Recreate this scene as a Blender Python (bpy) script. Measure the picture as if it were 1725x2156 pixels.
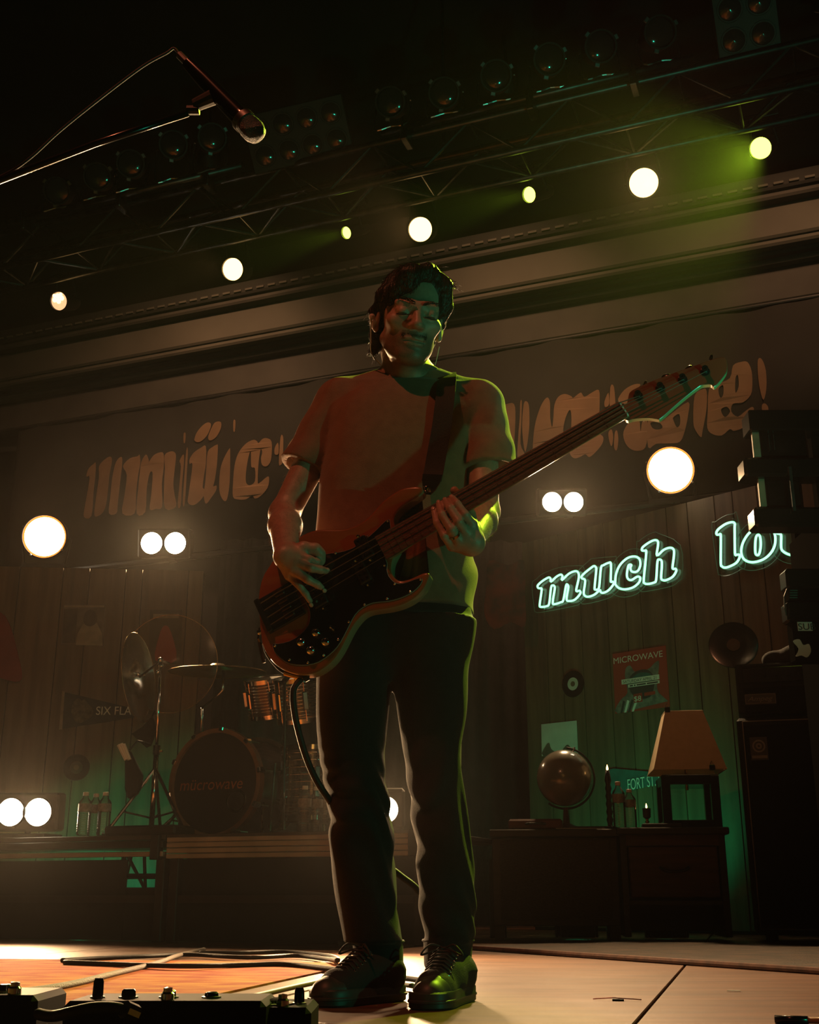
import bpy, bmesh, math, random
import numpy as np
from mathutils import Vector, Matrix

random.seed(7)
scene = bpy.context.scene
for o in list(bpy.data.objects):
    bpy.data.objects.remove(o)
C = scene.collection

# ------------------------------------------------------------------ camera
F_PX, W_PX, H_PX = 2450.0, 1725.0, 2156.0
PITCH = math.radians(18.3)
CAM = Vector((0.0, 0.0, 0.21))
cd = bpy.data.cameras.new('camera')
cd.sensor_fit = 'VERTICAL'
cd.sensor_height = 36.0
cd.lens = 36.0 * F_PX / H_PX
cd.clip_start = 0.02
cam = bpy.data.objects.new('camera', cd)
cam.location = CAM
cam.rotation_euler = (math.pi / 2 + PITCH, 0, 0)
C.objects.link(cam)
scene.camera = cam

# ------------------------------------------------------------------ world, exposure
w = bpy.data.worlds.new('hall_dark')
scene.world = w
w.use_nodes = True
w.node_tree.nodes['Background'].inputs[0].default_value = (0.0062, 0.0056, 0.0046, 1)
w.node_tree.nodes['Background'].inputs[1].default_value = 1.0
hz_ = w.node_tree.nodes.new('ShaderNodeVolumeScatter')      # thin theatrical haze everywhere
hz_.inputs['Color'].default_value = (1, 0.97, 0.92, 1)
hz_.inputs['Density'].default_value = 0.00042
hz_.inputs['Anisotropy'].default_value = 0.82
w.node_tree.links.new(hz_.outputs[0], w.node_tree.nodes['World Output'].inputs['Volume'])
scene.view_settings.view_transform = 'Standard'
scene.view_settings.look = 'None'
scene.view_settings.gamma = 1.0
scene.view_settings.use_curve_mapping = False
scene.view_settings.exposure = 0.0
cy = scene.cycles
cy.use_denoising = True
cy.max_bounces = 5
cy.diffuse_bounces = 1
cy.glossy_bounces = 2
cy.transmission_bounces = 5
cy.use_adaptive_sampling = True
cy.adaptive_threshold = 0.03
cy.transparent_max_bounces = 12
cy.volume_bounces = 0
cy.sample_clamp_indirect = 4.0
cy.caustics_reflective = False
cy.caustics_refractive = False


def spot(name, loc, target, power, color, size_deg, blend=0.3, radius=0.05, parent=None):
    l = bpy.data.lights.new(name, 'SPOT')
    l.energy = power
    l.color = color
    l.spot_size = math.radians(size_deg)
    l.spot_blend = blend
    l.shadow_soft_size = radius
    o = bpy.data.objects.new(name, l)
    o.location = loc
    d = Vector(target) - Vector(loc)
    o.rotation_euler = d.to_track_quat('-Z', 'Y').to_euler()
    C.objects.link(o)
    if parent is not None:
        o.parent = parent
        o.matrix_parent_inverse = parent.matrix_world.inverted()
        o.matrix_parent_inverse = Matrix.Translation(-ORG.get(parent.name, Vector((0, 0, 0))))
    return o


# front-of-house stage lights (hung on the audience side, over and beside the camera)
spot('front_red_spot', (-1.3, 0.5, 5.2), (0.0, 2.6, 1.15), 190, (1.0, 0.22, 0.10), 34, 0.4, 0.04)
spot('side_green_spot', (2.6, 0.7, 0.55), (0.1, 2.6, 1.05), 38, (0.03, 1.0, 0.50), 60, 0.5, 0.04)
spot('house_amber_left', (2.6, -2.0, 4.6), (-1.7, 7.8, 1.9), 400, (1.0, 0.50, 0.22), 30, 1.0, 0.1)
spot('house_amber_right', (-3.0, -2.0, 4.6), (1.7, 7.2, 2.2), 250, (1.0, 0.38, 0.17), 27, 1.0, 0.1)
spot('house_green_uplight', (1.6, 1.2, 0.1), (0.6, 6.5, 5.2), 120, (0.04, 1.0, 0.55), 62, 0.6, 0.1)

# ------------------------------------------------------------------ geometry helpers
ORG = {}
FWD = Vector((0, math.cos(PITCH), math.sin(PITCH)))
UPV = Vector((0, -math.sin(PITCH), math.cos(PITCH)))
RGT = Vector((1, 0, 0))
ANG = math.radians(21)
S = Vector((math.cos(ANG), -math.sin(ANG), 0))       # along the stage, to the right (right end is nearer)
BK = Vector((math.sin(ANG), math.cos(ANG), 0))       # upstage
UP = Vector((0, 0, 1))


def ray(px, py):
    return (RGT * ((px - W_PX / 2) / F_PX) + UPV * ((H_PX / 2 - py) / F_PX) + FWD)


def at(px, py, Y):
    d = ray(px, py)
    return CAM + d * (Y / d.y)


def on_plane(px, py, p0, n):
    d = ray(px, py)
    return CAM + d * ((Vector(p0) - CAM).dot(n) / d.dot(n))


def on_floor(px, py, z=0.0):
    d = ray(px, py)
    return CAM + d * ((z - CAM.z) / d.z)


def zoomed(x0, y0, sc):
    return lambda pts: [(x0 + x * sc, y0 + y * sc) for x, y in pts]


class MB:
    """collects geometry in world coordinates; build() links it as one mesh object"""
    def __init__(self):
        self.v, self.f = [], []

    def add(self, vs, fs):
        b = len(self.v)
        self.v += [Vector(p) for p in vs]
        self.f += [[b + i for i in f] for f in fs]
        return self

    def box(self, c, size, ex=RGT, ey=Vector((0, 1, 0)), ez=UP, bev=0.0):
        c = Vector(c); hx, hy, hz = size[0] / 2, size[1] / 2, size[2] / 2
        if bev <= 0:
            vs = [c + ex * (sx * hx) + ey * (sy * hy) + ez * (sz * hz)
                  for sz in (-1, 1) for sy in (-1, 1) for sx in (-1, 1)]
            return self.add(vs, [(0, 2, 3, 1), (4, 5, 7, 6), (0, 1, 5, 4), (2, 6, 7, 3), (0, 4, 6, 2), (1, 3, 7, 5)])
        vs = []
        for sz in (-1, 1):
            for sy in (-1, 1):
                for sx in (-1, 1):
                    vs.append(c + ex * (sx * (hx - bev)) + ey * (sy * (hy - bev)) + ez * (sz * hz))
                    vs.append(c + ex * (sx * hx) + ey * (sy * (hy - bev)) + ez * (sz * (hz - bev)))
                    vs.append(c + ex * (sx * (hx - bev)) + ey * (sy * hy) + ez * (sz * (hz - bev)))
        def i(sx, sy, sz, k): return ((sz * 2 + sy) * 2 + sx) * 3 + k
        fs = []
        for s in (0, 1):
            fs.append([i(0, 0, s, 0), i(1, 0, s, 0), i(1, 1, s, 0), i(0, 1, s, 0)])
            fs.append([i(s, 0, 0, 1), i(s, 1, 0, 1), i(s, 1, 1, 1), i(s, 0, 1, 1)])
            fs.append([i(0, s, 0, 2), i(1, s, 0, 2), i(1, s, 1, 2), i(0, s, 1, 2)])
        for a in (0, 1):
            for b in (0, 1):
                fs.append([i(0, a, b, 0), i(1, a, b, 0), i(1, a, b, 2), i(0, a, b, 2)])
                fs.append([i(a, 0, b, 0), i(a, 1, b, 0), i(a, 1, b, 1), i(a, 0, b, 1)])
                fs.append([i(a, b, 0, 1), i(a, b, 1, 1), i(a, b, 1, 2), i(a, b, 0, 2)])
                for c2 in (0, 1):
                    fs.append([i(a, b, c2, 0), i(a, b, c2, 1), i(a, b, c2, 2)])
        return self.add(vs, fs)

    def cyl(self, p0, p1, r0, r1=None, n=16, caps=True):
        p0, p1 = Vector(p0), Vector(p1)
        r1 = r0 if r1 is None else r1
        ax = (p1 - p0).normalized()
        u = ax.orthogonal().normalized(); v = ax.cross(u)
        vs = []
        for p, r in ((p0, r0), (p1, r1)):
            for i in range(n):
                a = 2 * math.pi * i / n
                vs.append(p + (u * math.cos(a) + v * math.sin(a)) * r)
        fs = [(i, (i + 1) % n, n + (i + 1) % n, n + i) for i in range(n)]
        if caps:
            fs += [list(range(n))[::-1], list(range(n, 2 * n))]
        return self.add(vs, fs)

    def lathe(self, p0, axis, prof, n=24):
        """prof: list of (distance along axis, radius)"""
        p0 = Vector(p0); ax = Vector(axis).normalized()
        u = ax.orthogonal().normalized(); v = ax.cross(u)
        vs, fs = [], []
        for h, r in prof:
            for i in range(n):
                a = 2 * math.pi * i / n
                vs.append(p0 + ax * h + (u * math.cos(a) + v * math.sin(a)) * max(r, 1e-5))
        for k in range(len(prof) - 1):
            for i in range(n):
                j = (i + 1) % n
                fs.append((k * n + i, k * n + j, (k + 1) * n + j, (k + 1) * n + i))
        return self.add(vs, fs)

    def tube(self, pts, r, n=8, caps=True):
        pts = [Vector(p) for p in pts]
        rs = r if isinstance(r, (list, tuple)) else [r] * len(pts)
        m = len(pts)
        t0 = (pts[1] - pts[0]).normalized()
        u = t0.orthogonal().normalized()
        vs, fs = [], []
        for k, p in enumerate(pts):
            t = (pts[min(k + 1, m - 1)] - pts[max(k - 1, 0)])
            t = t.normalized() if t.length > 1e-9 else t0
            u = (u - t * u.dot(t))
            u = u.normalized() if u.length > 1e-6 else t.orthogonal().normalized()
            v = t.cross(u)
            for i in range(n):
                a = 2 * math.pi * i / n
                vs.append(p + (u * math.cos(a) + v * math.sin(a)) * rs[k])
        for k in range(m - 1):
            for i in range(n):
                j = (i + 1) % n
                fs.append((k * n + i, k * n + j, (k + 1) * n + j, (k + 1) * n + i))
        if caps:
            fs += [list(range(n))[::-1], list(range((m - 1) * n, m * n))]
        return self.add(vs, fs)

    def loop(self, pts, r, n=6):
        pts = [Vector(p) for p in pts]
        return self.tube(pts + [pts[0], pts[1]], r, n, caps=False)

    def ball(self, c, r, ex=RGT, ey=Vector((0, 1, 0)), ez=UP, nu=16, nv=10):
        c = Vector(c)
        rx, ry, rz = r if isinstance(r, (tuple, list)) else (r, r, r)
        vs = [c + ez * rz]
        for j in range(1, nv):
            th = math.pi * j / nv
            for i in range(nu):
                a = 2 * math.pi * i / nu
                vs.append(c + ex * (rx * math.sin(th) * math.cos(a)) + ey * (ry * math.sin(th) * math.sin(a)) + ez * (rz * math.cos(th)))
        vs.append(c - ez * rz)
        fs = [(0, 1 + i, 1 + (i + 1) % nu) for i in range(nu)]
        for j in range(nv - 2):
            for i in range(nu):
                k = (i + 1) % nu
                fs.append((1 + j * nu + i, 1 + (j + 1) * nu + i, 1 + (j + 1) * nu + k, 1 + j * nu + k))
        last = len(vs) - 1
        fs += [(last, 1 + (nv - 2) * nu + (i + 1) % nu, 1 + (nv - 2) * nu + i) for i in range(nu)]
        return self.add(vs, fs)

    def prism(self, poly, n, t):
        """poly: world points of the front face; extruded by t against n (n points to the viewer)"""
        poly = [Vector(p) for p in poly]
        n = Vector(n).normalized()
        nrm = Vector((0, 0, 0))
        for i in range(len(poly)):
            nrm += poly[i].cross(poly[(i + 1) % len(poly)])
        if nrm.dot(n) < 0:
            poly = poly[::-1]
        m = len(poly)
        vs = poly + [p - n * t for p in poly]
        fs = [list(range(m)), list(range(m, 2 * m))[::-1]]
        fs += [(i, m + i, m + (i + 1) % m, (i + 1) % m) for i in range(m)]
        return self.add(vs, fs)

    def build(self, name, mat, parent=None, smooth=False, bevel=0.0, auto=None):
        if parent is None:
            org = sum(self.v, Vector((0, 0, 0))) / max(1, len(self.v))
            org.z = min(p.z for p in self.v)
            ofs = org
        else:
            ofs = ORG[parent.name]
            org = ofs
        me = bpy.data.meshes.new(name)
        me.from_pydata([(p - ofs)[:] for p in self.v], [], self.f)
        bm = bmesh.new(); bm.from_mesh(me)
        bmesh.ops.recalc_face_normals(bm, faces=bm.faces)
        bm.to_mesh(me); bm.free()
        o = bpy.data.objects.new(name, me)
        C.objects.link(o)
        if parent is None:
            o.location = org
        else:
            o.parent = parent
        ORG[o.name] = ofs
        me.materials.append(mat)
        if smooth:
            me.polygons.foreach_set('use_smooth', [True] * len(me.polygons))
        if bevel:
            md = o.modifiers.new('bevel', 'BEVEL'); md.width = bevel; md.segments = 2; md.limit_method = 'ANGLE'
        if auto is not None:
            try:
                me.set_sharp_from_angle(angle=math.radians(auto))
            except Exception:
                pass
        return o


def tag(o, label, cat, group=None, kind=None):
    o['label'] = label
    if cat: o['category'] = cat
    if group: o['group'] = group
    if kind: o['kind'] = kind
    return o


def thing(name, loc, label, cat, group=None):
    o = bpy.data.objects.new(name, None)
    o.empty_display_size = 0.05
    o.location = loc
    C.objects.link(o)
    ORG[o.name] = Vector(loc)
    return tag(o, label, cat, group)


def structure(o, label=None):
    o['kind'] = 'structure'
    if label: o['label'] = label
    return o


def smooth_path(pts, sub=8, closed=False):
    """Catmull-Rom through points (any dimension)"""
    P = [np.array(p, float) for p in pts]
    n = len(P); out = []
    rng = range(n) if closed else range(n - 1)
    for i in rng:
        if closed:
            p0, p1, p2, p3 = P[(i - 1) % n], P[i], P[(i + 1) % n], P[(i + 2) % n]
        else:
            p0, p1, p2, p3 = P[max(i - 1, 0)], P[i], P[i + 1], P[min(i + 2, n - 1)]
        for s in range(sub):
            t = s / sub
            out.append(0.5 * ((2 * p1) + (-p0 + p2) * t + (2 * p0 - 5 * p1 + 4 * p2 - p3) * t * t + (-p0 + 3 * p1 - 3 * p2 + p3) * t ** 3))
    if not closed:
        out.append(P[-1])
    return [tuple(p) for p in out]


# ------------------------------------------------------------------ materials
def mat(name, col, rough=0.6, metal=0.0, var=0.0, scale=8.0, bump=0.0, bscale=None, col2=None, emit=None, estr=0.0,
        trans=0.0, alpha=1.0, spec=0.5, ior=1.45, stretch=None, coat=0.0, sheen=0.0, sss=0.0):
    m = bpy.data.materials.new(name)
    m.use_nodes = True
    nt = m.node_tree
    b = nt.nodes['Principled BSDF']
    b.inputs['Base Color'].default_value = (*col, 1)
    b.inputs['Roughness'].default_value = rough
    b.inputs['Metallic'].default_value = metal
    b.inputs['IOR'].default_value = ior
    b.inputs['Specular IOR Level'].default_value = spec
    b.inputs['Transmission Weight'].default_value = trans
    b.inputs['Alpha'].default_value = alpha
    b.inputs['Coat Weight'].default_value = coat
    if sheen: b.inputs['Sheen Weight'].default_value = sheen
    if sss:
        b.inputs['Subsurface Weight'].default_value = sss
        b.inputs['Subsurface Radius'].default_value = (0.012, 0.004, 0.002)
        b.inputs['Subsurface Scale'].default_value = 1.0
    if emit:
        b.inputs['Emission Color'].default_value = (*emit, 1)
        b.inputs['Emission Strength'].default_value = estr
    if var or bump or col2:
        tc = nt.nodes.new('ShaderNodeTexCoord')
        mp = nt.nodes.new('ShaderNodeMapping')
        nt.links.new(tc.outputs['Object'], mp.inputs['Vector'])
        if stretch: mp.inputs['Scale'].default_value = stretch
        nz = nt.nodes.new('ShaderNodeTexNoise')
        nz.inputs['Scale'].default_value = scale
        nz.inputs['Detail'].default_value = 6
        nt.links.new(mp.outputs['Vector'], nz.inputs['Vector'])
        if var or col2:
            mx = nt.nodes.new('ShaderNodeMix'); mx.data_type = 'RGBA'
            c2 = col2 if col2 else tuple(max(0, c * (1 - var)) for c in col)
            mx.inputs[6].default_value = (*col, 1)
            mx.inputs[7].default_value = (*c2, 1)
            cr = nt.nodes.new('ShaderNodeMapRange')
            cr.inputs[1].default_value = 0.35; cr.inputs[2].default_value = 0.65
            nt.links.new(nz.outputs['Fac'], cr.inputs[0])
            nt.links.new(cr.outputs[0], mx.inputs[0])
            nt.links.new(mx.outputs[2], b.inputs['Base Color'])
        if bump:
            nb = nz
            if bscale:
                nb = nt.nodes.new('ShaderNodeTexNoise')
                nb.inputs['Scale'].default_value = bscale
                nb.inputs['Detail'].default_value = 4
                nt.links.new(mp.outputs['Vector'], nb.inputs['Vector'])
            bp = nt.nodes.new('ShaderNodeBump')
            bp.inputs['Strength'].default_value = bump
            bp.inputs['Distance'].default_value = 0.01
            nt.links.new(nb.outputs['Fac'], bp.inputs['Height'])
            nt.links.new(bp.outputs['Normal'], b.inputs['Normal'])
    return m


M = {}
M['black'] = mat('black_paint', (0.012, 0.012, 0.012), 0.55, var=0.4, scale=20)
M['case_black'] = mat('case_black', (0.006, 0.006, 0.006), 0.9, spec=0.0)
M['black_gloss'] = mat('black_gloss', (0.008, 0.008, 0.008), 0.18)
M['black_cloth'] = mat('black_cloth', (0.014, 0.013, 0.012), 0.95, var=0.4, scale=6, bump=0.3, bscale=40)
M['black_rubber'] = mat('black_rubber', (0.01, 0.01, 0.01), 0.6, bump=0.1, scale=60)
M['chrome'] = mat('chrome', (0.75, 0.75, 0.75), 0.12, 1.0)
M['steel'] = mat('steel', (0.5, 0.5, 0.5), 0.3, 1.0, var=0.2, scale=30)
M['alu'] = mat('aluminium_tube', (0.16, 0.165, 0.165), 0.42, 1.0, var=0.35, scale=12)
M['white_paint'] = mat('white_paint', (0.55, 0.50, 0.42), 0.6, var=0.15, scale=5)
def thin_clear(name, tint, refl=0.06, rough=0.08, body=0.0, bodycol=(0.5, 0.5, 0.5)):
    """thin clear plastic: lets light straight through, reflects more at grazing angles"""
    m = bpy.data.materials.new(name); m.use_nodes = True
    nt = m.node_tree; nt.nodes.remove(nt.nodes['Principled BSDF'])
    t = nt.nodes.new('ShaderNodeBsdfTransparent'); t.inputs[0].default_value = (*tint, 1)
    g = nt.nodes.new('ShaderNodeBsdfGlossy'); g.inputs['Roughness'].default_value = rough; g.inputs['Color'].default_value = (0.9, 0.9, 0.9, 1)
    fr = nt.nodes.new('ShaderNodeFresnel'); fr.inputs[0].default_value = 1.4
    ad = nt.nodes.new('ShaderNodeMath'); ad.operation = 'ADD'; ad.inputs[1].default_value = refl; ad.use_clamp = True
    nt.links.new(fr.outputs[0], ad.inputs[0])
    mx = nt.nodes.new('ShaderNodeMixShader'); nt.links.new(ad.outputs[0], mx.inputs[0]); nt.links.new(t.outputs[0], mx.inputs[1]); nt.links.new(g.outputs[0], mx.inputs[2])
    out = mx
    if body:
        d = nt.nodes.new('ShaderNodeBsdfDiffuse'); d.inputs[0].default_value = (*bodycol, 1)
        m2 = nt.nodes.new('ShaderNodeMixShader'); m2.inputs[0].default_value = body
        nt.links.new(mx.outputs[0], m2.inputs[1]); nt.links.new(d.outputs[0], m2.inputs[2]); out = m2
    nt.links.new(out.outputs[0], nt.nodes['Material Output'].inputs['Surface'])
    return m
M['clear'] = thin_clear('clear_plastic', (0.95, 0.95, 0.95))
M['paper'] = mat('paper', (0.55, 0.53, 0.47), 0.8, var=0.15, scale=9)
M['print_dark'] = mat('print_dark', (0.03, 0.03, 0.03), 0.6)
M['print_white'] = mat('print_white', (0.6, 0.58, 0.52), 0.6)
M['print_red'] = mat('print_red', (0.32, 0.035, 0.02), 0.6)


def text_mesh(txt, p0, ex, ey, height, mat_, name, parent, n, lift=0.002, shear=0.0, width=None, thick=0.0006):
    """flat lettering lying on a surface: p0 = left baseline point, ex/ey = writing and up direction"""
    cu = bpy.data.curves.new(name, 'FONT')
    cu.body = txt
    cu.size = 1.0
    cu.shear = shear
    to = bpy.data.objects.new(name, cu)
    C.objects.link(to)
    dg = bpy.context.evaluated_depsgraph_get()
    me = to.evaluated_get(dg).to_mesh()
    vs = [v.co.copy() for v in me.vertices]
    fs = [list(p.vertices) for p in me.polygons]
    to.evaluated_get(dg).to_mesh_clear()
    bpy.data.objects.remove(to); bpy.data.curves.remove(cu)
    xs = [v.x for v in vs]; ys = [v.y for v in vs]
    sy = height / 0.72
    sx = sy if width is None else width / (max(xs) - min(xs))
    x0 = min(xs)
    mb = MB()
    n = Vector(n).normalized()
    mb.add([Vector(p0) + ex * ((v.x - x0) * sx) + ey * (v.y * sy) + n * lift for v in vs], fs)
    return mb.build(name, mat_, parent)


def fill_polys(loops):
    """2-D loops (outlines and holes) -> filled verts, faces"""
    cu = bpy.data.curves.new('fill', 'CURVE'); cu.dimensions = '2D'; cu.fill_mode = 'BOTH'
    for lp in loops:
        sp = cu.splines.new('POLY'); sp.points.add(len(lp) - 1)
        for i, (x, y) in enumerate(lp): sp.points[i].co = (x, y, 0, 1)
        sp.use_cyclic_u = True
    o = bpy.data.objects.new('fill', cu); C.objects.link(o)
    dg = bpy.context.evaluated_depsgraph_get()
    me = o.evaluated_get(dg).to_mesh()
    vs = [(v.co.x, v.co.y) for v in me.vertices]; fs = [list(p.vertices) for p in me.polygons]
    o.evaluated_get(dg).to_mesh_clear()
    bpy.data.objects.remove(o); bpy.data.curves.remove(cu)
    return vs, fs


def dup(o, parent=None):
    c = o.copy(); C.objects.link(c); c.parent = parent
    ORG[c.name] = ORG[o.name]
    for ch in list(o.children):
        dup(ch, c)
    return c
# ================================================================== the setting
# --- floor: large plywood sheets with open seams
def floor_material():
    m = mat('stage_ply', (0.16, 0.078, 0.042), 0.42, spec=0.07, var=0.45, scale=3.0, bump=0.12, bscale=60, stretch=(1, 6, 1))
    nt = m.node_tree; b = nt.nodes['Principled BSDF']
    nz = nt.nodes.new('ShaderNodeTexNoise'); nz.inputs['Scale'].default_value = 5.0; nz.inputs['Detail'].default_value = 8
    tc = nt.nodes.new('ShaderNodeTexCoord')
    nt.links.new(tc.outputs['Object'], nz.inputs['Vector'])
    mr = nt.nodes.new('ShaderNodeMapRange'); mr.inputs[3].default_value = 0.34; mr.inputs[4].default_value = 0.60
    nt.links.new(nz.outputs['Fac'], mr.inputs[0]); nt.links.new(mr.outputs[0], b.inputs['Roughness'])
    return m
M['floor'] = floor_material()
M['gap'] = mat('seam_dark', (0.008, 0.007, 0.006), 0.9)
fb = MB()
fb.box((0.2, 6.0, -0.06), (16, 18, 0.1))
floor = fb.build('floor', M['gap'])
structure(floor, 'worn brown plywood stage floor')
# seams follow the visible joint running towards the camera right of the shoes
a, b_ = on_floor(1414, 2066), on_floor(1336, 2156)
dj = (a - b_).normalized(); ej = Vector((dj.y, -dj.x, 0))
for i in range(-4, 5):
    for j in range(-2, 5):
        c = a + ej * ((i + 0.5) * 1.22) + dj * (j * 2.44 - 0.04)
        if -7 < c.x < 7.6 and -2.4 < c.y < 14:
            MB().box((c.x, c.y, -0.006), (1.214, 2.434, 0.012), ej, dj, UP, bev=0.002).build('floor_sheet', M['floor'], floor)

# --- black box of the stage house
M['house'] = mat('house_black', (0.02, 0.019, 0.017), 0.9, var=0.3, scale=2)
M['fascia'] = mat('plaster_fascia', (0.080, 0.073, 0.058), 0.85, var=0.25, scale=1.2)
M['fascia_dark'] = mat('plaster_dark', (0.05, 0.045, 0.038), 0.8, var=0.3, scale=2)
BACK0 = at(862, 765, 10.9)      # point on the back wall, at the banner's top edge
NF = -BK                         # faces the audience
wb = MB()
cb = BACK0 + BK * 0.25
wb.box((cb.x, cb.y, 3.6), (17, 0.12, 7.4), S, BK, UP)
wall_back = structure(wb.build('wall_back', M['house']), 'dark rear wall of the stage')


def zline(px, py, off=0.0):
    return on_plane(px, py, BACK0 - BK * off, NF).z


def band(name, py_top, py_bot, off, thick, m, struct_name=True):
    """long horizontal band on the rear wall, between two pixel heights at the picture's middle"""
    z1, z0 = zline(862, py_top, off), zline(862, py_bot, off)
    c = BACK0 - BK * (off - thick / 2)
    o = MB().box((c.x, c.y, (z0 + z1) / 2), (16.5, thick, z1 - z0), S, BK, UP, bev=min(0.02, (z1 - z0) / 4)).build(name, m)
    return structure(o)


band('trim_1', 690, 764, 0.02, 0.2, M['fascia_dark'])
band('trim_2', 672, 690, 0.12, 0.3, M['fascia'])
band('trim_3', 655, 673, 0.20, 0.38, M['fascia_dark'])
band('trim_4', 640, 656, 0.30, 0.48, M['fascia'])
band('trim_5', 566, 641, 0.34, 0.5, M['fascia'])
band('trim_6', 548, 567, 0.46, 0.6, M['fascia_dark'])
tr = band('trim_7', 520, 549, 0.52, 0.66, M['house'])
# perforated track: a row of short slots along the beam
zt = zline(862, 541, 0.53)
for k in range(-60, 60):
    c = BACK0 - BK * 0.535 + S * (k * 0.135)
    MB().box((c.x, c.y, zt), (0.085, 0.012, 0.022), S, BK, UP).build('slot', M['fascia'], tr)
ceil = MB().box((0.5, 7.0, 7.35), (18, 17, 0.1)).build('ceiling', M['house'])
structure(ceil, 'black ceiling above the rig')
for sx, nm in ((-7.9, 'wall_left'), (8.3, 'wall_right')):
    structure(MB().box((sx, 6.0, 3.6), (0.1, 17, 7.4)).build(nm, M['black_cloth']), 'black side drape wall')

# --- the two wood-panelled flats of the stage set
M['panel'] = mat('wood_panel', (0.135, 0.085, 0.046), 0.6, var=0.4, scale=2.2, bump=0.08, bscale=25, stretch=(7, 7, 0.6))
M['panel2'] = mat('wood_panel_b', (0.115, 0.072, 0.040), 0.6, var=0.4, scale=2.6, bump=0.08, bscale=25, stretch=(7, 7, 0.6))
FL_ANG = math.radians(-5)
FLS = Vector((math.cos(FL_ANG), -math.sin(FL_ANG), 0)); FLN = Vector((-math.sin(FL_ANG), -math.cos(FL_ANG), 0))
FL0 = at(160, 1615, 8.2)
FR_ANG = math.radians(43)
FRS = Vector((math.cos(FR_ANG), -math.sin(FR_ANG), 0)); FRN = Vector((-math.sin(FR_ANG), -math.cos(FR_ANG), 0))
FR0 = at(1207, 1440, 8.0)


def on_left(px, py, lift=0.0):
    return on_plane(px, py, FL0 + FLN * lift, FLN)


def on_right(px, py, lift=0.0):
    return on_plane(px, py, FR0 + FRN * lift, FRN)


def flat(name, p_start, p_end, s, n, ztop_fn, widths, label):
    L = (p_end - p_start).dot(s)
    c = p_start + s * (L / 2) - n * 0.05
    zt = max(ztop_fn(0), ztop_fn(L))
    root = MB().box((c.x, c.y, (ztop_fn(L / 2) - 0.012) / 2), (L, 0.06, ztop_fn(L / 2) - 0.012), s, -n, UP).build(name, M['gap'])
    structure(root, label)
    t = 0.0; i = 0
    while t < L - 0.02:
        wd = min(widths[i % len(widths)], L - t)
        a0 = p_start + s * (t + 0.004); a1 = p_start + s * (t + wd - 0.004)
        z0 = 0.02
        poly = [Vector((a0.x, a0.y, z0)), Vector((a1.x, a1.y, z0)), Vector((a1.x, a1.y, ztop_fn(t + wd))), Vector((a0.x, a0.y, ztop_fn(t)))]
        MB().prism(poly, n, 0.018).build('plank', M['panel'] if i % 3 else M['panel2'], root)
        t += wd; i += 1
    return root


WID = [0.235, 0.15, 0.31, 0.19, 0.26, 0.12, 0.33]
pl0, pl1 = on_left(-110, 1500), on_left(418, 1400)
zl = on_left(200, 1197).z
flat('wall_set_left', Vector((pl0.x, pl0.y, 0)), Vector((pl1.x, pl1.y, 0)), FLS, FLN, lambda t: zl, WID,
     'wood-panelled set wall behind the drum kit')
pr0, pr1 = on_right(1106, 1400), on_right(1800, 1300)
zr = on_right(1350, 1082).z
wall_set_right = flat('wall_set_right', Vector((pr0.x, pr0.y, 0)), Vector((pr1.x, pr1.y, 0)), FRS, FRN, lambda t: zr,
     [0.2, 0.13, 0.17, 0.22, 0.15, 0.115, 0.24, 0.16], 'wood-panelled set wall carrying the green neon sign')
# narrow panelled return strip beside the left flat, then black masking curtain between the flats
mz = MB()
m0, m1 = on_left(425, 1400) , on_right(1100, 1400)
q0, q1 = Vector((m0.x, m0.y + 0.55, 0)), Vector((m1.x + 0.25, m1.y + 0.6, 0))
N = 60; sag = []
for i in range(N + 1):
    t = i / N
    p = q0.lerp(q1, t) + Vector((0, 0.035 * math.sin(i * 1.9) + 0.02 * math.sin(i * 0.7), 0))
    sag.append(p)
vs = [Vector((p.x, p.y, z)) for z in (0.01, 2.9) for p in sag]
fs = [(i, i + 1, N + 2 + i, N + 1 + i) for i in range(N)]
mz.add(vs, fs)
cur = mz.build('masking_curtain', M['black_cloth'], smooth=True)
md = cur.modifiers.new('thick', 'SOLIDIFY'); md.thickness = 0.006
tag(cur, 'black pleated masking curtain between the two wood-panelled set walls', 'curtain')

# --- banner: black cloth with broken tan lettering, hung below the rear fascia
BAN = BACK0 - BK * 0.06


def on_ban(px, py, lift=0.0):
    return on_plane(px, py, BAN + NF * lift, NF)


zt_b, zb_b = on_ban(862, 767).z, on_ban(862, 1110).z
bl, br = (on_ban(40, 900) - BAN).dot(S), (on_ban(1790, 900) - BAN).dot(S)
def ripple(t):
    return 0.010 * math.sin(t * 5.1) + 0.007 * math.sin(t * 12.3 + 1)
bm_ = MB(); N = 160
vs = []
for z in (zb_b, zt_b):
    for i in range(N + 1):
        t = bl + (br - bl) * i / N
        p = BAN + S * t
        vs.append(Vector((p.x, p.y, z)) + NF * ripple(t))
bm_.add(vs, [(i, i + 1, N + 2 + i, N + 1 + i) for i in range(N)])
M['banner'] = mat('banner_black', (0.013, 0.012, 0.010), 0.9, var=0.3, scale=2)
M['banner_ink'] = mat('banner_tan_ink', (0.20, 0.115, 0.062), 0.85, var=0.25, scale=3)
org = BAN.copy(); org.z = zb_b
ban = thing('banner', org, 'long black stage banner with broken tan lettering hung below the fascia', 'banner')
bo = bm_.build('cloth', M['banner'], ban, smooth=True)
md = bo.modifiers.new('thick', 'SOLIDIFY'); md.thickness = 0.004
MB().cyl(BAN + S * bl + UP * (zt_b - BAN.z), BAN + S * br + UP * (zt_b - BAN.z), 0.02, n=10).build('hanging_bar', M['black'], ban)
Z8 = zoomed(160, 850, 520 / 1725); Z7 = zoomed(1060, 720, 580 / 1725)
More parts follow.
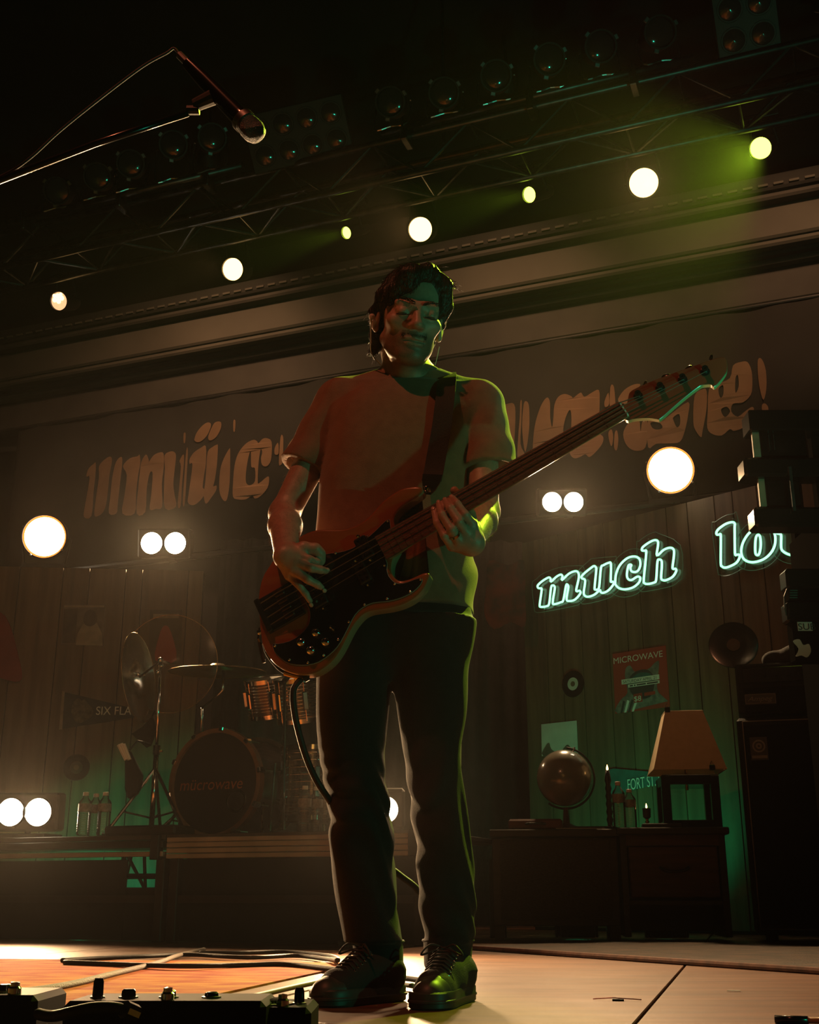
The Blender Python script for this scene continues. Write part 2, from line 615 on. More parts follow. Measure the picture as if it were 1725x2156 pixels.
GL = [
    [Z8([(75, 490), (90, 450), (125, 420), (140, 415), (138, 500), (125, 620), (110, 785), (55, 790), (65, 700), (95, 520), (75, 510)])],
    [Z8([(165, 440), (200, 400), (245, 375), (262, 400), (245, 500), (235, 600), (220, 710), (200, 760), (170, 785), (132, 780), (145, 650), (165, 520)])],
    [Z8([(290, 410), (325, 375), (330, 420), (315, 560), (300, 700), (290, 770), (240, 770), (250, 650), (265, 510)])],
    [Z8([(335, 440), (380, 385), (435, 370), (450, 360), (455, 420), (440, 500), (425, 640), (415, 770), (330, 770), (345, 640), (360, 500)])],
    [Z8([(460, 420), (480, 375), (500, 360), (515, 400), (512, 415), (545, 365), (585, 342), (612, 350), (612, 450), (600, 560), (600, 720), (560, 735), (520, 740), (530, 640), (540, 490), (520, 490), (500, 600), (490, 760), (430, 770), (440, 600), (450, 500)])],
    [Z8([(618, 360), (660, 332), (690, 340), (698, 370), (690, 450), (680, 560), (690, 640), (700, 720), (620, 730), (615, 560), (620, 450)])],
    [Z8([(725, 400), (755, 355), (758, 420), (745, 560), (735, 715), (712, 715), (722, 600), (735, 440)])],
    [Z8([(775, 330), (787, 330), (780, 480), (765, 700), (750, 700), (758, 560)])],
    [Z8([(755, 210), (770, 210), (766, 272), (755, 272)])],
    [Z8([(1108, 125), (1122, 125), (1118, 195), (1108, 195)])],
    [Z8([(800, 390), (830, 345), (880, 310), (912, 300), (912, 420), (900, 500), (890, 585), (900, 600), (895, 650), (850, 700), (815, 712), (787, 690), (795, 620), (820, 430), (800, 425)])],
    [Z8([(925, 340), (960, 305), (990, 290), (998, 305), (990, 440), (975, 540), (965, 580), (988, 575), (985, 610), (950, 660), (920, 698), (905, 690), (897, 630), (907, 560), (915, 460)])],
    [Z8([(835, 245), (850, 205), (885, 160), (920, 135), (945, 140), (945, 170), (920, 225), (885, 262), (855, 273), (835, 262)])],
    [Z8([(955, 165), (975, 135), (1005, 128), (1022, 140), (1018, 180), (990, 230), (955, 257), (932, 255), (930, 225)])],
    [Z8([(1080, 320), (1086, 340), (1085, 470), (1080, 580), (1065, 670), (1045, 685), (1020, 650), (1008, 590), (1015, 470), (1040, 390)])],
    [Z8([(1105, 560), (1115, 440), (1140, 350), (1190, 280), (1240, 252), (1265, 262), (1275, 275), (1305, 245), (1340, 243), (1370, 270), (1368, 380), (1350, 425), (1325, 440), (1300, 425), (1293, 380), (1302, 340), (1290, 320), (1275, 420), (1270, 540), (1280, 555), (1340, 510), (1352, 530), (1340, 590), (1290, 645), (1250, 662), (1230, 640), (1190, 668), (1140, 672), (1105, 655)]),
     Z8([(1190, 480), (1205, 380), (1222, 335), (1225, 440), (1250, 450), (1250, 540), (1215, 570), (1190, 550)])],
    [Z8([(1392, 310), (1415, 275), (1418, 350), (1392, 355)])],
    [Z8([(1432, 235), (1450, 235), (1450, 330), (1448, 400), (1435, 428), (1420, 415)])],
    [Z8([(1470, 330), (1490, 280), (1530, 230), (1570, 210), (1620, 240), (1600, 330), (1540, 360), (1490, 350)])],
    [Z7([(-60, 420), (20, 392), (70, 392), (78, 480), (70, 640), (60, 700), (-20, 730)])],
    [Z7([(108, 380), (118, 375), (115, 500), (110, 640), (135, 700), (130, 730), (92, 735), (95, 600), (105, 480)])],
    [Z7([(130, 390), (150, 375), (163, 410), (165, 520), (155, 620), (140, 690), (128, 640), (120, 520)])],
    [Z7([(190, 600), (205, 500), (235, 410), (265, 362), (285, 355), (297, 390), (298, 480), (310, 540), (318, 480), (325, 400), (350, 350), (390, 332), (430, 345), (440, 355), (470, 330), (490, 320), (510, 345), (560, 315), (600, 303), (605, 380), (600, 480), (590, 560), (610, 580), (628, 600), (620, 640), (580, 690), (540, 722), (515, 705), (480, 725), (445, 732), (420, 700), (430, 650), (400, 620), (360, 640), (300, 690), (240, 715), (190, 705)]),
     Z7([(380, 560), (395, 480), (420, 430), (430, 470), (425, 560), (400, 600)])],
    [Z7([(635, 375), (660, 320), (665, 390), (640, 410)])],
    [Z7([(672, 285), (695, 285), (705, 420), (700, 480), (670, 430)])],
    [Z7([(660, 570), (680, 550), (690, 600), (680, 655), (665, 620)])],
    [Z7([(700, 570), (715, 560), (722, 620), (712, 680), (695, 660)])],
    [Z7([(720, 360), (760, 300), (820, 265), (860, 270), (800, 330), (780, 380), (740, 385)])],
    [Z7([(755, 560), (800, 490), (850, 485), (860, 560), (870, 500), (900, 490), (905, 560), (890, 660), (840, 682), (790, 665), (760, 620)])],
    [Z7([(908, 490), (990, 500), (1050, 460), (1160, 380), (1160, 460), (1140, 560), (1110, 630), (1050, 640), (960, 640), (908, 660)]),
     Z7([(925, 505), (980, 510), (1000, 540), (970, 552), (935, 540)]), Z7([(1068, 478), (1105, 458), (1110, 520), (1090, 540), (1070, 500)])],
    [Z7([(1200, 340), (1250, 300), (1275, 310), (1275, 420), (1250, 560), (1240, 600), (1205, 555), (1192, 500)])],
    [Z7([(1290, 300), (1340, 270), (1420, 230), (1440, 150), (1490, 125), (1530, 125), (1555, 180), (1560, 260), (1550, 330), (1500, 380), (1440, 390), (1430, 440), (1470, 470), (1520, 430), (1560, 405), (1570, 430), (1550, 490), (1500, 540), (1445, 560), (1420, 550), (1370, 590), (1310, 580), (1279, 540), (1282, 440)]),
     Z7([(1352, 295), (1378, 275), (1380, 330), (1365, 355), (1352, 330)]), Z7([(1365, 430), (1400, 410), (1422, 440), (1390, 475)]), Z7([(1455, 230), (1470, 210), (1475, 280), (1455, 320)])],
    [Z7([(1595, 110), (1620, 108), (1645, 180), (1648, 290), (1630, 362), (1608, 300), (1595, 200)])],
    [Z7([(1620, 395), (1640, 385), (1660, 410), (1655, 450), (1625, 445)])],
]
for g in GL:
    loops = []
    for lp in g:
        pts = smooth_path(lp, 3, True)
        q = []
        for x, y in pts:
            p = on_ban(x, y) - BAN
            q.append((p.dot(S), p.z))
        loops.append(q)
    vs, fs = fill_polys(loops)
    MB().add([BAN + S * x + UP * z + NF * (ripple(x) + 0.012) for x, z in vs], fs).build('letter', M['banner_ink'], ban)

# --- drum riser
RF = at(350, 1757, 6.0)          # a point on the riser's front top edge
RZ = RF.z
rl, rr = -2.3, (at(852, 1750, 5.6) - RF).dot(S) + 0.12
RD = 1.25
def rp(t, d, z):
    return RF + S * t + BK * d + UP * (z - RZ)
M['riser_top'] = mat('riser_ply', (0.05, 0.042, 0.035), 0.5, var=0.4, scale=4)
M['riser_edge'] = mat('riser_edge_alu', (0.44, 0.38, 0.30), 0.55, 0.2, var=0.25, scale=6)
def riser_deck(t0, t1, light, label):
    base = rp((t0 + t1) / 2, RD / 2, 0.0)
    r = thing('riser_deck', base, label, 'stage riser', 'drum riser decks')
    c = rp((t0 + t1) / 2, RD / 2, RZ - 0.012)
    MB().box(c, (t1 - t0 - 0.006, RD, 0.024), S, BK, UP, bev=0.003).build('deck_board', M['riser_top'], r)
    zz = [(RZ - 0.026, 0.022), (RZ - 0.051, 0.024), (RZ - 0.078, 0.024), (RZ - 0.104, 0.022)] if light else [(RZ - 0.045, 0.035), (RZ - 0.092, 0.024)]
    for k, (z, h) in enumerate(zz):
        c = rp((t0 + t1) / 2, 0.012, z)
        m = M['riser_edge'] if (light or k == 1) else M['black']
        MB().box(c, (t1 - t0 - 0.02, 0.04, h), S, BK, UP, bev=0.003).build('edge_rail', m, r)
    for t in (t0 + 0.04, t1 - 0.04):
        for d in (0.05, RD - 0.05):
            MB().box(rp(t, d, (RZ - 0.1) / 2), (0.05, 0.05, RZ - 0.1), S, BK, UP, bev=0.004).build('leg', M['black'], r)
    MB().box(rp(t1 - 0.05, 0.0, RZ - 0.06), (0.05, 0.05, 0.12), S, BK, UP, bev=0.004).build('corner_bracket', M['black'], r)
    MB().box(rp((t0 + t1) / 2, 0.05, 0.2), (t1 - t0 - 0.1, 0.025, 0.035), S, BK, UP).build('cross_bar', M['black'], r)
    return r
riser_deck(rl, 0.0, False, 'dark-railed left deck of the drum riser under the bottles')
d2 = riser_deck(0.0, rr, True, 'pale-edged right deck of the drum riser under the bass drum')
# black skirt boards hung on the riser front, leaving one open braced bay
M['skirt'] = mat('riser_skirt', (0.012, 0.011, 0.010), 0.9, var=0.3, scale=3)
t_a = (on_plane(246, 1840, RF, -BK) - RF).dot(S); t_b = (on_plane(333, 1840, RF, -BK) - RF).dot(S)
z_a = on_plane(290, 1806, RF, -BK).z; z_b = on_plane(290, 1868, RF, -BK).z
def skirt(t0, t1, z0, z1, lab):
    o = MB().box(rp((t0 + t1) / 2, 0.09, (z0 + z1) / 2), (t1 - t0, 0.01, z1 - z0), S, BK, UP).build('riser_skirt', M['skirt'])
    tag(o, lab, 'skirt', 'black riser skirts')
skirt(rl, t_a, 0.004, RZ - 0.115, 'black skirt board under the left riser deck, left of the lit bay')
skirt(t_b, rr, 0.004, RZ - 0.115, 'black skirt board under the pale-edged riser deck')
skirt(t_a + 0.002, t_b - 0.002, 0.004, z_b, 'low black skirt board below the green-lit bay')
br_ = thing('brace_frame', rp((t_a + t_b) / 2, 0.25, 0.0), 'black cross-braced frame silhouetted in the green-lit riser bay', 'frame')
for (x0, y0, x1, y1, r) in ((262, 1800, 262, 1900, 0.011), (304, 1800, 307, 1900, 0.009), (240, 1845, 345, 1845, 0.014), (268, 1800, 312, 1885, 0.009), (278, 1800, 255, 1900, 0.006)):
    pa, pb = on_plane(x0, y0, RF + BK * 0.25, -BK), on_plane(x1, y1, RF + BK * 0.25, -BK)
    pa.z = max(pa.z, 0.0); pb.z = max(pb.z, 0.0)
    MB().cyl(pa, pb, r, n=8).build('brace', M['black'], br_)
# ================================================================== rig and lamps
AMBER = (1.0, 0.50, 0.20)
WARM = (1.0, 0.62, 0.30)
LIME = (0.62, 1.0, 0.03)


def glow(name, col, strength):
    m = mat(name, (0.02, 0.02, 0.02), 0.3, emit=col, estr=strength)
    try: m.cycles.emission_sampling = 'NONE'
    except Exception: pass
    return m


M['lens_warm'] = glow('lens_warm_lit', (1.0, 0.80, 0.55), 26)
M['lens_amber'] = glow('lens_amber_lit', (1.0, 0.55, 0.18), 5)
M['lens_amber_dim'] = glow('lens_amber_half_lit', (1.0, 0.50, 0.24), 1.3)
M['lens_lime'] = glow('lens_lime_lit', (0.72, 1.0, 0.06), 8)
M['lens_rim'] = glow('lens_rim_orange', (1.0, 0.22, 0.03), 2.2)
M['lens_off'] = mat('lens_unlit', (0.03, 0.03, 0.03), 0.12, coat=0.6)
M['gel_ring'] = mat('gel_ring', (0.05, 0.05, 0.05), 0.35, 0.6)

# --- box truss across the stage
T0 = Vector((0, 7.0, 0))
def tr_z(px, py, d=0.0):
    return on_plane(px, py, T0 + BK * d, -BK).z
TZ = tr_z(862, 287)
def tp(t, d, z):
    return T0 + S * t + BK * d + UP * z
truss = thing('lighting_truss', tp(0, 0.16, TZ - 0.32), 'long aluminium box truss spanning the top of the stage', 'truss')
for d, z in ((0, TZ), (0.32, TZ), (0, TZ - 0.32), (0.32, TZ - 0.32)):
    MB().cyl(tp(-6.5, d, z), tp(6.5, d, z), 0.026, n=10).build('chord', M['alu'], truss, smooth=True)
k = 0
t = -6.4
while t < 6.4:
    s = 1 if k % 2 else -1
    za, zb = (TZ, TZ - 0.32) if s > 0 else (TZ - 0.32, TZ)
    for d in (0, 0.32):
        MB().cyl(tp(t, d, za), tp(t + 0.36, d, zb), 0.011, n=6).build('lacing_bar', M['alu'], truss)
    MB().cyl(tp(t, 0 if s > 0 else 0.32, TZ - 0.32), tp(t + 0.36, 0.32 if s > 0 else 0, TZ - 0.32), 0.011, n=6).build('lacing_bar', M['alu'], truss)
    MB().cyl(tp(t, 0, za), tp(t, 0.32, za), 0.009, n=6).build('spreader', M['alu'], truss)
    t += 0.36; k += 1
# hoist cables up to the ceiling
for t in (-4.5, 0.2, 4.6):
    MB().cyl(tp(t, 0.16, TZ), tp(t, 0.16, 7.3), 0.012, n=6).build('hoist_cable', M['black'], truss)

# --- two lamp bars clamped in front of the top chord
def lamp_bar(x0, y0, x1, y1, cx, label):
    d = -0.09
    pa, pb = on_plane(x0, y0, T0 + BK * d, -BK), on_plane(x1, y1, T0 + BK * d, -BK)
    z = (pa.z + pb.z) / 2; pa.z = z; pb.z = z
    r = thing('lamp_bar', (pa + pb) / 2, label, 'pipe', 'lamp bars on the truss')
    MB().cyl(pa, pb, 0.025, n=12).build('pipe', M['alu'], r, smooth=True)
    for f in (0.08, 0.5, cx):
        c = pa.lerp(pb, f)
        MB().box(c + BK * 0.045 - UP * 0.03, (0.05, 0.14, 0.16), S, BK, UP, bev=0.006).build('clamp', M['alu'], r)
        MB().cyl(c - BK * 0.05 - UP * 0.07, c - BK * 0.05 + UP * 0.05, 0.008, n=6).build('clamp_bolt', M['alu'], r)
    return pa, pb, z
LB1 = lamp_bar(15, 465, 510, 352, 0.86, 'left aluminium lamp bar clamped along the front of the truss')
LB2 = lamp_bar(804, 279, 1460, 123, 0.82, 'right aluminium lamp bar clamped along the front of the truss')


def par_can(px, py, d, aim, r, label, group, zbar):
    """unlit PAR can standing on the bar; face pixel px,py"""
    c = on_plane(px, py, T0 + BK * d, -BK)
    ax = (Vector(aim) - c).normalized()
    o = thing('par_can', c, label, 'stage light', group)
    L = 0.30
    MB().lathe(c - ax * L, ax, [(0, 0.0), (0, 0.05), (0.03, 0.075), (0.10, 0.085), (0.16, r), (L - 0.01, r), (L, r * 1.04), (L + 0.012, r * 1.04), (L + 0.012, r * 0.92), (L - 0.03, r * 0.92)], 28).build('body', M['black'], o, smooth=True, auto=30)
    MB().lathe(c - ax * 0.035, ax, [(0, r * 0.93), (0.012, r * 0.7), (0.02, r * 0.35), (0.022, 0)], 28).build('lens', M['lens_off'], o, smooth=True)
    u = ax.orthogonal().normalized(); v = ax.cross(u)
    side = S - ax * S.dot(ax); side.normalize(); upx = ax.cross(side)
    for a in (20, 130, 250):
        q = side * math.cos(math.radians(a)) + upx * math.sin(math.radians(a))
        MB().box(c + q * (r + 0.012), (0.028, 0.02, 0.035), q, ax, q.cross(ax), bev=0.003).build('gel_clip', M['steel'], o)
    # U-shaped yoke down to the bar
    z = min(zbar, c.z - r - 0.05)
    b = Vector((c.x, c.y, z))
    pts = [c - ax * 0.12 + side * (r + 0.02), c - ax * 0.12 + side * (r + 0.025) - UP * 0.04, b + side * (r + 0.01) - ax * 0.02, b - ax * 0.02, b - side * (r + 0.01) - ax * 0.02, c - ax * 0.12 - side * (r + 0.025) - UP * 0.04, c - ax * 0.12 - side * (r + 0.02)]
    MB().tube(smooth_path([p[:] for p in pts], 4), 0.007, 6).build('yoke', M['steel'], o)
    return o


AUD = Vector((-1.4, -2.0, 0.0))
names = ['leftmost', 'second', 'third', 'fourth', 'fifth', 'sixth']
lefts = [(120, 402), (205, 372), (275, 345), (365, 305), (447, 290)]
for i, (x, y) in enumerate(lefts):
    par_can(x, y, -0.14, AUD + S * (i * 1.2 - 2), 0.105, '%s unlit black par can from the left on the left lamp bar' % names[i], 'par cans on the left lamp bar', LB1[2])
rights = [(822, 215), (935, 196), (1045, 160), (1157, 125), (1265, 98), (1390, 68)]
for i, (x, y) in enumerate(rights):
    par_can(x, y, -0.14, AUD + S * (i * 0.9 - 0.5), 0.105, '%s unlit black par can from the left on the right lamp bar' % names[i], 'par cans on the right lamp bar', LB2[2])


def off_blinder(px, py, cols, rows, aim, label):
    c = on_plane(px, py, T0 - BK * 0.12, -BK)
    ax = (Vector(aim) - c).normalized()
    sd = (S - ax * S.dot(ax)).normalized(); up = sd.cross(ax); up = up if up.z > 0 else -up
    o = thing('unlit_blinder', c - up * (rows * 0.09), label, 'stage light')
    MB().box(c - ax * 0.06, (cols * 0.18 + 0.04, 0.12, rows * 0.19 + 0.04), sd, ax, up, bev=0.01).build('housing', M['black'], o)
    for i in range(cols):
        for j in range(rows):
            p = c + sd * ((i - (cols - 1) / 2) * 0.18) + up * ((j - (rows - 1) / 2) * 0.19)
            MB().lathe(p, ax, [(0.002, 0.082), (0.012, 0.08), (0.012, 0.07)], 20).build('lamp_ring', M['black'], o)
            MB().lathe(p, ax, [(0.002, 0.07), (0.012, 0.045), (0.016, 0.0)], 20).build('lens', M['lens_off'], o, smooth=True)
    b = Vector((c.x, c.y, TZ))
    MB().cyl(c - ax * 0.06 - up * (rows * 0.09), Vector((c.x, c.y, TZ)) + BK * 0.12, 0.02, n=8).build('bracket', M['black'], o)
    return o


off_blinder(627, 283, 4, 2, (-1.0, 0, 0.4), 'unlit eight-lamp blinder panel hanging mid truss')
off_blinder(1572, 45, 2, 2, (0.3, 0, 0.4), 'unlit four-lamp blinder at the right end of the truss')


# --- lit LED heads under the truss
def led_head(px, py, d, r, lens, target, power, col, size, label, group, half=False, blend=0.25):
    c = on_plane(px, py, T0 + BK * d, -BK)
    ax = (Vector(target) - c).normalized()
    o = thing('led_par', c, label, 'stage light', group)
    MB().lathe(c - ax * 0.26, ax, [(0, 0), (0, r * 0.75), (0.04, r * 0.95), (0.2, r * 1.12), (0.268, r * 1.15), (0.268, r * 1.02), (0.25, r * 1.02)], 28).build('body', M['black'], o, smooth=True, auto=30)
    sd = (S - ax * S.dot(ax)).normalized(); up = sd.cross(ax); up = up if up.z > 0 else -up
    lz = MB().lathe(c - ax * 0.01, ax, [(0, r), (0.006, r * 0.7), (0.010, r * 0.35), (0.011, 0)], 28)
    lz.build('lens', M['lens_amber_dim'] if half else lens, o, smooth=True)
    if half:
        for (u, v, q) in [(0, 0, .3), (-.45, .2, .28), (.45, .25, .28), (0, .55, .3), (-.4, .65, .22), (.42, .68, .2), (-.65, -.2, .2), (.6, -.2, .2), (-.3, -.45, .25), (.3, -.45, .25), (0, -.78, .18)]:
            pc = c + sd * (u * r) + up * (v * r) + ax * 0.004
            MB().lathe(pc, ax, [(0, q * r), (0.008, q * r * .6), (0.011, 0)], 12).build('led_cell', lens if v > -0.05 else M['lens_amber_dim'], o, smooth=True)
    for s in (-1, 1):
        MB().cyl(c - ax * 0.13 + sd * (s * r * 1.25), Vector((c.x, c.y, c.z + 0.22)) + sd * (s * r * 1.0) - ax * 0.05, 0.01, n=6).build('yoke_arm', M['black'], o)
    MB().box(Vector((c.x, c.y, c.z + 0.24)) - ax * 0.05, (0.26, 0.04, 0.04), S, BK, UP, bev=0.005).build('yoke_bar', M['black'], o)
    MB().cyl(Vector((c.x, c.y, c.z + 0.24)) - ax * 0.05, T0 + S * (c - T0).dot(S) + BK * 0.32 + UP * (TZ - 0.32), 0.02, n=8).build('clamp', M['black'], o)
    if power:
        spot('beam', c + ax * 0.03, target, power, col, size, blend, r * 0.8, o)
    return o


GA, GG = 'amber LED heads under the truss', 'lime green LED heads under the truss'
led_head(124, 634, 0.45, 0.075, M['lens_amber'], (-5.2, 0, 0.6), 60, AMBER, 26, 'leftmost amber LED head with its honeycomb cells half lit', GA, half=True)
led_head(490, 567, 0.45, 0.086, M['lens_amber'], (-3.6, 0, 0.6), 260, AMBER, 24, 'second amber LED head from the left, left of the lime beam', GA)
led_head(885, 483, 0.45, 0.088, M['lens_amber'], (-1.9, 0.5, 0.6), 260, AMBER, 24, 'amber LED head directly above the bassist\'s head', GA)
led_head(1356, 385, 0.45, 0.098, M['lens_amber'], (0.4, 1.0, 0.6), 320, AMBER, 24, 'brightest amber LED head, right of the middle lime head', GA)
led_head(730, 490, 0.42, 0.045, M['lens_lime'], (-5.5, 2.2, 0.2), 2400, LIME, 22, 'small lime green LED head left of the bassist\'s head', GG)
led_head(1115, 410, 0.42, 0.055, M['lens_lime'], (-5.0, 1.8, 0.2), 2400, LIME, 22, 'middle lime green LED head with a beam to the lower left', GG)
led_head(1602, 312, 0.42, 0.070, M['lens_lime'], (-0.5, 2.75, 1.25), 1300, LIME, 26, 'rightmost lime green LED head lighting the bassist from behind', GG)


_l = bpy.data.objects['led_par.006']
_c = _l.location
spot('hot_beam', _c + (Vector((0.0, 2.75, 1.3)) - _c).normalized() * 0.04, (0.0, 2.75, 1.3), 900, LIME, 11, 0.6, 0.05, _l)

# --- blinders and round lamps on black stands
def stand(o, c, z_top, m=None):
    MB().cyl(Vector((c.x, c.y, 0.02)), Vector((c.x, c.y, z_top)), 0.02, n=8).build('pole', M['black'], o)
    for a in range(3):
        an = a * 2.094 + 0.5
        MB().cyl(Vector((c.x, c.y, 0.30)), Vector((c.x + 0.3 * math.cos(an), c.y + 0.3 * math.sin(an), 0.012)), 0.012, n=6).build('stand_leg', M['black'], o)


# black pipe running along the stage just above the set walls; the rear lamps clamp to it
PP0 = at(344, 1143, 8.75) + BK * 0.16
PPZ = max(zl, zr) + 0.06
def pipe_at(c):
    return Vector((PP0.x, PP0.y, PPZ)) + S * (c - PP0).dot(S)
def rear_Y(px, py):
    return on_plane(px, py, PP0 - BK * 0.16, -BK).y
rp_ = thing('rear_lamp_pipe', Vector((PP0.x, PP0.y, 0)), 'long black pipe above the set walls carrying the rear lamps', 'pipe')
_a, _b = Vector((PP0.x, PP0.y, PPZ)) - S * 3.4, Vector((PP0.x, PP0.y, PPZ)) + S * 7.2
MB().cyl(_a, _b, 0.024, n=10).build('pipe', M['black'], rp_)
for _p in (_a, _b):
    MB().cyl(Vector((_p.x, _p.y, 0.0)), _p, 0.03, n=10).build('upright', M['black'], rp_)
    MB().box(Vector((_p.x, _p.y, 0.01)), (0.4, 0.4, 0.02)).build('base_plate', M['black'], rp_)


def blinder(l1, l2, Y, r, aim, power, label, col=WARM, size=105, lens=None, floor_z=None):
    p1, p2 = at(*l1, Y), at(*l2, Y)
    p2.z = p1.z = (p1.z + p2.z) / 2
    c = (p1 + p2) / 2
    ax = (Vector(aim) - c).normalized()
    sd = (p2 - p1).normalized()
    ax = (ax - sd * ax.dot(sd)).normalized()
    up = sd.cross(ax); up = up if up.z > 0 else -up
    o = thing('blinder_light', Vector((c.x, c.y, 0.0 if floor_z is None else floor_z)), label, 'stage light', 'lit two-lamp blinders')
    w = (p2 - p1).length + 2 * r + 0.05
    MB().box(c - ax * 0.09, (w, 0.14, 2 * r + 0.05), sd, ax, up, bev=0.012).build('housing', M['black'], o)
    for p in (p1, p2):
        MB().lathe(p, ax, [(-0.02, r * 1.04), (0.006, r * 1.06), (0.006, r * 0.94)], 28).build('lamp_ring', M['black'], o)
        MB().lathe(p, ax, [(-0.012, r * .95), (-0.002, r * 0.6), (0.002, 0)], 28).build('lens', lens or M['lens_warm'], o, smooth=True)
        spot('lamp', p + ax * 0.02, p + ax, power, col, size, 0.9, r * 0.8, o)
    if floor_z is None:
        if c.z < 1.0:
            MB().box(Vector((c.x, c.y, 0.012)) - ax * 0.09, (w * 0.8, 0.16, 0.024), sd, BK, UP, bev=0.004).build('foot_plate', M['black'], o)
            MB().cyl(Vector((c.x, c.y, 0.02)) - ax * 0.09, c - ax * 0.09 - UP * r, 0.018, n=8).build('foot_post', M['black'], o)
        else:
            pc = pipe_at(c)
            MB().cyl(c - ax * 0.12, pc, 0.016, n=8).build('bracket', M['black'], o)
            MB().cyl(pc - S * 0.03, pc + S * 0.03, 0.034, n=10).build('clamp', M['black'], o)
    else:
        bz = Vector((c.x, c.y, floor_z)) - ax * 0.09
        MB().box(Vector((bz.x, bz.y, floor_z + 0.012)), (w * 0.8, 0.16, 0.024), sd, BK, UP, bev=0.004).build('foot_plate', M['black'], o)
        MB().cyl(bz, bz + UP * max(0.02, c.z - floor_z - r), 0.018, n=8).build('foot_post', M['black'], o)
    return o


blinder((319, 1146), (369, 1141), 8.75, 0.090, (-0.8, 1.0, 0.9), 420, 'lit two-lamp blinder on a stand left of the bassist, above the clear cymbal')
blinder((1163, 1060), (1208, 1054), rear_Y(1185, 1057), 0.072, (0.2, 1.5, 0.9), 320, 'lit two-lamp blinder on a stand behind the bass neck')
blinder((22, 1712), (80, 1708), 6.35, 0.076, (-0.5, 1.8, 0.3), 300, 'lit two-lamp blinder low on the drum riser at the left edge', floor_z=RZ)
blinder((757, 1706), (811, 1703), 5.2, 0.06, (0.02, 2.4, 0.2), 220, 'lit two-lamp blinder on the floor behind the bassist\'s legs', size=120)


def round_lamp(px, py, Y, r, aim, power, label):
    c = at(px, py, Y)
    ax = (Vector(aim) - c).normalized()
    o = thing('round_lamp', Vector((c.x, c.y, 0)), label, 'stage light', 'large round amber lamps')
    MB().lathe(c - ax * 0.3, ax, [(0, 0), (0, r * 0.6), (0.06, r * 0.85), (0.18, r * 1.02), (0.3, r * 1.05), (0.33, r * 1.05), (0.33, r * 0.98), (0.3, r * 0.98)], 36).build('body', M['black'], o, smooth=True, auto=30)
    MB().lathe(c, ax, [(0, r * 0.985), (0.004, r * 0.985), (0.004, r * 0.90), (0, r * 0.90)], 40).build('lens_rim', M['lens_rim'], o)
    MB().lathe(c + ax * 0.0, ax, [(0, r * .90), (0.02, r * 0.6), (0.03, 0)], 36).build('lens', M['lens_warm'], o, smooth=True)
    sd = ax.cross(UP).normalized()
    for s in (-1, 1):
        MB().cyl(c - ax * 0.12 + sd * (s * r * 1.1), c - ax * 0.12 + sd * (s * r * 0.9) - UP * (r * 1.35), 0.012, n=6).build('yoke_arm', M['black'], o)
    MB().box(c - ax * 0.12 - UP * (r * 1.35), (r * 2, 0.04, 0.03), sd, ax.cross(sd).cross(sd), UP).build('yoke_bar', M['black'], o)
    for a in (25, 100, 215, 300):
        q = sd * math.cos(math.radians(a)) + UP * math.sin(math.radians(a))
        MB().cyl(c + q * r * 1.03 + ax * 0.02, c + q * r * 1.03 + ax * 0.045, 0.008, n=6).build('clip', M['steel'], o)
    pc = pipe_at(c)
    MB().cyl(c - ax * 0.12 - UP * (r * 1.35), pc, 0.016, n=8).build('bracket', M['black'], o)
    MB().cyl(pc - S * 0.03, pc + S * 0.03, 0.034, n=10).build('clamp', M['black'], o)
    spot('lamp', c + ax * 0.05, c + ax, power, AMBER, 80, 0.8, r * 0.7, o)
    return o


round_lamp(94, 1130, rear_Y(94, 1130), 0.178, (-1.5, 0, 0.6), 140, 'large round amber lamp on a stand at the far left')
round_lamp(1412, 990, rear_Y(1412, 990), 0.160, (0.2, 1.0, 0.5), 60, 'large round amber lamp on a stand right of the bass neck')

# --- three added amber floods, no known fixtures, brightening the banner and the fascia
for i, (t, pw) in enumerate(((-2.6, 260), (0.3, 230), (2.9, 200))):
    c = tp(t, 1.5, 6.75)
    aim = on_ban(862, 1010) + S * (t * 1.1)
    ax = (aim - c).normalized()
    o = thing('added_banner_flood', c, '%s added amber flood hung upstage to brighten the banner' % ('left', 'middle', 'right')[i], 'stage light', 'added banner floods')
    MB().lathe(c - ax * 0.2, ax, [(0, 0), (0, .06), (.06, .09), (.2, .11), (.22, .11), (.22, .1)], 20).build('body', M['black'], o, smooth=True, auto=30)
    MB().lathe(c, ax, [(0, .1), (.01, 0)], 20).build('lens', M['lens_amber_dim'], o)
    MB().cyl(c - ax * .1, Vector((c.x, c.y, 7.3)), .018, n=8).build('hanger', M['black'], o)
    spot('beam', c + ax * .04, aim, pw, (1.0, .52, .26), 112, 0.9, .1, o)

# --- neon sign on the right set wall
M['neon'] = glow('neon_tube', (0.05, 1.0, 0.38), 5.0)
def neon_mat():
    m = M['neon']; nt = m.node_tree; b = nt.nodes['Principled BSDF']
    lw = nt.nodes.new('ShaderNodeLayerWeight'); lw.inputs[0].default_value = 0.35
    mx = nt.nodes.new('ShaderNodeMix'); mx.data_type = 'RGBA'
    mx.inputs[6].default_value = (0.48, 1.0, 0.66, 1); mx.inputs[7].default_value = (0.0, 0.62, 0.18, 1)
    nt.links.new(lw.outputs['Facing'], mx.inputs[0])
    nt.links.new(mx.outputs[2], b.inputs['Emission Color'])
    b.inputs['Emission Strength'].default_value = 1.7
    m.cycles.emission_sampling = 'AUTO'
neon_mat()
M['acrylic'] = thin_clear('sign_acrylic', (0.93, 0.97, 0.95), 0.0, 0.05)
M['acrylic_edge'] = mat('acrylic_edge', (0.10, 0.22, 0.15), 0.3, spec=0.6)
ZN = zoomed(1080, 1080, 645 / 1725)
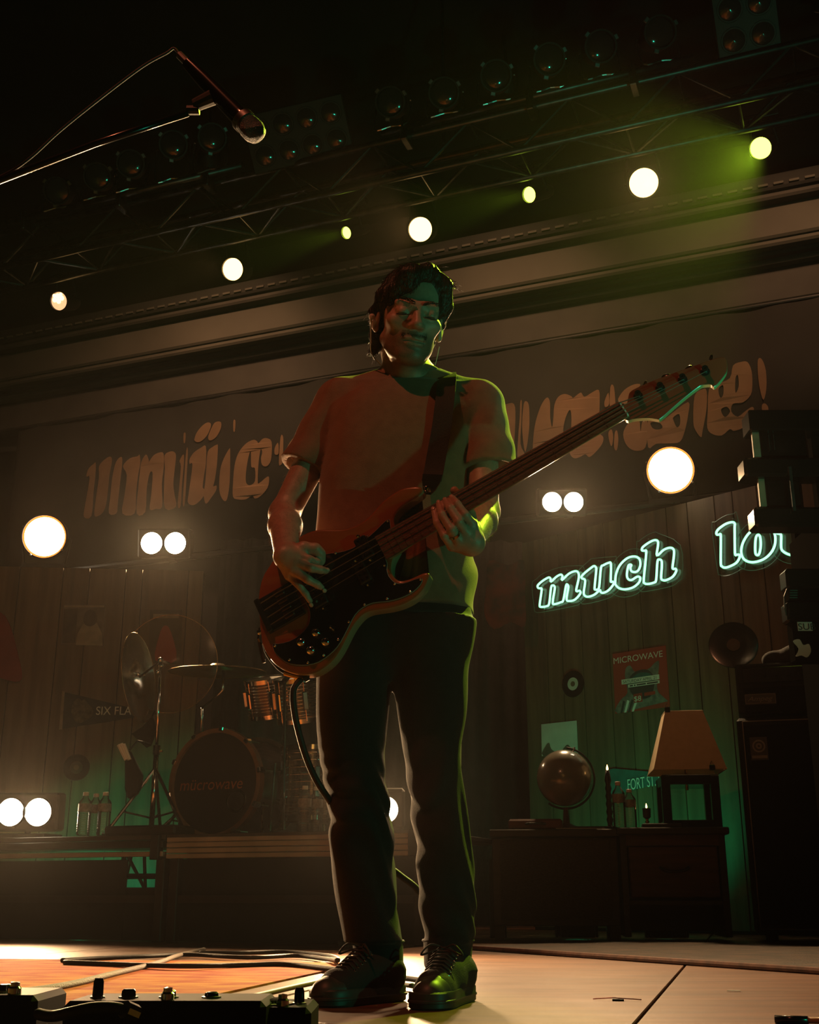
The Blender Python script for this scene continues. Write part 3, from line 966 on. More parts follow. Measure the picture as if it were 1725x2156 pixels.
LET = {
    'letter_m': [[(141, 408), (165, 385), (200, 364), (213, 370), (215, 387), (245, 360), (270, 347), (280, 357), (277, 378), (315, 343), (350, 328), (368, 335), (372, 365), (358, 430), (362, 441), (377, 438), (380, 455), (350, 488), (318, 496), (303, 485), (313, 420), (308, 404), (300, 410), (285, 490), (270, 503), (232, 514), (225, 500), (236, 430), (234, 412), (226, 408), (216, 420), (205, 510), (190, 525), (158, 529), (152, 515), (163, 432), (155, 425), (143, 422)]],
    'letter_u': [[(388, 357), (405, 338), (440, 310), (457, 299), (468, 306), (470, 325), (461, 420), (465, 431), (477, 431), (487, 415), (497, 310), (510, 295), (540, 281), (553, 288), (552, 378), (554, 388), (565, 388), (567, 402), (540, 435), (510, 450), (495, 445), (490, 435), (460, 460), (425, 472), (405, 465), (400, 445), (408, 385), (400, 372), (389, 368)]],
    'letter_c': [[(577, 390), (583, 340), (605, 292), (645, 255), (685, 245), (712, 258), (719, 290), (708, 322), (688, 333), (668, 327), (663, 308), (668, 293), (655, 292), (648, 310), (643, 350), (650, 372), (668, 378), (690, 365), (705, 358), (718, 365), (712, 390), (680, 418), (635, 430), (600, 424), (580, 405)]],
    'letter_h': [[(727, 205), (735, 190), (770, 165), (800, 153), (817, 160), (818, 185), (812, 240), (850, 208), (885, 196), (906, 206), (908, 240), (900, 305), (905, 315), (918, 315), (920, 330), (900, 360), (865, 378), (845, 378), (836, 365), (840, 300), (838, 270), (826, 262), (815, 275), (808, 375), (795, 392), (760, 400), (742, 395), (738, 375), (752, 225), (745, 213), (730, 212)]],
    'letter_l': [[(1147, 110), (1160, 90), (1200, 62), (1235, 52), (1250, 60), (1250, 90), (1252, 225), (1260, 235), (1275, 235), (1278, 250), (1260, 280), (1225, 300), (1195, 308), (1178, 300), (1172, 280), (1172, 130), (1165, 122), (1150, 122)]],
    'letter_o': [[(1287, 210), (1300, 160), (1335, 110), (1385, 84), (1430, 84), (1465, 100), (1479, 135), (1475, 185), (1450, 230), (1410, 262), (1360, 277), (1320, 272), (1295, 250)],
                 [(1383, 123), (1393, 135), (1397, 180), (1390, 225), (1378, 238), (1367, 225), (1366, 175), (1371, 135)]],
    'letter_v': [[(1488, 100), (1500, 82), (1540, 55), (1575, 43), (1592, 52), (1593, 90), (1590, 165), (1598, 178), (1625, 174), (1648, 150), (1655, 95), (1680, 62), (1702, 72), (1697, 130), (1670, 200), (1632, 222), (1600, 235), (1560, 235), (1525, 218), (1512, 195), (1512, 130), (1505, 118), (1490, 115)]],
}
def sign_word(keys, label):
    cs = on_right(*ZN([LET[keys[0]][0][0]])[0], 0.05)
    o = thing('neon_sign', cs, label, 'neon sign', 'green neon words')
    for kname in keys:
        for ki, lp in enumerate(LET[kname]):
            path = smooth_path(ZN(lp), 4, True)
            pts = [on_right(x, y, 0.05) for x, y in path]
            MB().loop(pts, 0.0085, 8).build(kname, M['neon'], o, smooth=True)
            if ki == 0:
                cx = sum(p[0] for p in ZN(lp)) / len(lp); cyy = sum(p[1] for p in ZN(lp)) / len(lp)
                # clear backing plate following the letter, edge outline catching the light
                q = [((on_right(x, y, 0.03) - FR0).dot(FRS), on_right(x, y, 0.03).z) for x, y in ZN(lp)]
                hull = convex(q)
                c0 = (sum(a for a, _ in hull) / len(hull), sum(b for _, b in hull) / len(hull))
                big = []
                for a, b in hull:
                    dx, dz = a - c0[0], b - c0[1]; L = math.hypot(dx, dz)
                    big.append((c0[0] + dx * (1 + 0.055 / L), c0[1] + dz * (1 + 0.055 / L)))
                big = smooth_path(big, 3, True)
                P3 = [Vector((FR0.x, FR0.y, 0)) + FRS * a + UP * b + FRN * 0.03 for a, b in big]
                pl = MB().prism(P3, FRN, 0.005).build('backing', M['acrylic'], o)
                MB().loop(P3, 0.0022, 5).build('backing_edge', M['acrylic_edge'], pl)
                for fx in (0.25, 0.75):
                    sp = P3[int(len(P3) * fx)] * 0.85 + (sum(P3, Vector()) / len(P3)) * 0.15
                    MB().cyl(sp, sp - FRN * 0.03, 0.006, n=6).build('standoff', M['steel'], o)
    return o


def convex(pts):
    pts = sorted(set(pts))
    def half(ps):
        h = []
        for p in ps:
            while len(h) > 1 and (h[-1][0] - h[-2][0]) * (p[1] - h[-2][1]) - (h[-1][1] - h[-2][1]) * (p[0] - h[-2][0]) <= 0: h.pop()
            h.append(p)
        return h
    a, b = half(pts), half(pts[::-1])
    return a[:-1] + b[:-1]


sign_word(['letter_m', 'letter_u', 'letter_c', 'letter_h'], 'green neon word much on the right set wall')
sign_word(['letter_l', 'letter_o', 'letter_v'], 'green neon word cut off by the gear tower at the right')

# --- green washes standing on the floor behind the riser and behind the furniture
def wash(name, p, target, power, size, label, radius=0.06):
    o = thing('floor_wash', p, label, 'stage light', 'green floor washes')
    ax = (Vector(target) - Vector(p)).normalized()
    c = Vector(p) + UP * 0.07
    MB().box(Vector(p) + UP * 0.05, (0.2, 0.12, 0.1), bev=0.01).build('housing', M['black'], o)
    MB().lathe(c + ax * 0.05, ax, [(0, 0.05), (0.012, 0.04), (0.016, 0)], 20).build('lens', M['lens_green'], o, smooth=True)
    for s in (-1, 1):
        MB().box(Vector(p) + Vector((s * 0.11, 0, 0.06)), (0.012, 0.05, 0.12), bev=0.003).build('bracket', M['black'], o)
    spot('beam', c + ax * 0.09, target, power, (0.02, 1.0, 0.42), size, 0.8, radius, o)
    return o
M['lens_green'] = glow('lens_green_lit', (0.05, 1.0, 0.4), 6)
gp = on_left(215, 1840); 
wash('w', Vector((gp.x + 0.15, gp.y - 1.0, 0.0)), Vector((gp.x + 0.05, gp.y, 0.55)), 26, 95, 'green floor wash hidden behind the riser under the left set wall')
# ================================================================== implicit surfaces (for bodies and cloth)
class Field:
    def __init__(self, xs, ys, zs):
        self.xs, self.ys, self.zs = [np.asarray(a, np.float32) for a in (xs, ys, zs)]
        self.D = np.full((len(xs), len(ys), len(zs)), 0.2, np.float32)

    def sub(self, lo, hi, pad):
        r = []
        for a, l, h in zip((self.xs, self.ys, self.zs), lo, hi):
            i0 = int(np.searchsorted(a, l - pad)); i1 = int(np.searchsorted(a, h + pad))
            r.append(slice(max(0, i0 - 1), min(len(a), i1 + 1)))
        X = self.xs[r[0]][:, None, None]; Y = self.ys[r[1]][None, :, None]; Z = self.zs[r[2]][None, None, :]
        return tuple(r), X, Y, Z

    def blend(self, r, d, k, op='u'):
        A = self.D[r]
        d = d.astype(np.float32)
        if op == 'u':
            if k > 0:
                h = np.maximum(k - np.abs(A - d), 0) / k
                self.D[r] = np.minimum(A, d) - h * h * (k * 0.25)
            else:
                self.D[r] = np.minimum(A, d)
        elif op == 's':
            if k > 0:
                h = np.maximum(k - np.abs(A + d), 0) / k
                self.D[r] = np.maximum(A, -d) + h * h * (k * 0.25)
            else:
                self.D[r] = np.maximum(A, -d)
        elif op == 'i':
            self.D[r] = np.maximum(A, d)

    def cone(self, p0, p1, r0, r1, k=0.01, op='u'):
        p0 = np.array(p0, float); p1 = np.array(p1, float)
        rm = max(r0, r1)
        r, X, Y, Z = self.sub(np.minimum(p0, p1) - rm, np.maximum(p0, p1) + rm, k + 0.006)
        if 0 in [s.stop - s.start for s in r]: return
        b = p1 - p0; L2 = max(float(b @ b), 1e-12)
        px, py, pz = X - p0[0], Y - p0[1], Z - p0[2]
        t = np.clip((px * b[0] + py * b[1] + pz * b[2]) / L2, 0, 1)
        d = np.sqrt((px - b[0] * t) ** 2 + (py - b[1] * t) ** 2 + (pz - b[2] * t) ** 2) - (r0 + (r1 - r0) * t)
        self.blend(r, d, k, op)

    def chain(self, pts, rs, k=0.006, op='u'):
        for i in range(len(pts) - 1):
            self.cone(pts[i], pts[i + 1], rs[i], rs[i + 1], k, op)

    def ell(self, c, rad, R=None, k=0.01, op='u'):
        """ellipsoid; R columns = local axes in world"""
        c = np.array(c, float); rad = np.array(rad, float)
        rm = float(rad.max())
        r, X, Y, Z = self.sub(c - rm, c + rm, k + 0.006)
        if 0 in [s.stop - s.start for s in r]: return
        px, py, pz = X - c[0], Y - c[1], Z - c[2]
        if R is None:
            u, v, w = px, py, pz
        else:
            R = np.array(R, float)
            u = px * R[0, 0] + py * R[1, 0] + pz * R[2, 0]
            v = px * R[0, 1] + py * R[1, 1] + pz * R[2, 1]
            w = px * R[0, 2] + py * R[1, 2] + pz * R[2, 2]
        k0 = np.sqrt((u / rad[0]) ** 2 + (v / rad[1]) ** 2 + (w / rad[2]) ** 2)
        k1 = np.sqrt((u / rad[0] ** 2) ** 2 + (v / rad[1] ** 2) ** 2 + (w / rad[2] ** 2) ** 2)
        d = k0 * (k0 - 1.0) / np.maximum(k1, 1e-6)
        self.blend(r, d, k, op)

    def zloft(self, ctrl, k=0.01, op='u', e=2.3, grow=0.0, fn=None):
        """ctrl rows: z, cx, cy, half width, half depth"""
        c = np.array(sorted(ctrl), float)
        z0, z1 = c[0, 0], c[-1, 0]
        lo = (c[:, 1] - c[:, 3]).min(), (c[:, 2] - c[:, 4]).min(), z0
        hi = (c[:, 1] + c[:, 3]).max(), (c[:, 2] + c[:, 4]).max(), z1
        r, X, Y, Z = self.sub(lo, hi, k + 0.03 + grow)
        zz = Z[0, 0, :]
        P = smooth_interp(c, np.clip(zz, z0, z1))
        cx, cyv, w, dp = [P[:, i][None, None, :] for i in range(4)]
        w = w + grow; dp = dp + grow
        q = (np.abs((X - cx) / w) ** e + np.abs((Y - cyv) / dp) ** e) ** (1 / e)
        d = (q - 1) * np.minimum(w, dp)
        if fn is not None:
            d = d + fn(X, Y, Z)
        d = np.maximum(d, np.maximum(Z - z1 - grow, z0 - grow - Z))
        self.blend(r, d, k, op)

    def mesh(self, name, m, parent=None, smooth_it=2, attr=None):
        V, Q = surface_nets(self.D, self.xs, self.ys, self.zs)
        V = relax(V, Q, smooth_it)
        return np_mesh(name, V, Q, m, parent, attr)


def smooth_interp(c, z):
    """monotone-ish cubic (Catmull-Rom in z) of columns 1.."""
    zs = c[:, 0]; Y = c[:, 1:]
    m = np.gradient(Y, zs, axis=0) if len(zs) > 2 else np.zeros_like(Y) + (Y[-1] - Y[0]) / (zs[-1] - zs[0])
    i = np.clip(np.searchsorted(zs, z) - 1, 0, len(zs) - 2)
    h = (zs[i + 1] - zs[i]); t = ((z - zs[i]) / h)[:, None]; h = h[:, None]
    return ((2 * t ** 3 - 3 * t ** 2 + 1) * Y[i] + (t ** 3 - 2 * t ** 2 + t) * h * m[i] + (-2 * t ** 3 + 3 * t ** 2) * Y[i + 1] + (t ** 3 - t ** 2) * h * m[i + 1])


def surface_nets(D, xs, ys, zs):
    s = D < 0
    nx, ny, nz = D.shape
    cnt = np.zeros((nx - 1, ny - 1, nz - 1), np.int8)
    for a in (0, 1):
        for b in (0, 1):
            for c in (0, 1):
                cnt += s[a:nx - 1 + a, b:ny - 1 + b, c:nz - 1 + c]
    mask = (cnt > 0) & (cnt < 8)
    I, J, K = np.nonzero(mask)
    vid = np.full(mask.shape, -1, np.int32)
    vid[I, J, K] = np.arange(len(I), dtype=np.int32)
    acc = np.zeros((len(I), 3)); n = np.zeros(len(I))
    cor = [(a, b, c) for a in (0, 1) for b in (0, 1) for c in (0, 1)]
    val = {q: D[I + q[0], J + q[1], K + q[2]].astype(np.float64) for q in cor}
    pos = {q: np.stack([xs[I + q[0]], ys[J + q[1]], zs[K + q[2]]], 1).astype(np.float64) for q in cor}
    for q in cor:
        for ax in range(3):
            if q[ax] == 0:
                p = list(q); p[ax] = 1; p = tuple(p)
                d0, d1 = val[q], val[p]
                x = (d0 < 0) != (d1 < 0)
                t = np.where(x, d0 / np.where(x, d0 - d1, 1), 0)
                acc += np.where(x[:, None], pos[q] + (pos[p] - pos[q]) * t[:, None], 0); n += x
    V = acc / n[:, None]
    Q = []
    # x edges
    e = s[:-1, 1:-1, 1:-1] != s[1:, 1:-1, 1:-1]
    i, j, k = np.nonzero(e); f = s[i, j + 1, k + 1]
    q = np.stack([vid[i, j, k], vid[i, j + 1, k], vid[i, j + 1, k + 1], vid[i, j, k + 1]], 1)
    q[~f] = q[~f][:, ::-1]; Q.append(q)
    e = s[1:-1, :-1, 1:-1] != s[1:-1, 1:, 1:-1]
    i, j, k = np.nonzero(e); f = s[i + 1, j, k + 1]
    q = np.stack([vid[i, j, k], vid[i, j, k + 1], vid[i + 1, j, k + 1], vid[i + 1, j, k]], 1)
    q[~f] = q[~f][:, ::-1]; Q.append(q)
    e = s[1:-1, 1:-1, :-1] != s[1:-1, 1:-1, 1:]
    i, j, k = np.nonzero(e); f = s[i + 1, j + 1, k]
    q = np.stack([vid[i, j, k], vid[i + 1, j, k], vid[i + 1, j + 1, k], vid[i, j + 1, k]], 1)
    q[~f] = q[~f][:, ::-1]; Q.append(q)
    return V, np.concatenate(Q)


def relax(V, Q, it):
    for _ in range(it):
        acc = np.zeros_like(V); n = np.zeros(len(V))
        for a in range(4):
            for b in ((a + 1) % 4, (a + 3) % 4):
                for c in range(3):
                    acc[:, c] += np.bincount(Q[:, a], V[Q[:, b], c], len(V))
                n += np.bincount(Q[:, a], minlength=len(V))
        V = V * 0.45 + 0.55 * acc / np.maximum(n, 1)[:, None]
    return V


def np_mesh(name, V, Q, m, parent=None, attr=None):
    ofs = ORG[parent.name] if parent is not None else Vector((0, 0, 0))
    if parent is None:
        ofs = Vector((float(V[:, 0].mean()), float(V[:, 1].mean()), float(V[:, 2].min())))
    W = (V - np.array(ofs[:])).astype(np.float32)
    me = bpy.data.meshes.new(name)
    me.vertices.add(len(W)); me.vertices.foreach_set('co', W.ravel())
    me.loops.add(Q.size); me.loops.foreach_set('vertex_index', Q.astype(np.int32).ravel())
    me.polygons.add(len(Q))
    me.polygons.foreach_set('loop_start', np.arange(0, Q.size, 4, dtype=np.int32))
    me.polygons.foreach_set('loop_total', np.full(len(Q), 4, np.int32))
    me.polygons.foreach_set('use_smooth', np.ones(len(Q), bool))
    me.update(calc_edges=True); me.validate()
    if attr is not None:
        for an, fn in attr.items():
            at_ = me.attributes.new(an, 'FLOAT', 'POINT')
            at_.data.foreach_set('value', fn(V).astype(np.float32))
    me.materials.append(m)
    o = bpy.data.objects.new(name, me); C.objects.link(o)
    if parent is None: o.location = ofs
    else: o.parent = parent
    ORG[o.name] = ofs
    return o


def noise3(X, Y, Z, seed=0):
    """cheap smooth band-limited noise, about -1..1"""
    rs = np.random.RandomState(seed); d = 0
    for i in range(6):
        k = rs.normal(size=3); k = k / np.linalg.norm(k) * (0.6 + rs.rand() * 0.9)
        d = d + np.sin(X * k[0] + Y * k[1] + Z * k[2] + rs.rand() * 6.28)
    return d / 3.2
# ================================================================== bass guitar
G0 = at(956, 1071, 2.45)                      # on the body's top plane
_c = (CAM - G0).normalized()
GA_ = (RGT * 711 + UPV * 408)
GA_ = (GA_ - _c * GA_.dot(_c)).normalized()    # along the neck, to the headstock
_b0 = (_c.cross(GA_)); _b0 = _b0 if _b0.z > 0 else -_b0
TH = math.radians(24)
GN = (_c * math.cos(TH) + _b0 * math.sin(TH)).normalized()
GB = GN.cross(GA_).normalized(); GB = GB if GB.z > 0 else -GB


def gpt(px, py, lift=0.0):
    return on_plane(px, py, G0 + GN * lift, GN)


def g2(px, py, lift=0.0):
    p = gpt(px, py, lift) - G0
    return p.dot(GA_), p.dot(GB)


def gw(a, b, n=0.0):
    return G0 + GA_ * a + GB * b + GN * n


ZG = zoomed(540, 1000, 400 / 1725)
M['bass_top'] = mat('bass_amber_top', (0.36, 0.105, 0.030), 0.22, var=0.25, scale=3, stretch=(1, 1, 9), coat=0.6)
M['bass_side'] = mat('bass_ash_side', (0.34, 0.26, 0.15), 0.25, var=0.3, scale=6, coat=0.5)
M['guard'] = mat('pickguard_black', (0.006, 0.006, 0.006), 0.16, coat=0.3)
M['guard_edge'] = mat('pickguard_white_ply', (0.5, 0.5, 0.46), 0.4)
M['maple'] = mat('maple', (0.40, 0.26, 0.12), 0.3, var=0.2, scale=5, coat=0.5)
M['rosewood'] = mat('rosewood', (0.17, 0.058, 0.030), 0.4, col2=(0.075, 0.026, 0.014), scale=26, stretch=(1.2, 9, 9))
M['head_face'] = mat('headstock_red', (0.24, 0.045, 0.024), 0.25, var=0.2, scale=5, coat=0.4)
M['string'] = mat('string_steel', (0.42, 0.34, 0.29), 0.35, 1.0)
M['saddle'] = mat('saddle_dark', (0.10, 0.06, 0.045), 0.35, 1.0)
M['fret'] = mat('fret_wire', (0.30, 0.17, 0.11), 0.4, 1.0)
M['pickup'] = mat('pickup_black', (0.010, 0.010, 0.010), 0.3)

body_px = [(1510, 150), (1500, 112), (1460, 100), (1400, 103), (1320, 120), (1240, 165), (1160, 225), (1100, 285), (1050, 345), (990, 400),
           (900, 455), (800, 485), (700, 490), (600, 490), (520, 500), (430, 535), (350, 590), (250, 670), (170, 745), (110, 830), (65, 900),
           (35, 985), (18, 1080), (15, 1165), (18, 1240), (26, 1330), (34, 1430), (50, 1530), (85, 1615), (140, 1690), (210, 1750), (310, 1795),
           (420, 1815), (530, 1800), (620, 1750), (700, 1680), (760, 1595), (810, 1500), (850, 1420), (900, 1340), (960, 1275), (1020, 1242),
           (1100, 1226), (1220, 1208), (1340, 1172), (1440, 1115), (1520, 1030), (1560, 950), (1572, 905), (1550, 883), (1500, 892), (1430, 925),
           (1360, 950), (1300, 955), (1250, 925), (1230, 880), (1225, 830), (1240, 760), (1300, 640), (1290, 540), (1262, 470), (1250, 410), (1270, 350), (1330, 285), (1400, 238), (1470, 190)]
bp = [g2(x, y) for x, y in smooth_path(ZG(body_px), 3, True)]
bass = thing('bass_guitar', gw(-0.35, -0.2, -0.02), 'amber four-string electric bass with black pickguard held by the bassist', 'bass guitar')


def loft_slab(poly, levels, name, m, parent, smooth=True):
    """levels: (inset, height) rings from back to front; poly in a,b"""
    n = len(poly)
    cxs = np.array(poly)
    area = sum(poly[i][0] * poly[(i + 1) % n][1] - poly[(i + 1) % n][0] * poly[i][1] for i in range(n))
    sgn = 1 if area > 0 else -1
    tang = np.roll(cxs, -1, 0) - np.roll(cxs, 1, 0)
    nr = np.stack([tang[:, 1], -tang[:, 0]], 1) * sgn
    nr /= np.maximum(np.linalg.norm(nr, axis=1, keepdims=True), 1e-9)
    mb = MB(); vs = []; fs = []
    for ins, h in levels:
        q = cxs - nr * ins
        vs += [gw(x, y, h) for x, y in q]
    for k in range(len(levels) - 1):
        fs += [(k * n + i, k * n + (i + 1) % n, (k + 1) * n + (i + 1) % n, (k + 1) * n + i) for i in range(n)]
    fs.append(list(range(n))); fs.append(list(range((len(levels) - 1) * n, len(levels) * n)))
    mb.add(vs, fs)
    o = mb.build(name, m, parent, smooth=smooth)
    try: o.data.set_sharp_from_angle(angle=math.radians(28))
    except Exception: pass
    return o


body = loft_slab(bp, [(0.012, -0.042), (0.004, -0.040), (0.0, -0.034), (0.0, -0.006), (0.0012, -0.0025), (0.004, -0.0005), (0.006, 0)], 'body', M['bass_top'], bass)
body.data.materials.append(M['bass_side'])
for p in body.data.polygons:
    if abs(p.normal.dot(GN)) < 0.55: p.material_index = 1

guard_px = [(1215, 412), (1190, 408), (1150, 440), (1080, 510), (1000, 580), (920, 640), (840, 680), (740, 705), (600, 725), (500, 790), (440, 880), (415, 1000), (430, 1120),
            (478, 1210), (490, 1290), (470, 1370), (400, 1450), (300, 1510), (200, 1532), (152, 1535), (153, 1575), (180, 1630), (260, 1700), (360, 1730), (470, 1728), (570, 1700), (660, 1640), (740, 1560),
            (800, 1460), (850, 1360), (900, 1270), (970, 1205), (1060, 1165), (1150, 1155), (1250, 1140), (1350, 1105), (1430, 1060), (1490, 1000), (1510, 955), (1495, 937), (1450, 945),
            (1370, 975), (1300, 988), (1250, 970), (1205, 920), (1187, 860), (1190, 800), (1150, 705), (1116, 615), (1180, 560), (1246, 522), (1222, 480)]
gpoly = [g2(x, y) for x, y in smooth_path(ZG(guard_px), 2, True)]
loft_slab(gpoly, [(0, 0.0), (0, 0.0012)], 'pickguard_ply', M['guard_edge'], bass, False)
guard = loft_slab(gpoly, [(0.0009, 0.0011), (0.0009, 0.0020), (0.0018, 0.0026)], 'pickguard', M['guard'], bass, False)
for x, y in [(1195, 420), (1010, 562), (722, 712), (1165, 822), (1258, 992), (1400, 1060), (1190, 1125), (985, 1178), (842, 1335), (745, 1495), (615, 1640), (470, 1705), (303, 1680), (172, 1553), (1495, 950)]:
    a, b = g2(*ZG([(x, y)])[0])
    MB().lathe(gw(a, b, 0.0024), GN, [(0, 0.0032), (0.0012, 0.0026), (0.0018, 0)], 8).build('screw', M['chrome'], guard, smooth=True)

# scale line: nut and bridge
A_NUT = g2(1312, 867)[0]; A_BR = g2(601, 1275)[0]
B_LINE = lambda a: 0.0
bn, bb = g2(1312, 867)[1], g2(601, 1275)[1]
def cb_(a):  # neck centre line
    return bb + (bn - bb) * (a - A_BR) / (A_NUT - A_BR)
FB_END = g2(*ZG([(1155, 705)])[0])[0]
def half_w(a):  # fretboard half width
    return 0.0205 + (0.0305 - 0.0205) * (A_NUT - a) / (A_NUT - FB_END)
BT = 0.0145     # fretboard top above body top

# neck: rounded maple back with a board on top
nk = MB(); rows = []; N = 14
na = 24
for i in range(na + 1):
    a = FB_END + 0.005 + (A_NUT - FB_END) * i / na
    hw = half_w(a) - 0.0005
    depth = 0.019 + 0.004 * (1 - i / na) + (0.012 if i < 2 else 0)
    ring = []
    for j in range(N + 1):
        th = math.pi * j / N
        ring.append(gw(a, cb_(a) + hw * math.cos(th), BT - 0.006 - depth * math.sin(th) ** 0.8))
    rows.append(ring)
vs = [p for r in rows for p in r]; fs = []
for i in range(na):
    for j in range(N):
        fs.append((i * (N + 1) + j, i * (N + 1) + j + 1, (i + 1) * (N + 1) + j + 1, (i + 1) * (N + 1) + j))
    fs.append((i * (N + 1), (i + 1) * (N + 1), (i + 1) * (N + 1) + N, i * (N + 1) + N))
fs.append(list(range(N + 1))); fs.append(list(range(na * (N + 1), (na + 1) * (N + 1))))
nk.add(vs, fs)
nk.build('neck', M['maple'], bass, smooth=True, auto=50)
fbm = MB()
rows = []
for i in range(na + 1):
    a = FB_END + (A_NUT - FB_END) * i / na
    hw = half_w(a)
    ring = [gw(a, cb_(a) - hw, BT - 0.006)]
    for j in range(9):
        u = -1 + 2 * j / 8
        ring.append(gw(a, cb_(a) + hw * u, BT + 0.0016 * (1 - u * u)))
    ring.append(gw(a, cb_(a) + hw, BT - 0.006))
    rows.append(ring)
m_ = len(rows[0]); vs = [p for r in rows for p in r]
fs = [(i * m_ + j, i * m_ + (j + 1) % m_, (i + 1) * m_ + (j + 1) % m_, (i + 1) * m_ + j) for i in range(na) for j in range(m_)]
fs += [list(range(m_)), list(range(na * m_, (na + 1) * m_))]
fbm.add(vs, fs)
board = fbm.build('fretboard', M['rosewood'], bass, smooth=True, auto=35)
SC = A_NUT - A_BR
for k in range(1, 21):
    a = A_BR + SC / (2 ** (k / 12))
    if a < FB_END + 0.003: break
    hw = half_w(a)
    MB().tube([gw(a, cb_(a) + hw * u, BT + 0.0016 * (1 - u * u) + 0.0004) for u in (-1, -0.5, 0, 0.5, 1)], 0.0008, 6).build('fret', M['fret'], board)
    if k in (12,):
        am = A_BR + SC / (2 ** ((k - 0.5) / 12))
        MB().cyl(gw(am, cb_(am), BT + 0.0012), gw(am, cb_(am), BT + 0.0019), 0.003, n=10).build('position_dot', M['maple'], board)
MB().box(gw(A_NUT + 0.002, bn, BT), (0.004, 0.0405, 0.008), GA_, GB, GN, bev=0.001).build('nut', M['guard_edge'], bass)

# headstock
ZH = zoomed(1280, 720, 280 / 1725)
hp = [(145, 838), (240, 800), (262, 740), (272, 685), (300, 640), (380, 592), (560, 512), (800, 422), (1000, 350), (1190, 285), (1340, 230), (1480, 195), (1530, 215), (1552, 285), (1545, 380), (1500, 455), (1440, 530),
      (1380, 580), (1340, 552), (1270, 552), (1200, 572), (1040, 690), (850, 850), (690, 992), (640, 1000), (540, 985), (400, 990), (320, 1000), (235, 1008)]
HL = BT - 0.010
hpoly = [g2(x, y, HL) for x, y in smooth_path(ZH(hp), 3, True)]
hd = loft_slab(hpoly, [(0.001, HL - 0.016), (0, HL - 0.015), (0, HL - 0.001), (0.001, HL)], 'headstock', M['head_face'], bass)
hd.data.materials.append(M['maple'])
for p in hd.data.polygons:
    if abs(p.normal.dot(GN)) < 0.5: p.material_index = 1
posts = [g2(*ZH([q])[0], HL) for q in ((395, 705), (680, 600), (970, 490), (1262, 385))]
keys = [g2(*ZH([q])[0], HL) for q in ((472, 490), (770, 395), (1045, 285), (1338, 150))]
for i, ((pa, pb), (ka, kb)) in enumerate(zip(posts, keys)):
    tn = MB().lathe(gw(pa, pb, HL), GN, [(0, 0.0105), (0.002, 0.0105), (0.003, 0.007), (0.006, 0.0058), (0.011, 0.0062), (0.016, 0.0072), (0.018, 0.0068), (0.018, 0.002), (0.012, 0.0)], 18).build('tuner_post', M['black_gloss'], bass, smooth=True, auto=30)
    dk = Vector((ka - pa, kb - pb, 0)).normalized()
    e = gw(ka - dk.x * 0.012, kb - dk.y * 0.012, HL - 0.022)
    st = gw(pa, pb, HL - 0.022)
    MB().cyl(st, e, 0.0042, n=8).build('tuner_shaft', M['chrome'], tn)
    kd = (e - st).normalized()
    tw = math.radians((15, 75, 40, 5)[i])
    u = (GN.cross(kd)).normalized(); v = kd.cross(u)
    uu = u * math.cos(tw + 1.57) + v * math.sin(tw + 1.57)
    MB().ball(e + kd * 0.010, (0.0135, 0.010, 0.004), uu, kd, uu.cross(kd), 16, 10).build('tuner_key', M['black_gloss'], tn, smooth=True)

# bridge, pickups, knobs, strings
SP = [(-1.5 + i) for i in range(4)]
brd = (GA_, GB, GN)
br_c = (A_BR - 0.012, cb_(A_BR))
bridge = MB().box(gw(br_c[0], br_c[1], 0.004), (0.094, 0.086, 0.008), GA_, GB, GN, bev=0.002).build('bridge', M['black_gloss'], bass)
MB().box(gw(br_c[0] - 0.040, br_c[1], 0.010), (0.012, 0.086, 0.014), GA_, GB, GN, bev=0.002).build('bridge_tail', M['black_gloss'], bridge)
for s in SP:
    bq = br_c[1] + s * 0.019
    sd_ = MB().box(gw(A_BR + 0.002, bq, 0.013), (0.024, 0.0155, 0.010), GA_, GB, GN, bev=0.002).build('saddle', M['saddle'], bridge)
    MB().cyl(gw(A_BR - 0.010, bq, 0.013), gw(A_BR - 0.048, bq, 0.012), 0.0016, n=6).build('intonation_screw', M['saddle'], bridge)
def pickup(a0, b0, da, db, nm):
    c = gw(a0, b0, 0.0075)
    p = MB().box(c, (da, db, 0.013), GA_, GB, GN, bev=0.003).build('pickup', M['pickup'], bass)
    for k in range(4):
        for e in (-1, 1):
            q = gw(a0 + e * 0.006 * (0), b0 + db * (-0.36 + 0.24 * k), 0.0142)
        MB().cyl(q - GA_ * 0.006, q - GA_ * 0.006 + GN * 0.0008, 0.003, n=8).build('pole_piece', M['chrome'], p)
        MB().cyl(q + GA_ * 0.006, q + GA_ * 0.006 + GN * 0.0008, 0.003, n=8).build('pole_piece', M['chrome'], p)
    for e in (-1, 1):
        q = gw(a0, b0 + e * (db / 2 + 0.005), 0.004)
        MB().lathe(q, GN, [(0, 0.004), (0.004, 0.004), (0.006, 0)], 8).build('pickup_screw', M['chrome'], p)
aP = g2(*ZG([(1000, 800)])[0])[0]
pickup(aP + 0.012, cb_(aP) + 0.023, 0.029, 0.055, 'p')
pickup(aP - 0.018, cb_(aP) - 0.026, 0.029, 0.055, 'p')
aJ = g2(*ZG([(560, 1095)])[0])[0]
pickup(aJ, cb_(aJ) - 0.002, 0.034, 0.094, 'j')
for q in ((540, 1432), (405, 1518), (628, 1515), (492, 1592)):
    a, b = g2(*ZG([q])[0], 0.012)
    kn = MB().lathe(gw(a, b, 0.0026), GN, [(0, 0.0105), (0.010, 0.0102), (0.014, 0.0085), (0.0165, 0.005), (0.0172, 0)], 20).build('knob', M['chrome'], bass, smooth=True, auto=40)
a, b = g2(*ZG([(690, 1395)])[0], 0.006)
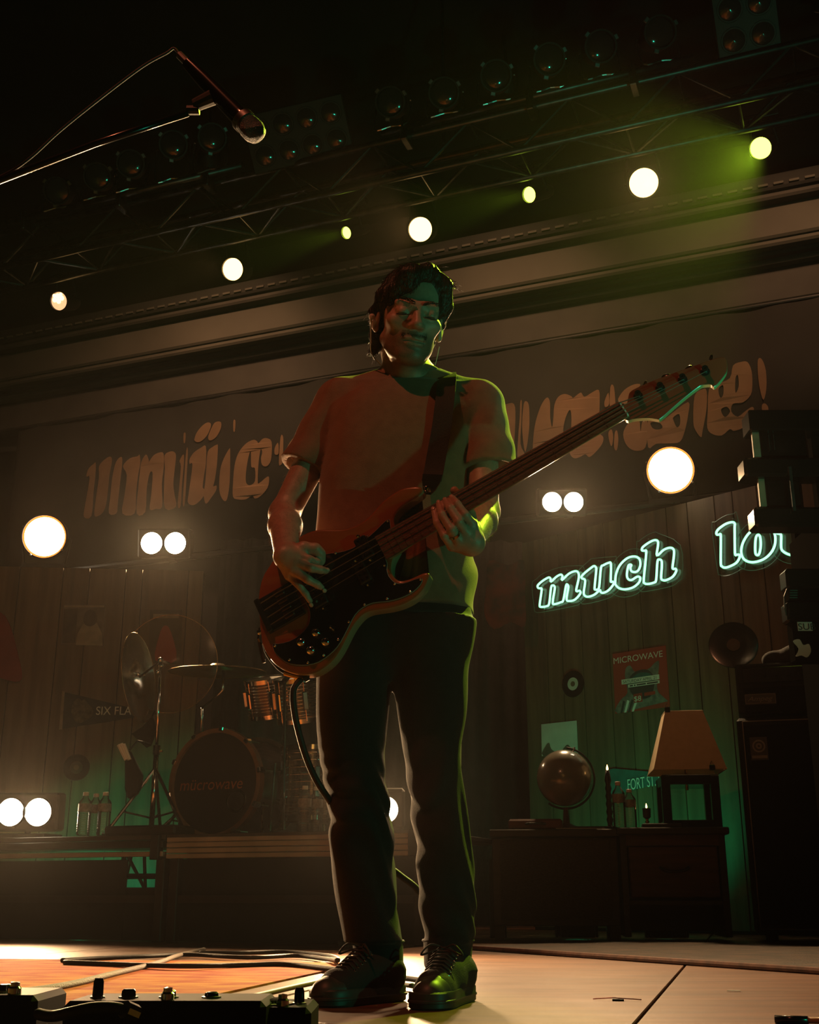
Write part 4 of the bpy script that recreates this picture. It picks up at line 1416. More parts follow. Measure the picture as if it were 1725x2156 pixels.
sw = MB().lathe(gw(a, b, 0.0026), GN, [(0, 0.006), (0.004, 0.006), (0.004, 0.0022), (0.016, 0.003), (0.018, 0)], 12).build('toggle_switch', M['chrome'], bass, smooth=True, auto=40)
rad = (0.0013, 0.0010, 0.00085, 0.0007)
for i, s in enumerate(SP):
    r = rad[3 - i]
    p0 = gw(A_BR - 0.045, br_c[1] + s * 0.019, 0.014)
    p1 = gw(A_BR, br_c[1] + s * 0.019, 0.0195)
    p2 = gw(A_NUT, bn + s * 0.0098, BT + 0.0045)
    pa, pb = posts[[3, 2, 1, 0][i] if False else (3 - i)]
    p3 = gw(pa, pb - 0.006, HL + 0.012)
    MB().tube([p0, p1, p2, p3], r, 6).build('string', M['string'], bass)
# strap buttons
hb = g2(*ZG([(1480, 150)])[0])
MB().lathe(gw(hb[0] + 0.012, hb[1] + 0.0, -0.02), (GA_ * 0.6 + GB * 0.8), [(0, 0.006), (0.006, 0.004), (0.012, 0.0075), (0.015, 0)], 12).build('strap_button', M['chrome'], bass, smooth=True)
eb = g2(*ZG([(20, 1400)])[0])
MB().lathe(gw(eb[0] + 0.004, eb[1], -0.02), -GA_, [(0, 0.006), (0.006, 0.004), (0.012, 0.0075), (0.015, 0)], 12).build('strap_button', M['chrome'], bass, smooth=True)
# ================================================================== the bassist
def skin_material():
    m = mat('skin', (0.50, 0.31, 0.225), 0.42, var=0.18, scale=60, bump=0.10, bscale=350)
    nt = m.node_tree; b = nt.nodes['Principled BSDF']
    at_ = nt.nodes.new('ShaderNodeAttribute'); at_.attribute_name = 'beard'
    src = b.inputs['Base Color'].links[0].from_socket
    nz = nt.nodes.new('ShaderNodeTexNoise'); nz.inputs['Scale'].default_value = 900
    tc = nt.nodes.new('ShaderNodeTexCoord'); nt.links.new(tc.outputs['Object'], nz.inputs['Vector'])
    mu = nt.nodes.new('ShaderNodeMath'); mu.operation = 'MULTIPLY'
    mr = nt.nodes.new('ShaderNodeMapRange'); mr.inputs[1].default_value = 0.35; mr.inputs[2].default_value = 0.6
    mr.inputs[3].default_value = 0.55; mr.inputs[4].default_value = 1.0
    nt.links.new(nz.outputs['Fac'], mr.inputs[0])
    nt.links.new(at_.outputs['Fac'], mu.inputs[0]); nt.links.new(mr.outputs[0], mu.inputs[1])
    mx = nt.nodes.new('ShaderNodeMix'); mx.data_type = 'RGBA'
    mx.inputs[7].default_value = (0.035, 0.022, 0.015, 1)
    nt.links.new(src, mx.inputs[6]); nt.links.new(mu.outputs[0], mx.inputs[0])
    nt.links.new(mx.outputs[2], b.inputs['Base Color'])
    return m


M['skin'] = skin_material()
M['shirt'] = mat('shirt_rust_cotton', (0.27, 0.145, 0.085), 0.9, var=0.15, scale=40, bump=0.25, bscale=420, sheen=0.25)
M['jeans'] = mat('black_denim', (0.007, 0.007, 0.0075), 0.8, var=0.4, scale=50, bump=0.3, bscale=500, sheen=0.12)
M['hair'] = mat('dark_brown_hair', (0.022, 0.013, 0.008), 0.38, var=0.4, scale=70, bump=0.6, bscale=160, stretch=(1, 1, 0.25))
M['strap'] = mat('strap_black_web', (0.013, 0.010, 0.010), 0.7, bump=0.3, bscale=300)
M['shoe_canvas'] = mat('shoe_black_canvas', (0.018, 0.018, 0.018), 0.8, bump=0.3, bscale=500, scale=30)
M['shoe_rubber'] = mat('shoe_dark_rubber', (0.05, 0.047, 0.04), 0.45, var=0.3, scale=40)
M['lace'] = mat('shoe_lace', (0.03, 0.028, 0.025), 0.7)

V_ = lambda p: np.array(p[:], float)
YT = 2.70


def Zp(py, Y=2.67):
    return at(862, py, Y).z


def row(py, l, r, depth, Y=YT, yc=None):
    a, b = at(l, py, Y), at(r, py, Y)
    return (a.z, (a.x + b.x) / 2, Y if yc is None else yc, (b.x - a.x) / 2, depth)


# joints
sL, sR = V_(at(716, 852, 2.72)), V_(at(1010, 856, 2.73))
eL, eR = V_(at(600, 1080, 2.67)), V_(at(1020, 1078, 2.63))
wL, wR = V_(gpt(602, 1172, 0.062)), V_(gpt(992, 1142, -0.004))
NB = V_(at(866, 800, 2.71))
# head frame
HC = V_(at(862, 672, 2.615))
yaw, pit, rol = math.radians(13), math.radians(18), math.radians(-3)
hf = np.array([math.sin(yaw) * math.cos(pit), -math.cos(yaw) * math.cos(pit), -math.sin(pit)])
hx = np.cross(hf, [0, 0, 1]) * -1.0
hx = np.array([math.cos(yaw), math.sin(yaw), 0.0])
hz = np.cross(hx, hf); hz /= np.linalg.norm(hz)
if hz[2] < 0: hz = -hz
c_, s_ = math.cos(rol), math.sin(rol)
hx, hz = hx * c_ + hz * s_, hz * c_ - hx * s_
HR = np.stack([hx, hf, hz], 1)
HS = 1.06


def hl(x, y, z):
    return HC + HR @ (np.array([x, y, z]) * HS)


# ------------------------------------------------------------------ body
zs = np.concatenate([np.arange(0.03, 0.86, 0.014), np.arange(0.86, 1.30, 0.0027), np.arange(1.30, 1.46, 0.006), np.arange(1.46, 1.78, 0.0022)])
xs = np.arange(-0.37, 0.27, 0.0025)
ys = np.arange(2.36, 2.88, 0.0025)
F = Field(xs, ys, zs)
# torso and legs (under the clothes)
F.zloft([row(1300, 690, 972, 0.10), row(1180, 688, 968, 0.10), row(1050, 694, 966, 0.10), row(930, 706, 980, 0.10), row(850, 730, 985, 0.085)], 0.02)
F.cone(NB, sL, 0.052, 0.052, 0.03); F.cone(NB, sR, 0.052, 0.052, 0.03)
for hip, knee, ank in (((748, 1340), (757, 1690), (795, 2000)), ((908, 1340), (923, 1690), (942, 2000))):
    h, k_, n_ = V_(at(*hip, 2.69)), V_(at(*knee, 2.66)), V_(at(*ank, 2.68))
    F.cone(h, k_, 0.075, 0.05, 0.03); F.cone(k_, n_, 0.05, 0.036, 0.02)
# arms
def arm(s, e, w, side):
    m = e * 0.45 + s * 0.55
    F.cone(s, m, 0.046, 0.041, 0.02); F.cone(m, e, 0.041, 0.035, 0.02)
    f1 = e * 0.68 + w * 0.32
    F.cone(e, f1, 0.035, 0.038, 0.015); F.cone(f1, w, 0.038, 0.025, 0.015)
arm(sL, eL, wL, -1); arm(sR, eR, wR, 1)
F.ell(eL + np.array([-0.006, 0.012, -0.002]), (0.031, 0.031, 0.033), None, 0.015)
# picking hand
def fing(pts, rs, k=0.004):
    P = [V_(gpt(x, y, l)) for x, y, l in pts]
    F.chain(P, rs, k)
    return P
kn = [(624, 1168, 0.066), (622, 1184, 0.070), (618, 1200, 0.066), (610, 1212, 0.056)]
for (x, y, l), r in zip(kn, (0.012, 0.0125, 0.012, 0.011)):
    F.cone(wL, V_(gpt(x, y, l)), 0.021, r, 0.012)
F.cone(V_(gpt(620, 1178, 0.056)), V_(gpt(612, 1204, 0.048)), 0.016, 0.014, 0.015)
tipsL = []
tipsL.append(fing([kn[0], (651, 1178, 0.062), (667, 1184, 0.044), (674, 1186, 0.030)], (0.0112, 0.0095, 0.0088, 0.0076)))
tipsL.append(fing([kn[1], (655, 1196, 0.070), (675, 1200, 0.052), (686, 1202, 0.036)], (0.0115, 0.0098, 0.0090, 0.0078)))
tipsL.append(fing([kn[2], (648, 1220, 0.066), (668, 1231, 0.050), (680, 1241, 0.032)], (0.0112, 0.0095, 0.0086, 0.0074)))
tipsL.append(fing([kn[3], (630, 1233, 0.054), (646, 1253, 0.042), (655, 1270, 0.026)], (0.0102, 0.0086, 0.0078, 0.0068)))
th = fing([(616, 1163, 0.050), (640, 1155, 0.052), (664, 1156, 0.046), (674, 1166, 0.034), (678, 1180, 0.024)], (0.018, 0.0145, 0.0118, 0.0108, 0.0082), 0.01)
# fretting hand
kr = [(994, 1104, 0.018), (981, 1122, 0.024), (966, 1139, 0.024), (951, 1150, 0.016)]
for (x, y, l), r in zip(kr, (0.0125, 0.0125, 0.012, 0.011)):
    F.cone(wR, V_(gpt(x, y, l)), 0.024, r, 0.014)
F.cone(V_(gpt(986, 1122, 0.004)), V_(gpt(962, 1142, 0.006)), 0.017, 0.015, 0.015)
tipsR = []
tipsR.append(fing([kr[0], (979, 1084, 0.044), (963, 1061, 0.044), (953, 1049, 0.026)], (0.0115, 0.0100, 0.0088, 0.0078)))
tipsR.append(fing([kr[1], (966, 1099, 0.052), (948, 1071, 0.048), (939, 1055, 0.028)], (0.0115, 0.0100, 0.0090, 0.0080)))
tipsR.append(fing([kr[2], (951, 1116, 0.052), (931, 1084, 0.048), (925, 1061, 0.028)], (0.0112, 0.0098, 0.0088, 0.0078)))
tipsR.append(fing([kr[3], (936, 1129, 0.044), (920, 1101, 0.042), (914, 1075, 0.026)], (0.0100, 0.0088, 0.0078, 0.0070)))
fing([(996, 1118, -0.010), (988, 1085, -0.030), (972, 1052, -0.030), (957, 1033, -0.018)], (0.019, 0.0145, 0.0120, 0.0100), 0.008)
# neck and head
F.cone(NB + np.array([0, 0.0, -0.03]), hl(0.0, -0.035, -0.07), 0.062, 0.056, 0.02)
F.cone(NB + np.array([0.0, -0.03, -0.02]), hl(0.0, 0.015, -0.095), 0.038, 0.036, 0.02)
E = lambda c, r, k=0.012, op='u', R=HR: F.ell(hl(*c), np.array(r) * HS, R, k, op)
K = lambda a, b, r0, r1, k=0.01, op='u': F.cone(hl(*a), hl(*b), r0 * HS, r1 * HS, k, op)
E((0, -0.018, 0.036), (0.073, 0.092, 0.084), 0.02)
E((0, 0.030, -0.022), (0.061, 0.062, 0.084), 0.02)
E((0, 0.036, -0.070), (0.049, 0.050, 0.042), 0.02)
E((0, 0.071, -0.098), (0.021, 0.017, 0.017), 0.02)
for s in (-1, 1):
    K((s * 0.052, 0.002, -0.055), (s * 0.020, 0.062, -0.096), 0.014, 0.014, 0.02)
    E((s * 0.044, 0.060, -0.020), (0.020, 0.018, 0.015), 0.022)
    E((s * 0.033, 0.098, 0.001), (0.019, 0.016, 0.0125), 0.012, 's')
    E((s * 0.032, 0.0765, 0.000), (0.0145, 0.0135, 0.0125), 0.006)
    K((s * 0.018, 0.0845, 0.0075), (s * 0.046, 0.074, 0.004), 0.0042, 0.0042, 0.004)
    K((s * 0.012, 0.083, 0.019), (s * 0.046, 0.071, 0.021), 0.009, 0.007, 0.014)
    E((s * 0.0110, 0.094, -0.032), (0.0080, 0.010, 0.0072), 0.006)
    E((s * 0.0065, 0.103, -0.0405), (0.0045, 0.0055, 0.005), 0.004, 's')
    # ears
    Re = HR @ np.array([[math.cos(s * 0.35), -math.sin(s * 0.35), 0], [math.sin(s * 0.35), math.cos(s * 0.35), 0], [0, 0, 1]])
    E((s * 0.080, -0.008, -0.004), (0.008, 0.021, 0.033), 0.006, 'u', Re)
    E((s * 0.087, 0.000, -0.002), (0.006, 0.012, 0.020), 0.005, 's', Re)
    E((s * 0.077, 0.000, -0.034), (0.007, 0.009, 0.010), 0.006)
K((0, 0.084, 0.014), (0, 0.104, -0.026), 0.0075, 0.0100, 0.012)
E((0, 0.106, -0.030), (0.0100, 0.0085, 0.0085), 0.008)
K((-0.021, 0.085, -0.060), (0.0, 0.0885, -0.0590), 0.0030, 0.0044, 0.008); K((0.021, 0.083, -0.060), (0.0, 0.0885, -0.0590), 0.0030, 0.0044, 0.008)
K((-0.013, 0.0835, -0.0695), (0.013, 0.0835, -0.0695), 0.0045, 0.0045, 0.010)
K((-0.025, 0.084, -0.0650), (0.0, 0.0925, -0.0645), 0.0022, 0.0024, 0.002, 's'); K((0.025, 0.084, -0.0650), (0.0, 0.0925, -0.0645), 0.0022, 0.0024, 0.002, 's')


def beard(V):
    L = (V - HC) @ HR / HS
    x, y, z = L[:, 0], L[:, 1], L[:, 2]
    b = np.clip((-0.040 - z) / 0.02, 0, 1) * np.clip((y + 0.01) / 0.02, 0, 1)
    b = np.maximum(b, np.clip((0.0035 + 0.030 - np.abs(z + 0.052)) / 0.02 - 0.9, 0, 1) * (np.abs(x) < 0.034) * (y > 0.05))
    b = b * np.clip((z + 0.135) / 0.02, 0, 1)
    lips = (np.abs(z + 0.064) < 0.010) & (np.abs(x) < 0.022) & (y > 0.06)
    b[lips] *= 0.35
    far = np.linalg.norm(L, axis=1) > 0.2
    b[far] = 0
    must = (np.abs(z + 0.0495) < 0.007) & (np.abs(x) < 0.030) & (y > 0.06)
    return np.clip(b * 0.62 + must * 0.4, 0, 0.95)


person = F.mesh('person', M['skin'], None, 2, {'beard': beard})
del F
tag(person, 'man in a rust t-shirt and black jeans playing a bass, looking down', 'person')
ORG_P = ORG[person.name]

# eyes: dark half-closed lids line, brows
for s in (-1, 1):
    pts = [hl(s * (0.010 + 0.038 * t), 0.099 - 0.010 * t - 0.014 * t * t, 0.0205 + 0.008 * math.sin(t * 2.4)) for t in np.linspace(0, 1, 9)]
    mb = MB()
    for i in range(46):
        t = random.random(); q = pts[min(8, int(t * 8))]
        p = q + HR @ np.array([random.uniform(-.002, .002), random.uniform(-.003, .001), random.uniform(-.004, .003)])
        mb.tube([p, p + HR @ np.array([s * 0.005, -0.0005, 0.0015]), p + HR @ np.array([s * 0.009, -0.002, 0.001])], [0.0009, 0.0007, 0.0002], 5)
    mb.build('eyebrow', M['hair'], person)
    mb = MB()
    lid = [hl(s * (0.018 + 0.029 * t), 0.0925 - 0.002 * t - 0.0125 * t * t, -0.0065 - 0.002 * math.sin(t * 3.1)) for t in np.linspace(0, 1, 9)]
    mb.tube(lid, [0.0006] + [0.0013] * 7 + [0.0006], 6)
    for i in range(14):
        t = i / 13; q = hl(s * (0.018 + 0.029 * t), 0.0925 - 0.002 * t - 0.0125 * t * t, -0.0065 - 0.002 * math.sin(t * 3.1))
        mb.tube([q, q + HR @ np.array([s * 0.001, 0.004, -0.002]), q + HR @ np.array([s * 0.002, 0.0065, -0.002])], [0.0005, 0.0004, 0.0001], 4)
    mb.build('eyelashes', M['hair'], person)
    mb = MB(); mb.ball(hl(s * 0.032, 0.0785, -0.0045), (0.0135, 0.0118, 0.0045), Vector(hx), Vector(hf), Vector(hz))
    mb.build('eye', mat('eye_wet', (0.09, 0.07, 0.055), 0.05, coat=1.0), person, smooth=True)
# moustache hairs
mb = MB()
for i in range(110):
    x = random.uniform(-0.027, 0.027)
    p = hl(x, 0.0875 - 8.0 * x * x, random.uniform(-0.055, -0.045))
    mb.tube([p, p + HR @ np.array([x * 0.08, 0.0025, -0.003]), p + HR @ np.array([x * 0.15, 0.0025, -0.006])], [0.0005, 0.0004, 0.0002], 4)
mb.build('moustache', M['hair'], person)

# ------------------------------------------------------------------ hair
hxs = np.arange(HC[0] - 0.15, HC[0] + 0.15, 0.003); hys = np.arange(HC[1] - 0.17, HC[1] + 0.2, 0.003); hzs = np.arange(HC[2] - 0.16, HC[2] + 0.18, 0.003)
F = Field(hxs, hys, hzs)
E((0, -0.020, 0.042), (0.077, 0.100, 0.086), 0.01)
E((0, -0.060, -0.015), (0.074, 0.055, 0.075), 0.02)
K((-0.070, 0.010, 0.045), (-0.078, -0.010, 0.005), 0.018, 0.014, 0.02); K((-0.076, -0.022, 0.0), (-0.066, -0.040, -0.080), 0.017, 0.012, 0.02)
K((0.070, 0.0, 0.05), (0.076, -0.022, 0.005), 0.018, 0.014, 0.02); K((0.074, -0.034, 0.0), (0.062, -0.05, -0.05), 0.016, 0.012, 0.02)
E((0.020, 0.095, -0.020), (0.060, 0.060, 0.100), 0.010, 's')
E((-0.012, 0.100, -0.040), (0.066, 0.066, 0.098), 0.010, 's')
E((0.034, 0.100, 0.052), (0.050, 0.062, 0.052), 0.012, 's')
K((0.020, 0.050, 0.112), (-0.030, 0.070, 0.086), 0.016, 0.018, 0.02); K((-0.030, 0.070, 0.086), (-0.062, 0.046, 0.040), 0.018, 0.012, 0.02)
K((-0.03, 0.068, 0.064), (-0.062, 0.044, 0.022), 0.012, 0.008, 0.015)
K((0.036, 0.036, 0.116), (0.070, 0.022, 0.086), 0.013, 0.016, 0.02); K((0.070, 0.022, 0.086), (0.084, 0.000, 0.045), 0.016, 0.014, 0.02); K((0.084, 0.000, 0.045), (0.078, -0.014, 0.0), 0.014, 0.009, 0.02)
X, Y, Z = F.xs[:, None, None], F.ys[None, :, None], F.zs[None, None, :]
F.D += 0.0035 * noise3(X * 90, Y * 90, Z * 40, 3) + 0.002 * noise3(X * 220, Y * 220, Z * 90, 4)
hair = F.mesh('hair', M['hair'], person, 1)
# loose strands and curls around the outline
hv = np.array([v.co[:] for v in hair.data.vertices]); hn = np.array([v.normal[:] for v in hair.data.vertices])
hc = HC - np.array(ORG_P[:])
rs = np.random.RandomState(5)
mb = MB()
for i in rs.choice(len(hv), 1500, replace=False):
    p = hv[i]; n = hn[i]
    L = (HR.T @ (p - hc)) / HS
    if L[1] > 0.07 and L[2] < 0.05: continue
    down = -hz * 0.9 + n * 0.02 + rs.normal(size=3) * 0.16
    if L[2] > 0.09: down = hx * (-1 if L[0] < 0.03 else 1) * 0.9 - n * 0.05 - hf * -0.1 + rs.normal(size=3) * 0.16
    down = down - n * (down @ n) * 0.92
    low = L[2] < 0.0
    ln = rs.uniform(0.018, 0.042)
    curl = rs.uniform(0.003, 0.007) if low else rs.uniform(0.0, 0.003)
    ph = rs.rand() * 6.28
    side = np.cross(down, n); side /= max(np.linalg.norm(side), 1e-6)
    q = [Vector(p + np.array(ORG_P[:]) - n * 0.004 + down * (ln * t) + n * (0.006 * t * (1.3 - t)) + (side * math.cos(ph + t * 7) + n * math.sin(ph + t * 7)) * curl * t) for t in (0, .25, .5, .75, 1)]
    mb.tube(q, [0.0007, 0.0007, 0.0006, 0.0005, 0.0002], 4)
hs = mb.build('hair_strands', M['hair'], person); hs['kind'] = 'stuff'
# in-ear monitor and its cable
mb = MB(); mb.ball(hl(-0.090, 0.006, -0.010), (0.008, 0.009, 0.008)); mb.cyl(hl(-0.094, 0.012, -0.010), hl(-0.090, 0.004, -0.026), 0.003, n=8)
iem = mb.build('ear_monitor', M['print_white'], person, smooth=True)
mb = MB(); mb.tube([Vector(p) for p in smooth_path([hl(-0.090, 0.004, -0.026), hl(-0.083, -0.012, -0.06), hl(-0.072, -0.035, -0.09), NB + np.array([-0.058, 0.0, 0.02])], 6)], 0.0016, 5)
mb.build('monitor_cable', M['print_white'], iem)
mb = MB(); mb.tube([Vector(p) for p in smooth_path([hl(0.085, -0.02, -0.05), hl(0.078, -0.012, -0.095), hl(0.066, -0.02, -0.11), NB + np.array([0.058, 0.0, 0.02])], 6)], 0.0013, 5)
mb.build('monitor_cable', M['print_white'], iem)
# finger ring
pa, pb = tipsR[2][0], tipsR[2][1]
rc = pa * 0.45 + pb * 0.55; rx = (pb - pa) / np.linalg.norm(pb - pa)
MB().lathe(Vector(rc - rx * 0.003), rx, [(0, 0.0108), (0, 0.0118), (0.006, 0.0118), (0.006, 0.0108)], 20).build('finger_ring', mat('ring_gold', (0.55, 0.35, 0.12), 0.15, 1.0), person, smooth=True, auto=30)
# nails
M['nail'] = mat('fingernail', (0.55, 0.36, 0.28), 0.25)
for T in tipsL + tipsR:
    d = T[-1] - T[-2]; d /= np.linalg.norm(d)
    up = V_(GN) - d * (V_(GN) @ d); up /= np.linalg.norm(up)
    sd = np.cross(d, up)
    MB().ball(Vector(T[-1] + up * 0.0066 + d * 0.001), (0.0048, 0.0062, 0.0014), Vector(sd), Vector(d), Vector(up), 10, 6).build('fingernail', M['nail'], person, smooth=True)
# short forearm hair catching the rim light
mb = MB(); rs = np.random.RandomState(9)
for (e, w, n_) in ((eL, wL, 700), (eR, wR, 420), (eL * 0.6 + sL * 0.4, eL, 250)):
    ax = (w - e); Ln = np.linalg.norm(ax); ax /= Ln
    u = np.cross(ax, [0, 0, 1]); u /= np.linalg.norm(u); v = np.cross(ax, u)
    for i in range(n_):
        t = rs.rand() * 0.9; a = rs.rand() * 6.28
        rad_ = (0.037 + 0.004 * math.sin(min(1, t / 0.5) * 1.57) if t < 0.35 else 0.041 - (t - 0.32) * 0.022)
        q = u * math.cos(a) + v * math.sin(a)
        p = e + ax * (Ln * t) + q * (rad_ - 0.001)
        dd = q * 0.6 + ax * 0.8 + rs.normal(size=3) * 0.25
        mb.tube([Vector(p), Vector(p + dd * 0.004), Vector(p + dd * 0.007 - np.array([0, 0, 0.002]))], [0.00015, 0.00014, 0.00008], 3, caps=False)
fh = mb.build('arm_hair', mat('arm_hair_brown', (0.16, 0.09, 0.05), 0.5), person); fh['kind'] = 'stuff'

# ------------------------------------------------------------------ t-shirt
cL, cR = V_(at(640, 988, 2.70)), V_(at(1034, 998, 2.685))
gx = np.arange(-0.34, 0.33, 0.004); gy = np.arange(2.50, 2.90, 0.004); gz = np.arange(0.80, 1.52, 0.004)
F = Field(gx, gy, gz)
def folds(X, Y, Z):
    u = (X * 0.8 + (Z - 1.1) * 0.6)
    f = 0.0065 * noise3(X * 26, Y * 20, Z * 11, 1) + 0.003 * np.sin(u * 55 + 2.0 * np.sin(Z * 9)) * np.clip((1.25 - Z) / 0.25, 0, 1)
    f = f + 0.004 * np.sin((X - (Z - 1.0) * 0.5) * 60 + np.sin(Z * 17)) * np.clip((X - 0.02) / 0.1, 0, 1) * np.clip((1.2 - Z) / 0.2, 0, 1)
    return f
tors = [row(1292, 660, 1000, 0.132, yc=2.695), row(1240, 661, 999, 0.130, yc=2.69), row(1180, 664, 995, 0.126, yc=2.69), row(1100, 668, 992, 0.122), row(1000, 676, 990, 0.120), row(920, 686, 998, 0.118, yc=2.705),
        row(860, 700, 1012, 0.105, yc=2.71), row(820, 740, 985, 0.085, yc=2.715)]
F.zloft(tors, 0.02, fn=folds, e=2.5)
F.cone(NB + np.array([0, 0.005, -0.012]), sL + np.array([0.012, 0, 0.004]), 0.064, 0.058, 0.03); F.cone(NB + np.array([0, 0.005, -0.012]), sR + np.array([-0.012, 0, 0.004]), 0.064, 0.058, 0.03)
zh = tors[0][0]
# crew neck: cut the opening, then add a ribbed collar
F.cone(NB + np.array([0, 0.0, 0.024]), NB + np.array([0.0, -0.045, 0.12]), 0.066, 0.12, 0.004, 's')
for s, c, r0, r1, flare in ((sL, cL, 0.062, 0.060, 0.0), (sR, cR, 0.062, 0.068, 0.0)):
    G = Field(gx, gy, gz)
    d = (c - s); Ln = np.linalg.norm(d); d /= Ln
    G.cone(s, c + d * 0.06, r0, r1, 0)
    e_ = eL if s is sL else eR
    G.cone(s, s + (e_ - s) * 0.8, 0.056, 0.054, 0.02)
    X, Y, Z = G.xs[:, None, None], G.ys[None, :, None], G.zs[None, None, :]
    t = (X - s[0]) * d[0] + (Y - s[1]) * d[1] + (Z - s[2]) * d[2]
    G.D += (0.004 * noise3(X * 30, Y * 30, Z * 14, 7) + 0.003 * np.sin(t * 70 + X * 30)).astype(np.float32) * np.clip(t / Ln, 0, 1).astype(np.float32)
    G.D = np.maximum(G.D, (t - Ln).astype(np.float32))
    I = Field(gx, gy, gz)
    I.cone(s + d * (Ln * 0.75), c + d * 0.1, r1 - 0.012, r1 - 0.010, 0)
    I.D = np.maximum(I.D, (-(t - (Ln - 0.02))).astype(np.float32))
    h = np.maximum(0.03 - np.abs(F.D - G.D), 0) / 0.03
    F.D = np.minimum(F.D, G.D) - h * h * 0.0075 * np.clip(1 - t / (Ln * 0.6), 0, 1).astype(np.float32)
    # keep the sleeve mouth open
    F.D = np.where(G.D < 0.004, np.maximum(F.D, -I.D), F.D)
shirt = F.mesh('t_shirt', M['shirt'], person, 2)
# collar rib
mb = MB(); ring = []
for i in range(40):
    a = 2 * math.pi * i / 40
    ring.append(NB + np.array([0.067 * math.cos(a), 0.066 * math.sin(a) - 0.004, 0.026 + 0.020 * math.sin(a) - 0.004 * math.cos(2 * a)]))
mb.loop([Vector(p) for p in ring], 0.0065, 8)
mb.build('collar', M['shirt'], shirt, smooth=True)

# ------------------------------------------------------------------ jeans
gx = np.arange(-0.30, 0.26, 0.005); gy = np.arange(2.50, 2.86, 0.005); gz = np.arange(0.05, 0.93, 0.004)
F = Field(gx, gy, gz)
def jf(seed):
    def f(X, Y, Z):
        lo = np.clip((0.50 - Z) / 0.3, 0, 1)
        kz = np.exp(-((Z - 0.40) / 0.10) ** 2)
        w = 0.005 * noise3(X * 30, Y * 30, Z * 24, seed)
        w = w + (lo * 0.003 + kz * 0.003) * np.sin(Z * 70 + X * 55 * np.sin(Z * 9 + seed) + 3 * np.sin(Y * 30 + X * 25 + seed))
        return w
    return f
F.zloft([row(1250, 674, 984, 0.108), row(1320, 665, 996, 0.118), row(1375, 666, 988, 0.112), row(1445, 700, 950, 0.080)], 0.03, e=2.6)
LEGL = [(1310, 664, 832, .110), (1400, 662, 822, .100), (1500, 666, 813, .094), (1600, 677, 808, .088), (1690, 690, 816, .082), (1760, 697, 822, .080), (1850, 705, 832, .076), (1930, 717, 842, .070), (1985, 726, 846, .066)]
LEGR = [(1310, 812, 998, .110), (1400, 818, 988, .100), (1500, 836, 980, .094), (1600, 850, 974, .088), (1690, 864, 981, .082), (1760, 872, 991, .080), (1850, 880, 1001, .076), (1930, 888, 1001, .070), (1985, 893, 998, .066)]
F.zloft([row(p, l, r, d, Y=2.675) for p, l, r, d in LEGL], 0.02, fn=jf(11))
F.zloft([row(p, l, r, d, Y=2.675) for p, l, r, d in LEGR], 0.02, fn=jf(12))
F.zloft([row(1980, 744, 849, .062, Y=2.68), row(2042, 742, 850, .060, Y=2.68)], 0.006)
F.zloft([row(1978, 892, 996, .062, Y=2.68), row(2038, 893, 992, .060, Y=2.68)], 0.006)
jeans = F.mesh('jeans', M['jeans'], person, 2)
for r in ((1982, 743, 850), (1980, 891, 997)):
    a, b = at(r[1], r[0], 2.68), at(r[2], r[0], 2.68)
    c = (a + b) / 2
    MB().loop([c + Vector(((b.x - a.x) / 2 * math.cos(t) * 1.0, 0.063 * math.sin(t), 0)) for t in np.linspace(0, 6.283, 28, endpoint=False)], 0.003, 6).build('cuff_seam', M['jeans'], jeans, smooth=True)
# belt loop / pocket seam stitching
p0, p1 = at(985, 1300, 2.62), at(975, 1560, 2.62)

